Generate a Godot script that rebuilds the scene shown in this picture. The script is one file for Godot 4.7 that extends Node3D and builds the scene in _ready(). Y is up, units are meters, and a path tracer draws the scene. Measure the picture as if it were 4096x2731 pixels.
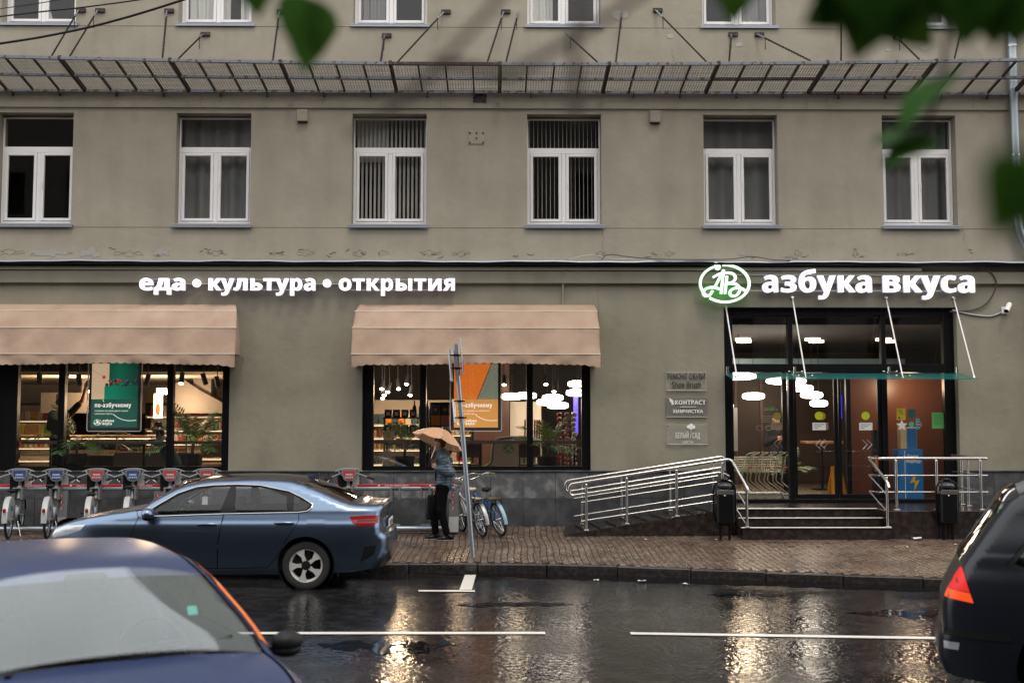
extends Node3D

var M := {}
var used := {}
var rng := RandomNumberGenerator.new()
var sans: SystemFont
var sans_bold: SystemFont

# ---------------------------------------------------------------- shapes
class MB:
	var st := SurfaceTool.new()
	var n := 0
	func _init() -> void:
		st.begin(Mesh.PRIMITIVE_TRIANGLES)
	func v(p: Vector3, nn: Vector3, uv := Vector2.ZERO) -> void:
		st.set_normal(nn); st.set_uv(uv); st.add_vertex(p); n += 1
	# a, b, c anticlockwise seen from outside
	func trin(a: Vector3, b: Vector3, c: Vector3, na: Vector3, nb: Vector3, nc: Vector3) -> void:
		v(a, na); v(c, nc); v(b, nb)
	func tri(a: Vector3, b: Vector3, c: Vector3) -> void:
		var k := (b - a).cross(c - a)
		if k.length_squared() < 1e-16: return
		k = k.normalized()
		trin(a, b, c, k, k, k)
	func quad(a: Vector3, b: Vector3, c: Vector3, d: Vector3) -> void:
		tri(a, b, c); tri(a, c, d)
	func quaduv(a: Vector3, b: Vector3, c: Vector3, d: Vector3) -> void: # a lower left, b lower right, c upper right, d upper left
		var k := (b - a).cross(c - a).normalized()
		v(a, k, Vector2(0, 1)); v(c, k, Vector2(1, 0)); v(b, k, Vector2(1, 1))
		v(a, k, Vector2(0, 1)); v(d, k, Vector2(0, 0)); v(c, k, Vector2(1, 0))
	func box(c: Vector3, s: Vector3, bev := 0.0, bs := Basis()) -> void:
		var h := s * 0.5
		if bev <= 0.0:
			for ax in 3:
				for sg in [-1.0, 1.0]:
					var nn := Vector3.ZERO; nn[ax] = sg
					var u := Vector3.ZERO; u[(ax + 1) % 3] = 1.0
					var w := Vector3.ZERO; w[(ax + 2) % 3] = 1.0
					if sg < 0: var t := u; u = w; w = t
					var o := nn * h
					var uu := u * h; var ww := w * h
					quad(c + bs * (o - uu - ww), c + bs * (o + uu - ww), c + bs * (o + uu + ww), c + bs * (o - uu + ww))
			return
		var b := minf(bev, minf(h.x, minf(h.y, h.z)) * 0.98)
		for ax in 3:
			var i1 := (ax + 1) % 3; var i2 := (ax + 2) % 3
			for sg in [-1.0, 1.0]:
				var q: Array[Vector3] = []
				for k in [[-1, -1], [1, -1], [1, 1], [-1, 1]]:
					var p := Vector3.ZERO; p[ax] = sg * h[ax]; p[i1] = k[0] * (h[i1] - b); p[i2] = k[1] * (h[i2] - b)
					q.append(c + bs * p)
				if sg > 0: quad(q[0], q[1], q[2], q[3])
				else: quad(q[3], q[2], q[1], q[0])
			for s1 in [-1.0, 1.0]:
				for s2 in [-1.0, 1.0]:
					var p0 := Vector3.ZERO; p0[ax] = -(h[ax] - b); p0[i1] = s1 * h[i1]; p0[i2] = s2 * (h[i2] - b)
					var p1 := p0; p1[ax] = -p0[ax]
					var p3 := p0; p3[i1] = s1 * (h[i1] - b); p3[i2] = s2 * h[i2]
					var p2 := p3; p2[ax] = -p3[ax]
					if s1 * s2 > 0: quad(c + bs * p0, c + bs * p3, c + bs * p2, c + bs * p1)
					else: quad(c + bs * p0, c + bs * p1, c + bs * p2, c + bs * p3)
		for sx in [-1.0, 1.0]:
			for sy in [-1.0, 1.0]:
				for sz in [-1.0, 1.0]:
					var s3 := Vector3(sx, sy, sz)
					var a := s3 * Vector3(h.x, h.y - b, h.z - b); var d := s3 * Vector3(h.x - b, h.y, h.z - b); var e := s3 * Vector3(h.x - b, h.y - b, h.z)
					if sx * sy * sz > 0: tri(c + bs * a, c + bs * d, c + bs * e)
					else: tri(c + bs * a, c + bs * e, c + bs * d)
	func bb(x0: float, x1: float, y0: float, y1: float, z0: float, z1: float, bev := 0.0) -> void:
		box(Vector3((x0 + x1) / 2, (y0 + y1) / 2, (z0 + z1) / 2), Vector3(absf(x1 - x0), absf(y1 - y0), absf(z1 - z0)), bev)
	func bar(p: Vector3, q: Vector3, w: float, h: float, bev := 0.0, upv := Vector3.UP) -> void:
		var d := (q - p).normalized()
		if absf(d.dot(upv)) > 0.98: upv = Vector3(0, 0, 1)
		var sx := upv.cross(d).normalized(); var u := d.cross(sx)
		box((p + q) * 0.5, Vector3(w, h, p.distance_to(q)), bev, Basis(sx, u, d))
	# tube through points; r is a number or an array
	func tube(pts: Array, r, k := 8, caps := true, closed := false) -> void:
		var m := pts.size()
		var rings: Array = []; var nrm: Array = []
		var side := Vector3.ZERO
		for i in m:
			var p: Vector3 = pts[i]
			var d: Vector3
			if closed: d = pts[(i + 1) % m] - pts[(i + m - 1) % m]
			else: d = pts[mini(i + 1, m - 1)] - pts[maxi(i - 1, 0)]
			d = d.normalized()
			if side == Vector3.ZERO:
				side = d.cross(Vector3.UP if absf(d.y) < 0.9 else Vector3.RIGHT).normalized()
			else: side = (side - d * side.dot(d)).normalized()
			var u := d.cross(side)
			var ri: float = r[i] if r is Array else r
			var rg: Array = []; var nn: Array = []
			for j in k:
				var a := TAU * j / k
				var o := side * cos(a) + u * sin(a)
				nn.append(o); rg.append(p + o * ri)
			rings.append(rg); nrm.append(nn)
		for i in (m if closed else m - 1):
			var i2 := (i + 1) % m
			for j in k:
				var j2 := (j + 1) % k
				trin(rings[i][j], rings[i][j2], rings[i2][j2], nrm[i][j], nrm[i][j2], nrm[i2][j2])
				trin(rings[i][j], rings[i2][j2], rings[i2][j], nrm[i][j], nrm[i2][j2], nrm[i2][j])
		if caps and not closed:
			for j in range(1, k - 1):
				tri(rings[0][0], rings[0][j + 1], rings[0][j])
				tri(rings[m - 1][0], rings[m - 1][j], rings[m - 1][j + 1])
	# profile of Vector2(radius, height) from bottom to top about xf's y axis
	func lathe(prof: Array, k := 16, xf := Transform3D()) -> void:
		var m := prof.size()
		for i in m - 1:
			var a: Vector2 = prof[i]; var b: Vector2 = prof[i + 1]
			var t := (b - a)
			if t.length() < 1e-6: continue
			var nr := Vector2(t.y, -t.x).normalized()
			for j in k:
				var q0 := TAU * j / k; var q1 := TAU * (j + 1) / k
				var d0 := Vector3(cos(q0), 0, -sin(q0)); var d1 := Vector3(cos(q1), 0, -sin(q1))
				var p0 := xf * (d0 * a.x + Vector3.UP * a.y); var p1 := xf * (d1 * a.x + Vector3.UP * a.y)
				var p2 := xf * (d1 * b.x + Vector3.UP * b.y); var p3 := xf * (d0 * b.x + Vector3.UP * b.y)
				var n0 := (xf.basis * (d0 * nr.x + Vector3.UP * nr.y)).normalized(); var n1 := (xf.basis * (d1 * nr.x + Vector3.UP * nr.y)).normalized()
				if a.x > 1e-6: trin(p0, p1, p2, n0, n1, n1)
				if b.x > 1e-6: trin(p0, p2, p3, n0, n1, n0)
	func ball(c: Vector3, r: Vector3, k := 10, bs := Basis()) -> void:
		var h := maxi(4, k / 2)
		for i in h:
			for j in k:
				var q: Array = []; var nn: Array = []
				for e in [[i, j], [i, j + 1], [i + 1, j + 1], [i + 1, j]]:
					var la: float = -PI / 2 + PI * e[0] / h; var lo: float = TAU * e[1] / k
					var d := Vector3(cos(la) * cos(lo), sin(la), -cos(la) * sin(lo))
					q.append(c + bs * (d * r)); nn.append((bs * (d / r)).normalized())
				if i > 0: trin(q[0], q[1], q[2], nn[0], nn[1], nn[2])
				if i < h - 1: trin(q[0], q[2], q[3], nn[0], nn[2], nn[3])
	# polygon in x,y pushed from z = -d/2 to d/2, placed by xf
	func prism(poly: PackedVector2Array, d: float, xf := Transform3D()) -> void:
		var pl := poly.duplicate()
		if Geometry2D.is_polygon_clockwise(pl): pl.reverse()
		var idx := Geometry2D.triangulate_polygon(pl)
		for i in range(0, idx.size(), 3):
			var a := pl[idx[i]]; var b := pl[idx[i + 1]]; var c := pl[idx[i + 2]]
			if (b - a).cross(c - a) < 0: var t := b; b = c; c = t
			tri(xf * Vector3(a.x, a.y, d / 2), xf * Vector3(b.x, b.y, d / 2), xf * Vector3(c.x, c.y, d / 2))
			tri(xf * Vector3(a.x, a.y, -d / 2), xf * Vector3(c.x, c.y, -d / 2), xf * Vector3(b.x, b.y, -d / 2))
		for i in pl.size():
			var a := pl[i]; var b := pl[(i + 1) % pl.size()]
			quad(xf * Vector3(a.x, a.y, -d / 2), xf * Vector3(b.x, b.y, -d / 2), xf * Vector3(b.x, b.y, d / 2), xf * Vector3(a.x, a.y, d / 2))
	# rows of equal length; smooth; outside is (along row) x (to next row)
	func surf(rows: Array, uvs := false) -> void:
		var h := rows.size(); var w: int = rows[0].size()
		var nn: Array = []
		for i in h:
			var r: Array = []
			for j in w:
				var a: Vector3 = rows[i][mini(j + 1, w - 1)] - rows[i][maxi(j - 1, 0)]
				var b: Vector3 = rows[mini(i + 1, h - 1)][j] - rows[maxi(i - 1, 0)][j]
				r.append(a.cross(b).normalized())
			nn.append(r)
		for i in h - 1:
			for j in w - 1:
				trin(rows[i][j], rows[i][j + 1], rows[i + 1][j + 1], nn[i][j], nn[i][j + 1], nn[i + 1][j + 1])
				trin(rows[i][j], rows[i + 1][j + 1], rows[i + 1][j], nn[i][j], nn[i + 1][j + 1], nn[i + 1][j])
	func mesh() -> ArrayMesh:
		return st.commit()

# ---------------------------------------------------------------- scene helpers
func lin(r: float, g: float, b: float) -> Color:
	return Color(r, g, b).linear_to_srgb()

func mat(key: String, c: Color, rough := 0.7, metal := 0.0) -> StandardMaterial3D:
	if M.has(key): return M[key]
	var m := StandardMaterial3D.new()
	m.resource_name = key; m.albedo_color = c; m.roughness = rough; m.metallic = metal
	M[key] = m
	return m

func glow(key: String, c: Color, e: float) -> StandardMaterial3D:
	var m := mat(key, Color(0.9, 0.9, 0.9), 0.5)
	m.emission_enabled = true; m.emission = c; m.emission_energy_multiplier = e
	return m

func pane(key: String, c: Color, a: float) -> StandardMaterial3D:
	var m := mat(key, Color(c.r, c.g, c.b, a), 0.02)
	m.transparency = BaseMaterial3D.TRANSPARENCY_ALPHA
	return m

func noise_tex(key: String, freq: float, stops: Array, size := 512, seed_ := 1, oct := 4, kind := FastNoiseLite.TYPE_SIMPLEX_SMOOTH) -> NoiseTexture2D:
	if M.has(key): return M[key]
	var f := FastNoiseLite.new(); f.seed = seed_; f.frequency = freq; f.fractal_octaves = oct; f.noise_type = kind
	var t := NoiseTexture2D.new(); t.width = size; t.height = size; t.seamless = true; t.noise = f
	if stops.size() > 0:
		var g := Gradient.new()
		var off := PackedFloat32Array(); var col := PackedColorArray()
		for s in stops: off.append(s[0]); col.append(s[1] if s[1] is Color else Color(s[1], s[1], s[1]))
		g.offsets = off; g.colors = col
		t.color_ramp = g
	M[key] = t
	return t

func tri_world(m: StandardMaterial3D, sc: float) -> StandardMaterial3D:
	m.uv1_triplanar = true; m.uv1_world_triplanar = true; m.uv1_scale = Vector3.ONE * sc
	return m

func numbered(called: String) -> String:
	if not used.has(called):
		used[called] = 0
		return called
	used[called] += 1
	return "%s_%03d" % [called, used[called]]

func thing(called: String, label: String, category: String, at := Vector3.ZERO, turn := 0.0, group := "") -> Node3D:
	var o := Node3D.new(); o.name = numbered(called); add_child(o, true)
	o.position = at; o.rotation.y = turn
	return tag(o, label, category, group)

func tag(o: Node3D, label: String, category: String, group := "") -> Node3D:
	o.set_meta("label", label); o.set_meta("category", category)
	if group != "": o.set_meta("group", group)
	return o

func part(called: String, s, m: Material, parent: Node) -> MeshInstance3D:
	var o := MeshInstance3D.new()
	o.mesh = s.mesh() if s is MB else s
	o.material_override = m
	if parent == self: o.name = numbered(called)
	else:
		var k := 0; var nm := called
		while parent.has_node(NodePath(nm)):
			k += 1; nm = "%s_%03d" % [called, k]
		o.name = nm
	parent.add_child(o, true)
	return o

func single(called: String, s, m: Material, label: String, category: String, at := Vector3.ZERO, group := "") -> MeshInstance3D:
	var o := part(called, s, m, self); o.position = at
	tag(o, label, category, group)
	return o

func struct(called: String, s, m: Material) -> MeshInstance3D:
	var o := part(called, s, m, self); o.set_meta("kind", "structure")
	return o

func twin(o: Node3D, called: String, label: String, at: Vector3, turn = null, group := "") -> Node3D:
	var r: Node3D = o.duplicate(); r.name = numbered(called); add_child(r, true)
	r.position = at
	if turn != null: r.rotation.y = turn
	r.set_meta("label", label)
	if group != "": r.set_meta("group", group)
	return r

func textmesh(t: String, h: float, depth: float, bold := true) -> TextMesh:
	var m := TextMesh.new()
	m.font = sans_bold if bold else sans
	m.font_size = 100; m.pixel_size = h / 100.0; m.text = t; m.depth = depth; m.curve_step = 1.0
	m.horizontal_alignment = HORIZONTAL_ALIGNMENT_LEFT
	return m

# a line of lettering as one part, fitted to width w (0: natural); x0,y0 = left, baseline-ish of the text's own box
func lettering(t: String, x0: float, ybase: float, z: float, w: float, h: float, depth: float, m: Material, parent: Node, bold := true, called := "lettering") -> MeshInstance3D:
	var tm := textmesh(t, h, depth, bold)
	var o := part(called, tm, m, parent)
	var bx := tm.get_aabb()
	var s := w / bx.size.x if w > 0.0 else 1.0
	o.scale = Vector3(s, 1, 1)
	# the baseline: height of the box of "н" alone gives it
	var b2 := textmesh("н", h, depth, bold).get_aabb()
	o.position = Vector3(x0 - bx.position.x * s, ybase - b2.position.y, z)
	return o

func light_omni(at: Vector3, e: float, c: Color, size: float, called := "lamp_or_fill") -> void:
	var l := OmniLight3D.new(); l.name = numbered(called); l.position = at
	l.light_energy = e; l.light_color = c; l.light_size = size; l.omni_range = 18.0; l.omni_attenuation = 2.0; l.shadow_enabled = true
	add_child(l, true)

func light_area(at: Vector3, sz: Vector2, rot: Vector3, e: float, c: Color) -> void:
	var l := AreaLight3D.new(); l.name = numbered("area_light"); l.position = at; l.rotation = rot
	l.area_size = sz; l.light_energy = e; l.light_color = c; l.area_range = 14.0; l.shadow_enabled = true
	add_child(l, true)

func arc(c: Vector3, u: Vector3, w: Vector3, a0: float, a1: float, k: int) -> Array:
	var o: Array = []
	for i in k + 1:
		var a := lerpf(a0, a1, float(i) / k)
		o.append(c + u * cos(a) + w * sin(a))
	return o

func round_path(pts: Array, r: float, k := 4, closed := false) -> Array: # fillets the corners of a polyline
	var o: Array = []
	var m := pts.size()
	for i in m:
		if not closed and (i == 0 or i == m - 1):
			o.append(pts[i]); continue
		var p: Vector3 = pts[i]; var a: Vector3 = pts[(i + m - 1) % m]; var b: Vector3 = pts[(i + 1) % m]
		var ra := minf(r, p.distance_to(a) * 0.49); var rb := minf(r, p.distance_to(b) * 0.49)
		var p0 := p + (a - p).normalized() * ra; var p1 := p + (b - p).normalized() * rb
		for j in k + 1:
			var t := float(j) / k
			o.append(p0.lerp(p, t).lerp(p.lerp(p1, t), t))
	return o

func _ready() -> void:
	rng.seed = 7
	sans = SystemFont.new(); sans.font_names = PackedStringArray(["Droid Sans"])
	sans_bold = SystemFont.new(); sans_bold.font_names = PackedStringArray(["Droid Sans"]); sans_bold.font_weight = 700
	# camera
	var cam := Camera3D.new(); cam.name = "camera"
	add_child(cam)
	cam.position = Vector3(0, 1.91, 21.0)
	cam.rotation_degrees = Vector3(4.05, -0.683, 0)
	cam.near = 0.1; cam.far = 400.0
	var at := CameraAttributesPhysical.new()
	at.frustum_focal_length = 58.01; at.frustum_focus_distance = 19.5; at.frustum_near = 0.1; at.frustum_far = 400.0
	at.exposure_aperture = 2.7
	cam.attributes = at
	cam.fov = 33.57
	# sky and exposure
	var we := WorldEnvironment.new(); we.name = "environment"
	var e := Environment.new()
	e.background_mode = Environment.BG_SKY
	var sky := Sky.new()
	var ps := ProceduralSkyMaterial.new()
	ps.sky_top_color = Color(0.84, 0.845, 0.85); ps.sky_horizon_color = Color(0.85, 0.85, 0.84); ps.sky_curve = 0.2
	ps.ground_bottom_color = Color(0.2, 0.2, 0.2); ps.ground_horizon_color = Color(0.5, 0.5, 0.5)
	ps.sun_angle_max = 1.0
	ps.sky_energy_multiplier = 1.0
	ps.sky_cover = noise_tex("cloud cover", 0.006, [[0.0, Color(0, 0, 0)], [0.45, Color(0.02, 0.02, 0.02)], [0.75, Color(0.22, 0.22, 0.22)], [1.0, Color(0.4, 0.4, 0.4)]], 1024, 91, 5)
	sky.sky_material = ps; e.sky = sky
	e.tonemap_mode = Environment.TONE_MAPPER_LINEAR
	e.tonemap_exposure = 2.85
	e.sdfgi_enabled = true; e.ssao_enabled = true; e.ssil_enabled = true
	we.environment = e; add_child(we)
	var sun := DirectionalLight3D.new(); sun.name = "sun"
	sun.light_energy = 0.2; sun.light_angular_distance = 20.0; sun.light_color = Color(1.0, 0.96, 0.9); sun.shadow_enabled = true
	sun.rotation_degrees = Vector3(-62, 18, 0)
	add_child(sun)
	materials()
	build_setting()
	build_facade()
	build_canopies()
	build_entrance()
	build_signs()
	build_cars()
	build_bikes()
	build_street()
	build_people()
	build_shop()
	build_trees()

# ---------------------------------------------------------------- materials
func materials() -> void:
	# the two paints of the facade
	var up := mat("facade paint", Color.WHITE, 0.88)
	up.albedo_texture = noise_tex("facade stain", 0.004, [[0.0, lin(0.262, 0.236, 0.184)], [0.35, lin(0.294, 0.265, 0.208)], [0.65, lin(0.31, 0.28, 0.222)], [1.0, lin(0.345, 0.312, 0.25)]], 1024, 3, 6)
	tri_world(up, 0.16)
	up.heightmap_enabled = true; up.heightmap_scale = 0.5; up.heightmap_texture = noise_tex("plaster relief", 0.05, [], 512, 5, 4)
	var streak := func(m: StandardMaterial3D) -> void:
		m.detail_enabled = true; m.detail_blend_mode = BaseMaterial3D.BLEND_MODE_MUL; m.detail_uv_layer = BaseMaterial3D.DETAIL_UV_2
		m.detail_albedo = noise_tex("rain streaks", 0.01, [[0.0, 0.955], [0.4, 0.985], [0.65, 1.0], [1.0, 1.0]], 512, 17, 5)
		m.uv2_triplanar = true; m.uv2_world_triplanar = true; m.uv2_scale = Vector3(0.35, 0.06, 0.35)
	streak.call(up)
	var lo := mat("ground floor paint", Color.WHITE, 0.8)
	lo.albedo_texture = noise_tex("ground floor stain", 0.004, [[0.0, lin(0.18, 0.168, 0.125)], [0.4, lin(0.222, 0.206, 0.156)], [0.7, lin(0.236, 0.22, 0.167)], [1.0, lin(0.265, 0.247, 0.19)]], 1024, 13, 6)
	tri_world(lo, 0.17)
	lo.heightmap_enabled = true; lo.heightmap_scale = 0.5; lo.heightmap_texture = M["plaster relief"]
	streak.call(lo)
	mat("peeled plaster", lin(0.3, 0.285, 0.26), 0.95)
	var g := mat("grey granite", Color.WHITE, 0.42)
	g.albedo_texture = noise_tex("granite speckle", 0.12, [[0.0, lin(0.02, 0.021, 0.025)], [0.4, lin(0.055, 0.058, 0.066)], [0.6, lin(0.085, 0.09, 0.1)], [1.0, lin(0.2, 0.2, 0.21)]], 512, 21, 3)
	tri_world(g, 0.9)
	g.detail_enabled = true; g.detail_blend_mode = BaseMaterial3D.BLEND_MODE_MUL
	g.detail_albedo = noise_tex("granite bleach", 0.006, [[0.0, 0.72], [0.5, 0.85], [0.68, 0.95], [1.0, 1.0]], 512, 22, 3)
	var gb := mat("bleached granite", Color.WHITE, 0.6)
	gb.albedo_texture = noise_tex("bleached speckle", 0.012, [[0.0, lin(0.05, 0.052, 0.06)], [0.48, lin(0.075, 0.078, 0.085)], [0.64, lin(0.12, 0.12, 0.125)], [1.0, lin(0.2, 0.2, 0.19)]], 512, 23, 5)
	tri_world(gb, 0.5)
	var rd := mat("red brown granite", Color.WHITE, 0.22)
	rd.albedo_texture = noise_tex("red granite speckle", 0.02, [[0.0, lin(0.01, 0.0075, 0.0075)], [0.5, lin(0.02, 0.0145, 0.0135)], [0.75, lin(0.03, 0.022, 0.02)], [1.0, lin(0.06, 0.046, 0.042)]], 512, 31, 5)
	tri_world(rd, 0.6)
	var ks := mat("kerb granite", Color.WHITE, 0.2)
	ks.albedo_texture = noise_tex("kerb speckle", 0.03, [[0.0, lin(0.012, 0.011, 0.011)], [0.5, lin(0.026, 0.023, 0.021)], [1.0, lin(0.06, 0.055, 0.05)]], 512, 33, 5)
	tri_world(ks, 0.7)
	# wet asphalt: dark, glossy in wet tracks and nearly mirror smooth in the gutter
	var a := mat("wet asphalt", Color.WHITE, 1.0)
	a.albedo_texture = noise_tex("asphalt tone", 0.03, [[0.0, lin(0.006, 0.006, 0.007)], [0.5, lin(0.012, 0.0115, 0.0125)], [1.0, lin(0.03, 0.028, 0.028)]], 512, 41, 5)
	a.roughness_texture = noise_tex("asphalt wetness", 0.006, [[0.0, 0.03], [0.38, 0.06], [0.5, 0.13], [0.65, 0.18], [1.0, 0.24]], 512, 42, 4)
	a.roughness_texture_channel = BaseMaterial3D.TEXTURE_CHANNEL_GREEN
	a.metallic_specular = 0.26
	tri_world(a, 0.2)
	a.heightmap_enabled = true; a.heightmap_scale = 0.34; a.heightmap_texture = noise_tex("asphalt grain", 0.05, [], 1024, 43, 6)
	var pv := mat("wet paver", Color.WHITE, 1.0)
	pv.vertex_color_use_as_albedo = true
	pv.albedo_texture = noise_tex("paver grain", 0.08, [[0.0, 0.62], [0.5, 0.9], [1.0, 1.0]], 256, 51, 4)
	pv.roughness_texture = noise_tex("paver wetness", 0.012, [[0.0, 0.1], [0.45, 0.24], [0.6, 0.4], [1.0, 0.55]], 512, 52, 4)
	pv.roughness_texture_channel = BaseMaterial3D.TEXTURE_CHANNEL_GREEN
	tri_world(pv, 1.4)
	pv.detail_enabled = true; pv.detail_blend_mode = BaseMaterial3D.BLEND_MODE_MUL; pv.detail_uv_layer = BaseMaterial3D.DETAIL_UV_2
	pv.detail_albedo = noise_tex("paver stain", 0.01, [[0.0, 0.6], [0.35, 0.88], [0.6, 0.97], [1.0, 1.0]], 512, 53, 4)
	pv.uv2_triplanar = true; pv.uv2_world_triplanar = true; pv.uv2_scale = Vector3.ONE * 0.22
	var pu := mat("puddle water", lin(0.006, 0.006, 0.007), 0.03); pu.metallic_specular = 0.32
	pu.heightmap_enabled = true; pu.heightmap_scale = 0.12; pu.heightmap_texture = noise_tex("puddle ripple", 0.02, [], 512, 44, 2); tri_world(pu, 0.5)
	mat("paver joint", lin(0.014, 0.011, 0.01), 0.6)
	mat("road paint", lin(0.62, 0.6, 0.56), 0.35)
	var sm := mat("steel", lin(0.62, 0.6, 0.58), 0.2, 1.0)
	mat("galvanised", lin(0.36, 0.4, 0.44), 0.38, 0.9)
	mat("zinc flashing", lin(0.3, 0.32, 0.36), 0.4, 0.6)
	mat("white upvc", lin(0.74, 0.72, 0.72), 0.3)
	mat("black frame", lin(0.004, 0.0035, 0.005), 0.4).metallic_specular = 0.3
	mat("black paint", lin(0.004, 0.004, 0.005), 0.3).metallic_specular = 0.35
	mat("black plastic", lin(0.007, 0.007, 0.008), 0.5).metallic_specular = 0.35
	mat("rubber", lin(0.012, 0.012, 0.013), 0.75)
	var rs := mat("blue grey iron", Color.WHITE, 0.5)
	rs.albedo_texture = noise_tex("rust blotch", 0.02, [[0.0, lin(0.12, 0.14, 0.165)], [0.6, lin(0.17, 0.19, 0.22)], [0.7, lin(0.1, 0.07, 0.055)], [0.82, lin(0.09, 0.035, 0.02)], [1.0, lin(0.04, 0.02, 0.015)]], 512, 61, 4)
	tri_world(rs, 0.6)
	var ri := mat("rusty iron", Color.WHITE, 0.7)
	ri.albedo_texture = noise_tex("rust dark", 0.03, [[0.0, lin(0.012, 0.01, 0.01)], [0.55, lin(0.028, 0.021, 0.019)], [0.72, lin(0.07, 0.03, 0.02)], [1.0, lin(0.15, 0.14, 0.14)]], 512, 62, 4)
	tri_world(ri, 0.9)
	mat("dark chain", lin(0.014, 0.011, 0.011), 0.6, 0.3)
	var aw := mat("awning cloth", Color.WHITE, 0.85)
	aw.albedo_texture = noise_tex("awning stain", 0.006, [[0.0, lin(0.27, 0.185, 0.133)], [0.35, lin(0.345, 0.243, 0.178)], [0.55, lin(0.37, 0.262, 0.193)], [1.0, lin(0.4, 0.288, 0.215)]], 512, 71, 5)
	tri_world(aw, 0.35)
	aw.heightmap_enabled = true; aw.heightmap_scale = 1.4; aw.heightmap_texture = noise_tex("cloth ripple", 0.012, [], 512, 72, 3)
	aw.backlight_enabled = true; aw.backlight = Color(0.25, 0.2, 0.16)
	mat("awning piping", lin(0.6, 0.5, 0.42), 0.7)
	pane("window glass", Color(0.02, 0.02, 0.02), 0.03)
	pane("shop glass", Color(0.02, 0.02, 0.02), 0.02)
	mat("brown panel", lin(0.085, 0.042, 0.03), 0.4)
	mat("cream", lin(0.58, 0.5, 0.4), 0.6)
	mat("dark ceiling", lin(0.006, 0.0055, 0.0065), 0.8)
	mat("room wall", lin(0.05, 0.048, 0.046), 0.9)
	mat("curtain grey", lin(0.25, 0.25, 0.25), 0.9)
	mat("curtain white", lin(0.6, 0.6, 0.58), 0.9)
	mat("blind slat", lin(0.45, 0.43, 0.4), 0.8)
	mat("wood", lin(0.3, 0.16, 0.07), 0.5)

# ---------------------------------------------------------------- the setting
func kerb_z(x: float) -> float:
	var k := [[-40.0, 4.42], [0.34, 4.42], [1.65, 4.66], [2.46, 4.9], [5.9, 5.76], [9.0, 6.5], [40.0, 9.0]]
	for i in k.size() - 1:
		if x <= k[i + 1][0]: return lerpf(k[i][1], k[i + 1][1], (x - k[i][0]) / (k[i + 1][0] - k[i][0]))
	return 9.0

func walk_y(z: float) -> float:
	return -0.033 * z

func road_y(x: float, z: float) -> float:
	var d := z - kerb_z(x)
	return -0.285 + 0.035 * clampf(d / 1.8, 0.0, 1.0)

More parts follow.
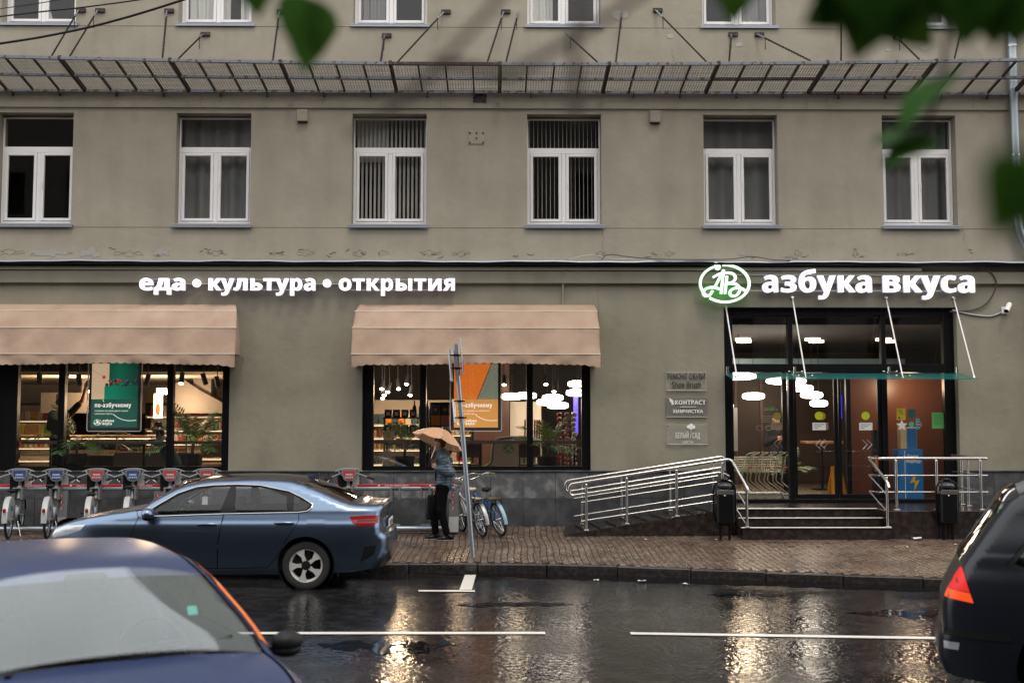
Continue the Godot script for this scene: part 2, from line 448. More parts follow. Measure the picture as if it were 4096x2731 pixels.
func build_setting() -> void:
	var s := MB.new()
	s.quad(Vector3(-200, -0.6, 200), Vector3(200, -0.6, 200), Vector3(200, -0.6, -200), Vector3(-200, -0.6, -200))
	struct("ground", s, mat("far ground", lin(0.06, 0.06, 0.055), 0.8))
	# road
	s = MB.new()
	var xs: Array = []; var x := -40.0
	while x <= 40.0: xs.append(x); x += 0.5 if absf(x) < 12.0 else 4.0
	var rows: Array = []
	for i in 30:
		var r: Array = []
		for xx in xs:
			var z: float = kerb_z(xx) - 0.05 + [0.0, 0.15, 0.3, 0.5, 0.8, 1.1, 1.4, 1.85, 2.4, 3.0][i] if i < 10 else lerpf(kerb_z(xx) + 3.0, 17.6, (i - 9) / 20.0)
			r.append(Vector3(xx, road_y(xx, z), z))
		rows.append(r)
	rows.reverse()
	s.surf(rows)
	struct("road", s, M["wet asphalt"])
	# near pavement, under the camera
	s = MB.new(); s.bb(-40, 40, -0.5, -0.12, 17.6, 34.0)
	struct("pavement", s, mat("near pavement", lin(0.025, 0.022, 0.022), 0.3))
	# far sidewalk: bed, pavers, kerb stones
	s = MB.new(); rows = []
	for t in [0.0, 1.0]:
		var r: Array = []
		for xx in xs: var z: float = lerpf(0.0, kerb_z(xx) - 0.1, t); r.append(Vector3(xx, walk_y(z) - 0.03, z))
		rows.append(r)
	rows.reverse(); s.surf(rows)
	var walk := struct("sidewalk", s, M["paver joint"])
	var pm := MB.new(); pm.box(Vector3(0, -0.025, 0), Vector3(0.092, 0.05, 0.195), 0.006)
	var pmesh := pm.mesh()
	var near: Array = []; var rest: Array = []
	var tint := func() -> Color:
		var k := rng.randf_range(0.75, 1.2)
		return Color(0.19 * k, 0.128 * k, 0.09 * k) * (1.0 if rng.randf() < 0.9 else 0.8)
	for i in 245:
		var px := -12.0 + i * 0.1
		var zk := kerb_z(px) - 0.16
		var j := 0
		while true:
			var z := zk - 0.1 - j * 0.2 - (0.0 if i % 2 == 0 else 0.1)
			if z < 0.1: break
			var wob := 0.016 * sin(z * 2.6 + 1.0)
			var t := Transform3D(Basis(Vector3.UP, 0.042 * cos(z * 2.6 + 1.0)).rotated(Vector3.RIGHT, 0.033), Vector3(px + wob, walk_y(z) + rng.randf_range(-0.0014, 0.001), z))
			if j < 5 and px > -0.9 and px < 5.1: near.append(t)
			else: rest.append(t)
			j += 1
	var tones: Array = []
	for k in 6:
		var m: StandardMaterial3D = M["wet paver"].duplicate(); m.vertex_color_use_as_albedo = false
		m.albedo_color = tint.call().linear_to_srgb(); tones.append(m)
	for t in near.slice(0, 300):
		var o := part("paver", pmesh, tones[rng.randi() % 6], walk); o.transform = t
	rest.append_array(near.slice(300))
	var mm := MultiMesh.new(); mm.transform_format = MultiMesh.TRANSFORM_3D; mm.use_colors = true; mm.mesh = pmesh; mm.instance_count = rest.size()
	for i in rest.size(): mm.set_instance_transform(i, rest[i]); mm.set_instance_color(i, tint.call())
	var mi := MultiMeshInstance3D.new(); mi.name = "paver_field"; mi.multimesh = mm; mi.material_override = M["wet paver"]; mi.set_meta("kind", "stuff")
	walk.add_child(mi, true)
	# kerb
	var kb := Node3D.new(); kb.name = "kerb"; kb.set_meta("kind", "structure"); add_child(kb)
	x = -11.3
	while x < 11.0:
		var x1 := x + 0.995
		var a := Vector3(x + 0.004, 0, kerb_z(x)); var b := Vector3(x1 - 0.004, 0, kerb_z(x1))
		var d := (b - a).normalized(); var nn := Vector3(-d.z, 0, d.x)
		if nn.z < 0: nn = -nn
		s = MB.new()
		s.box((a + b) / 2 - nn * 0.075 + Vector3(0, walk_y(kerb_z(x)) - 0.125 + rng.randf_range(-0.004, 0.004), 0), Vector3(a.distance_to(b), 0.25, 0.15), 0.012, Basis(d, Vector3.UP, d.cross(Vector3.UP)))
		part("kerb_stone", s, M["kerb granite"], kb)
		x += 1.0
	# standing water: along the gutter and in a few hollows
	rng.seed = 61
	var ed := FastNoiseLite.new(); ed.seed = 8; ed.frequency = 0.7; ed.fractal_octaves = 4
	var pool := func(x0: float, x1: float, near: Callable, far_: Callable) -> void:
		var q := MB.new(); var n := int((x1 - x0) / 0.06); var ra: Array = []; var rb: Array = []; var rc: Array = []
		for i in n + 1:
			var xx := lerpf(x0, x1, float(i) / n); var t := float(i) / n; var fade := clampf(minf(t, 1.0 - t) * 5.0, 0.0, 1.0)
			var za: float = near.call(xx); var zb: float = far_.call(xx)
			if x1 - x0 < 4.0: var zm := (za + zb) / 2; za = zm - maxf(0.0, (zb - za) / 2) * sqrt(sin(PI * t)) - 0.0005; zb = 2 * zm - za
			else: zb = maxf(za + 0.01, lerpf(za, zb, fade))
			for e in [[ra, zb], [rb, (za + zb) / 2], [rc, za]]: e[0].append(Vector3(xx, road_y(xx, e[1]) + 0.0035, e[1]))
		q.surf([ra, rb, rc]); struct("puddle", q, M["puddle water"])
	pool.call(-1.2, 9.0, func(xx): return kerb_z(xx) + 0.01, func(xx): return kerb_z(xx) + 0.62 + 0.16 * ed.get_noise_2d(xx * 4.0, 0.0) + 0.1 * ed.get_noise_2d(xx * 20.0, 3.0))
	for e in [[2.6, 3.6, 6.7, 0.16], [3.9, 5.6, 8.1, 0.3], [-0.5, 0.9, 7.4, 0.2], [-1.8, -0.4, 9.9, 0.35]]:
		pool.call(e[0], e[1], func(xx): return e[2] - e[3] * (0.6 + 0.9 * ed.get_noise_2d(xx * 6.0, e[2] * 10.0)), func(xx): return e[2] + e[3] * (0.7 + 1.1 * ed.get_noise_2d(xx * 7.0, e[2] * 17.0 + 9.0)))
	# painted lines
	var dash := func(x0: float, x1: float, z0: float, z1: float, w: float, called: String) -> void:
		var q := MB.new()
		var k := 8
		for i in k:
			var xa := lerpf(x0, x1, float(i) / k); var xb := lerpf(x0, x1, float(i + 1) / k)
			var za := lerpf(z0, z1, float(i) / k); var zb := lerpf(z0, z1, float(i + 1) / k)
			q.quad(Vector3(xa, road_y(xa, za + w / 2) + 0.008, za + w / 2), Vector3(xb, road_y(xb, zb + w / 2) + 0.008, zb + w / 2), Vector3(xb, road_y(xb, zb - w / 2) + 0.008, zb - w / 2), Vector3(xa, road_y(xa, za - w / 2) + 0.008, za - w / 2))
		struct(called, q, M["road paint"])
	dash.call(-5.2, 0.48, 9.21, 9.26, 0.12, "lane_marking")
	dash.call(1.35, 5.2, 9.29, 9.66, 0.12, "lane_marking")
	dash.call(-1.02, -0.3, 6.35, 6.38, 0.12, "parking_marking")
	s = MB.new()
	for i in 6:
		var z0 := lerpf(4.62, 6.27, i / 6.0); var z1 := lerpf(4.62, 6.27, (i + 1) / 6.0)
		var c0 := lerpf(-0.4, -0.42, i / 6.0); var c1 := lerpf(-0.4, -0.42, (i + 1) / 6.0)
		s.quad(Vector3(c1 - 0.08, road_y(c1, z1) + 0.008, z1), Vector3(c1 + 0.08, road_y(c1, z1) + 0.008, z1), Vector3(c0 + 0.08, road_y(c0, z0) + 0.008, z0), Vector3(c0 - 0.08, road_y(c0, z0) + 0.008, z0))
	struct("parking_marking", s, M["road paint"])

# ---------------------------------------------------------------- the building
const WIN := [-8.69, -5.36, -2.06, 1.235, 4.57, 7.96]
const W_MID := 0.7

func wall_mesh(x0: float, x1: float, y0: float, y1: float, zf: float, zb: float, holes: Array) -> MB:
	var s := MB.new()
	var xs := [x0, x1]; var ys := [y0, y1]
	for h in holes:
		for k in [h[0], h[1]]: if k > x0 and k < x1 and not xs.has(k): xs.append(k)
		for k in [h[2], h[3]]: if k > y0 and k < y1 and not ys.has(k): ys.append(k)
	xs.sort(); ys.sort()
	var solid := func(i: int, j: int) -> bool:
		if i < 0 or j < 0 or i >= xs.size() - 1 or j >= ys.size() - 1: return false
		var cx: float = (xs[i] + xs[i + 1]) / 2; var cy: float = (ys[j] + ys[j + 1]) / 2
		for h in holes: if cx > h[0] and cx < h[1] and cy > h[2] and cy < h[3]: return false
		return true
	for i in xs.size() - 1:
		for j in ys.size() - 1:
			if not solid.call(i, j): continue
			var a: float = xs[i]; var b: float = xs[i + 1]; var c: float = ys[j]; var d: float = ys[j + 1]
			s.quad(Vector3(a, c, zf), Vector3(b, c, zf), Vector3(b, d, zf), Vector3(a, d, zf))
			s.quad(Vector3(b, c, zb), Vector3(a, c, zb), Vector3(a, d, zb), Vector3(b, d, zb))
			if not solid.call(i - 1, j): s.quad(Vector3(a, c, zb), Vector3(a, c, zf), Vector3(a, d, zf), Vector3(a, d, zb))
			if not solid.call(i + 1, j): s.quad(Vector3(b, c, zf), Vector3(b, c, zb), Vector3(b, d, zb), Vector3(b, d, zf))
			if not solid.call(i, j - 1): s.quad(Vector3(a, c, zb), Vector3(b, c, zb), Vector3(b, c, zf), Vector3(a, c, zf))
			if not solid.call(i, j + 1): s.quad(Vector3(a, d, zf), Vector3(b, d, zf), Vector3(b, d, zb), Vector3(a, d, zb))
	return s

# white window: frame, two sashes with panes, a fixed light above
func window(b: Node3D, cx: float, y0: float, y1: float, ty: float, sill := true) -> void:
	var z := -0.2; var hw := W_MID - 0.004
	var f := MB.new()
	f.bb(cx - hw, cx - hw + 0.055, y0 + 0.06, ty + 0.055, z - 0.06, z, 0.006); f.bb(cx - hw, cx - hw + 0.025, ty + 0.056, y1, z - 0.06, z, 0.004)
	f.bb(cx + hw - 0.055, cx + hw, y0 + 0.06, ty + 0.055, z - 0.06, z, 0.006); f.bb(cx + hw - 0.025, cx + hw, ty + 0.056, y1, z - 0.06, z, 0.004)
	f.bb(cx - hw + 0.055, cx + hw - 0.055, y0 + 0.06, y0 + 0.12, z - 0.06, z - 0.002, 0.006)
	f.bb(cx - hw + 0.025, cx + hw - 0.025, y1 - 0.022, y1, z - 0.06, z - 0.002, 0.004)
	f.bb(cx - hw + 0.055, cx + hw - 0.055, ty - 0.055, ty + 0.055, z - 0.06, z + 0.004, 0.006)
	f.bb(cx - 0.04, cx + 0.04, y0 + 0.12, ty - 0.055, z - 0.06, z + 0.002, 0.006)
	var w := part("window", f, M["white upvc"], b)
	for sd in [-1, 1]:
		var x0: float = cx - hw + 0.058 if sd < 0 else cx + 0.043
		var x1: float = cx - 0.043 if sd < 0 else cx + hw - 0.058
		var s := MB.new()
		var t := 0.055
		s.bb(x0, x0 + t, y0 + 0.123, ty - 0.058, z - 0.05, z + 0.014, 0.008)
		s.bb(x1 - t, x1, y0 + 0.123, ty - 0.058, z - 0.05, z + 0.014, 0.008)
		s.bb(x0 + t, x1 - t, y0 + 0.123, y0 + 0.123 + t, z - 0.05, z + 0.013, 0.008)
		s.bb(x0 + t, x1 - t, ty - 0.058 - t, ty - 0.058, z - 0.05, z + 0.013, 0.008)
		part("sash", s, M["white upvc"], w)
		s = MB.new(); s.quad(Vector3(x0 + t, y0 + 0.123 + t, z - 0.02), Vector3(x1 - t, y0 + 0.123 + t, z - 0.02), Vector3(x1 - t, ty - 0.058 - t, z - 0.02), Vector3(x0 + t, ty - 0.058 - t, z - 0.02))
		part("pane", s, M["window glass"], w)
	var s2 := MB.new()
	s2.quad(Vector3(cx - hw + 0.025, ty + 0.055, z - 0.03), Vector3(cx + hw - 0.025, ty + 0.055, z - 0.03), Vector3(cx + hw - 0.025, y1 - 0.022, z - 0.03), Vector3(cx - hw + 0.025, y1 - 0.022, z - 0.03))
	part("pane", s2, M["window glass"], w)
	s2 = MB.new(); s2.bb(cx + 0.075, cx + 0.09, y0 + 0.75, y0 + 0.87, z + 0.015, z + 0.04, 0.004)
	part("handle", s2, M["white upvc"], w)
	if sill:
		s2 = MB.new(); s2.bb(cx - W_MID - 0.05, cx + W_MID + 0.05, y0 - 0.005, y0 + 0.02, -0.015, 0.075, 0.006)
		s2.bb(cx - W_MID + 0.002, cx + W_MID - 0.002, y0 + 0.021, y0 + 0.05, -0.2, -0.016)
		s2.bb(cx - W_MID - 0.05, cx + W_MID + 0.05, y0 - 0.035, y0 - 0.006, 0.06, 0.075)
		part("sill", s2, M["zinc flashing"], w)

func curtain(b: Node3D, x0: float, x1: float, y0: float, y1: float, z: float, m: Material, folds := 9.0) -> void:
	var rows: Array = []
	for j in 2:
		var r: Array = []
		for i in 61:
			var t := i / 60.0
			r.append(Vector3(lerpf(x0, x1, t), y0 if j == 0 else y1, z + 0.03 * sin(t * TAU * folds) + 0.015 * sin(t * 31.0 + x0)))
		rows.append(r)
	var s := MB.new(); s.surf(rows)
	part("curtain", s, m, b)

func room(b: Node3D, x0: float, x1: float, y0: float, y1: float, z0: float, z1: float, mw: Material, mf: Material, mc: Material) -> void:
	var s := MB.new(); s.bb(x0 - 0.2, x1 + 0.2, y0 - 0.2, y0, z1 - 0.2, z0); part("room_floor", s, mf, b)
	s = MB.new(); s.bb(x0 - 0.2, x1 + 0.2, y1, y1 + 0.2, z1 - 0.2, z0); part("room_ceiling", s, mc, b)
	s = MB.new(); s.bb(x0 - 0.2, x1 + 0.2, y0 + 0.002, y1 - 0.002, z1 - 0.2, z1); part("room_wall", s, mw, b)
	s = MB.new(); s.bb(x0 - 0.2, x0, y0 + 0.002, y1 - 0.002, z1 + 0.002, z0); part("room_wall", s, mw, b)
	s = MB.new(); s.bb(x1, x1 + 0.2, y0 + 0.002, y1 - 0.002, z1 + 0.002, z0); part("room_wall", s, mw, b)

func build_facade() -> void:
	var b := thing("apartment_building", "long beige rendered building with white windows above a ground floor shop", "building")
	var up: Array = []; var mid: Array = []
	for x in WIN + [11.25]:
		mid.append([x - W_MID, x + W_MID, 5.555, 7.7])
		up.append([x - W_MID, x + W_MID, 9.39, 11.6])
	part("upper_wall", wall_mesh(-14, 13, 7.8, 21.0, 0.03, -0.42, up), M["facade paint"], b)  # blank unseen top carried far up to block sky from the reflections
	part("middle_wall", wall_mesh(-14, 13, 4.72, 7.797, 0.0, -0.42, mid), M["facade paint"], b)
	var low := [[-9.43, -4.98, 0.985, 3.3], [-2.53, 1.71, 0.985, 3.3], [4.21, 8.58, -0.3, 4.045]]
	part("lower_wall", wall_mesh(-14, 13, -0.3, 4.717, -0.001, -0.42, low), M["ground floor paint"], b)
	# band and flashing between the floors
	var s := MB.new(); s.bb(-14, 13, 4.475, 4.70, 0.001, 0.1, 0.008); part("band", s, M["ground floor paint"], b)
	s = MB.new(); s.bb(-14, 7.9, 4.715, 4.775, 0.002, 0.13, 0.004); part("cable_duct", s, mat("duct paint", lin(0.25, 0.235, 0.185), 0.6), b)
	var rows: Array = []
	for e in [Vector2(0.3, 4.845), Vector2(0.3, 4.872), Vector2(0.15, 4.9), Vector2(0.0, 4.925)]:
		var r: Array = []
		for i in 109: var x := -14.0 + i * 0.25; r.append(Vector3(x, e.y + 0.007 * sin(x * 2.3) + 0.005 * sin(x * 7.1), e.x + 0.01 * sin(x * 3.7)))
		rows.append(r)
	s = MB.new(); s.surf(rows)
	part("flashing", s, M["zinc flashing"], b)
	s = MB.new(); s.bb(-14, 13, 4.81, 4.842, 0.002, 0.25); part("ledge", s, M["dark ceiling"], b)  # coloured near black for the shade in the gap under the flashing
	for y in [5.53, 9.36]: s = MB.new(); s.bb(-14, 13, y, y + 0.012, 0.0, 0.008 if y < 6 else 0.037, 0.003); part("string_line", s, M["facade paint"], b)
	# patches where the paint has come off above the flashing
	rng.seed = 11
	for e in [[-9.1, 0.5, 0.13], [-8.3, 0.75, 0.16], [-7.6, 0.35, 0.2], [-6.9, 0.5, 0.1], [-6.3, 0.3, 0.14], [-5.3, 0.4, 0.06], [-4.2, 0.35, 0.06], [-3.6, 0.3, 0.12], [-2.6, 0.22, 0.1], [-2.2, 0.25, 0.14], [-1.3, 0.4, 0.1], [-0.7, 0.3, 0.08], [1.9, 0.2, 0.07], [3.2, 0.16, 0.1], [4.6, 0.22, 0.1], [5.6, 0.18, 0.12], [6.7, 0.16, 0.1], [7.6, 0.25, 0.05]]:
		var pl := PackedVector2Array(); var k := 44; var rr := 1.0
		for i in k:
			var a := TAU * i / k
			rr = clampf(rr + rng.randf_range(-0.28, 0.28), 0.35, 1.1)
			pl.append(Vector2(e[0] + cos(a) * e[1] * 0.5 * rr, 5.04 + sin(a) * e[2] * 0.5 * rr + 0.02 * sin(a * 5.0)))
		s = MB.new(); s.prism(pl, 0.006, Transform3D(Basis(), Vector3(0, 0, 0.003)))
		part("peeled_patch", s, M["peeled plaster"], b)
	for i in 30: # curled edges of paint
		var x := rng.randf_range(-9.4, 9.4); var pts: Array = []; var y := 5.03 + rng.randf_range(-0.06, 0.12)
		var st := rng.randf_range(0.015, 0.05)
		for j in 4: pts.append(Vector3(x + j * st, y + rng.randf_range(-0.03, 0.03), 0.006))
		s = MB.new(); s.tube(pts, [0.002, 0.006, 0.005, 0.002], 4); part("paint_curl", s, mat("curl shade", lin(0.14, 0.125, 0.1), 0.9), b)
	for e in [[2.3, 9.62, 0.2], [3.25, 9.2, 0.09], [4.55, 9.05, 0.12], [7.9, 9.35, 0.2], [8.1, 9.0, 0.12], [7.4, 8.95, 0.1]]:
		var pl := PackedVector2Array(); var rr := 1.0
		for i in 24: rr = clampf(rr + rng.randf_range(-0.2, 0.2), 0.5, 1.1); pl.append(Vector2(e[0] + cos(TAU * i / 24) * e[2] * rr * 0.7, e[1] + sin(TAU * i / 24) * e[2] * rr * 0.5))
		s = MB.new(); s.prism(pl, 0.006, Transform3D(Basis(), Vector3(0, 0, 0.033))); part("peeled_patch", s, mat("pale plaster", lin(0.36, 0.34, 0.32), 0.9), b)
	for e in [[1.86, 4.45, 3.75], [-5.6, 8.1, 7.82], [-1.1, 8.1, 7.8], [0.85, 8.1, 7.82], [6.2, 8.12, 7.84], [-3.3, 8.1, 7.85], [1.95, 5.5, 5.0], [8.75, 5.6, 5.3], [3.3, 8.95, 8.4], [9.0, 8.0, 7.8]]:
		var pts: Array = []
		for j in 7: pts.append(Vector3(e[0] + rng.randf_range(-0.02, 0.02), lerpf(e[1], e[2], j / 6.0), 0.0 if e[1] < 7.8 else 0.031))
		s = MB.new(); s.tube(pts, 0.0028, 4); part("wall_crack", s, M["curl shade"], b)
	# granite base: tiles and a cap
	for seg in [[-14.0, 4.21], [8.58, 13.0]]:
		s = MB.new(); s.bb(seg[0], seg[1], 0.985, 1.012, 0.001, 0.075, 0.006); part("plinth_cap", s, M["grey granite"], b)
		s = MB.new(); s.bb(seg[0], seg[1], -0.3, 0.984, 0.0005, 0.02); part("plinth_bed", s, M["paver joint"], b)
		var x: float = -13.85 if seg[0] < 0 else 8.584
		while x < seg[1] - 0.05:
			var x1: float = minf(x + 0.591, seg[1] - 0.003)
			for j in 2:
				s = MB.new()
				s.bb(x, x1, [-0.08, 0.503][j], [0.498, 0.982][j], 0.012, 0.045 + rng.randf_range(0.0, 0.003), 0.004)
				part("granite_tile", s, M["bleached granite"] if j == 1 and x > -2.6 and x < 1.3 else M["grey granite"], b)
			x += 0.596
	# windows and what is behind them
	for i in 6:
		window(b, WIN[i], 5.555, 7.66, 7.04)
		window(b, WIN[i], 9.39, 11.55, 10.95)
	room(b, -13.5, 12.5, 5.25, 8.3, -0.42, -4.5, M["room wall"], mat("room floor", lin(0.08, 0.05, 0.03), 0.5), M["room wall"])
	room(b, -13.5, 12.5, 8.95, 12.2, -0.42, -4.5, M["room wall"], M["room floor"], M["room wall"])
	curtain(b, -6.1, -4.6, 5.3, 8.0, -0.6, mat("reflection grey", lin(0.2, 0.2, 0.195), 0.9), 5.0)  # three added grey sheets give the panes the tone of a reflected street
	curtain(b, 3.85, 5.35, 5.3, 8.0, -0.6, M["reflection grey"], 4.0)
	curtain(b, 7.2, 8.7, 5.3, 8.0, -0.6, M["reflection grey"], 6.0)
	curtain(b, -6.0, -5.2, 9.0, 12.0, -0.5, M["curtain white"], 5.0)
	curtain(b, -5.0, -4.7, 9.0, 12.0, -0.5, M["curtain white"], 2.0)
	curtain(b, 0.5, 1.05, 9.0, 12.0, -0.5, M["curtain white"], 4.0)
	curtain(b, -2.8, -2.2, 9.0, 12.0, -0.5, M["curtain grey"], 4.0)
	curtain(b, 4.5, 5.3, 9.0, 12.0, -0.5, M["curtain grey"], 5.0)
	curtain(b, 7.9, 8.7, 9.0, 12.0, -0.5, M["curtain grey"], 5.0)
	# vertical blinds in the third and fourth windows
	for w in [[2, 0.042, 0.7], [3, 0.012, 0.9]]:
		for k in 17:
			var x: float = WIN[w[0]] - 0.64 + k * 0.08
			s = MB.new(); s.box(Vector3(x, 6.7, -0.5), Vector3(w[1], 2.1, 0.004), 0.0, Basis(Vector3.UP, 0.35))
			part("blind_slat", s, M["blind slat"], b)
	s = MB.new(); s.box(Vector3(-2.42, 7.35, -0.56), Vector3(0.55, 0.9, 0.02)); part("curtain", s, M["blind slat"], b)
	var c := thing("toy_bird", "white toy hen with red comb on the sill of the first upper window", "toy", Vector3(-8.72, 9.4, -0.42))
	s = MB.new(); s.lathe([Vector2(0, 0.09), Vector2(0.1, 0.1), Vector2(0.13, 0.2), Vector2(0.09, 0.34), Vector2(0.055, 0.44), Vector2(0.05, 0.5), Vector2(0, 0.54)], 12); part("body", s, mat("white plush", lin(0.7, 0.7, 0.66), 0.9), c)
	s = MB.new(); s.ball(Vector3(0, 0.46, 0.055), Vector3(0.018, 0.05, 0.02)); part("comb", s, mat("comb red", lin(0.5, 0.03, 0.03), 0.7), c)
	# small fittings on the wall
	for e in [["beige square vent cover above the wall between second and third windows", -3.69], ["beige square vent cover above the wall between fourth and fifth windows", 2.95]]:
		var v := thing("vent_cover", e[0], "vent cover", Vector3(e[1], 7.53, 0))
		s = MB.new(); s.bb(-0.1, 0.1, 0, 0.22, 0.0, 0.09, 0.01); part("hood", s, M["facade paint"], v)
		s = MB.new(); s.bb(-0.085, 0.085, -0.015, 0.0, 0.01, 0.08); part("slot", s, M["dark ceiling"], v)
	for e in [["painted steel anchor plate with bolts between third and fourth windows", -0.42, 7.24, 0.31, 0.24, "facade paint"], ["rusty anchor plate right below the mesh canopy", -0.36, 8.0, 0.25, 0.17, "rusty iron"]]:
		var v := thing("anchor_plate", e[0], "anchor plate", Vector3(e[1], e[2], 0.03 if e[2] > 7.8 else 0.0))
		s = MB.new(); s.box(Vector3(0, 0, 0.008), Vector3(e[3], e[4], 0.014), 0.003); part("plate", s, M[e[5]], v)
		for k in [[-1, -1], [1, -1], [-1, 1], [1, 1], [0, 1], [0, -0.1]]:
			s = MB.new(); s.lathe([Vector2(0.016, 0), Vector2(0.016, 0.02), Vector2(0, 0.022)], 6, Transform3D(Basis(Vector3.RIGHT, PI / 2), Vector3(k[0] * e[3] * 0.4, k[1] * e[4] * 0.38, 0.015)))
			part("bolt", s, M["rusty iron"], v)
	s = MB.new(); s.tube(round_path([Vector3(9.72, 13.5, 0.14), Vector3(9.72, 5.55, 0.14), Vector3(9.86, 5.2, 0.14), Vector3(10.0, 4.9, 0.14), Vector3(10.0, 0.1, 0.14)], 0.15), 0.085, 14)
	var dp := thing("drainpipe", "galvanised drainpipe running down the facade at its right end", "drainpipe")
	part("pipe", s, M["galvanised"], dp)
	for y in [6.9, 9.0, 11.0]: s = MB.new(); s.lathe([Vector2(0.088, -0.02), Vector2(0.098, -0.02), Vector2(0.098, 0.02), Vector2(0.088, 0.02)], 14, Transform3D(Basis(), Vector3(9.72, y, 0.14))); part("clamp", s, M["steel"], dp)
	# cables
	var cab := func(called: String, pts: Array, r: float, m: Material, label: String) -> void:
		var q := MB.new(); var cv := Curve3D.new()
		for i in pts.size():
			var t: Vector3 = (pts[mini(i + 1, pts.size() - 1)] - pts[maxi(i - 1, 0)]) / 6.0
			cv.add_point(pts[i], -t, t)
		var o: Array = []
		for i in 41: o.append(cv.sample_baked(cv.get_baked_length() * i / 40.0, true))
		q.tube(o, r, 6); single(called, q, m, label, "cable")
	cab.call("cable", [Vector3(8.0, 4.88, 0.14), Vector3(8.8, 4.89, 0.14), Vector3(9.1, 4.78, 0.12), Vector3(9.3, 4.49, 0.12), Vector3(9.15, 4.13, 0.05), Vector3(8.86, 3.99, 0.03), Vector3(8.45, 3.96, 0.02)], 0.014, mat("brown cable", lin(0.06, 0.04, 0.03), 0.6), "brown cable looping down the wall right of the lit shop name")
	cab.call("cable", [Vector3(8.5, 3.99, 0.02), Vector3(8.86, 3.91, 0.02), Vector3(9.22, 3.88, 0.02), Vector3(9.44, 3.97, 0.03)], 0.016, mat("pale cable", lin(0.4, 0.4, 0.38), 0.5), "pale cable sagging from the entrance to the security camera")
	cab.call("cable", [Vector3(1.3, 4.9, 0.28), Vector3(1.7, 4.99, 0.2), Vector3(2.1, 4.91, 0.3), Vector3(2.5, 4.89, 0.3)], 0.008, M["pale cable"], "thin loose cable looping over the zinc ledge above the second awning")
	cab.call("cable", [Vector3(1.9, 4.89, 0.31), Vector3(2.05, 5.0, 0.22), Vector3(2.4, 4.96, 0.2), Vector3(3.0, 4.9, 0.31), Vector3(4.2, 4.9, 0.31), Vector3(4.7, 4.96, 0.25), Vector3(5.0, 4.9, 0.31), Vector3(5.4, 4.88, 0.31)], 0.009, mat("dark cable", lin(0.03, 0.03, 0.03), 0.5), "thin dark cable lying along the zinc ledge left of the lit emblem")
	cab.call("cable", [Vector3(1.19, 4.7, 0.115), Vector3(1.2, 4.3, 0.03), Vector3(1.19, 4.05, 0.02)], 0.018, M["duct paint"], "painted cable dropping from the ledge to the second awning")
	cab.call("overhead_wire", [Vector3(-9.2, 6.6, 6), Vector3(-6.71, 6.99, 6), Vector3(-6.02, 7.11, 6), Vector3(-5.26, 7.29, 6), Vector3(-4.22, 7.62, 6), Vector3(-2.0, 8.4, 6)], 0.016, M["black plastic"], "thickest overhead wire crossing the upper left corner of the photo")
	cab.call("overhead_wire", [Vector3(-9.2, 7.0, 6), Vector3(-6.73, 7.36, 6), Vector3(-5.56, 7.5, 6), Vector3(-4.51, 7.66, 6), Vector3(-3.0, 7.95, 6)], 0.01, M["black plastic"], "middle overhead wire in front of the first upper window")
	cab.call("overhead_wire", [Vector3(-9.2, 7.15, 6), Vector3(-6.73, 7.47, 6), Vector3(-5.86, 7.61, 6), Vector3(-4.0, 7.95, 6)], 0.006, M["black plastic"], "thinnest and topmost overhead wire at the upper left")
	# security camera
	var sc := thing("security_camera", "white security camera on a bracket right of the entrance", "camera", Vector3(9.48, 3.98, 0))
	s = MB.new(); s.bb(-0.06, 0.06, -0.06, 0.07, 0.0, 0.06, 0.01); part("bracket", s, M["white upvc"], sc)
	var cb := Basis(Vector3(0.55, 0.75, -0.3).normalized(), 0.0)
	s = MB.new(); s.tube([Vector3(-0.03, -0.02, 0.16), Vector3(0.07, 0.12, 0.08)], 0.05, 12); part("housing", s, M["white upvc"], sc)
	s = MB.new(); s.tube([Vector3(-0.034, -0.026, 0.164), Vector3(-0.03, -0.02, 0.16)], 0.04, 12); part("lens", s, M["black plastic"], sc)

# ---------------------------------------------------------------- canopies
func front_y(x: float) -> float:
	return 8.245 + 0.0013 * x * x

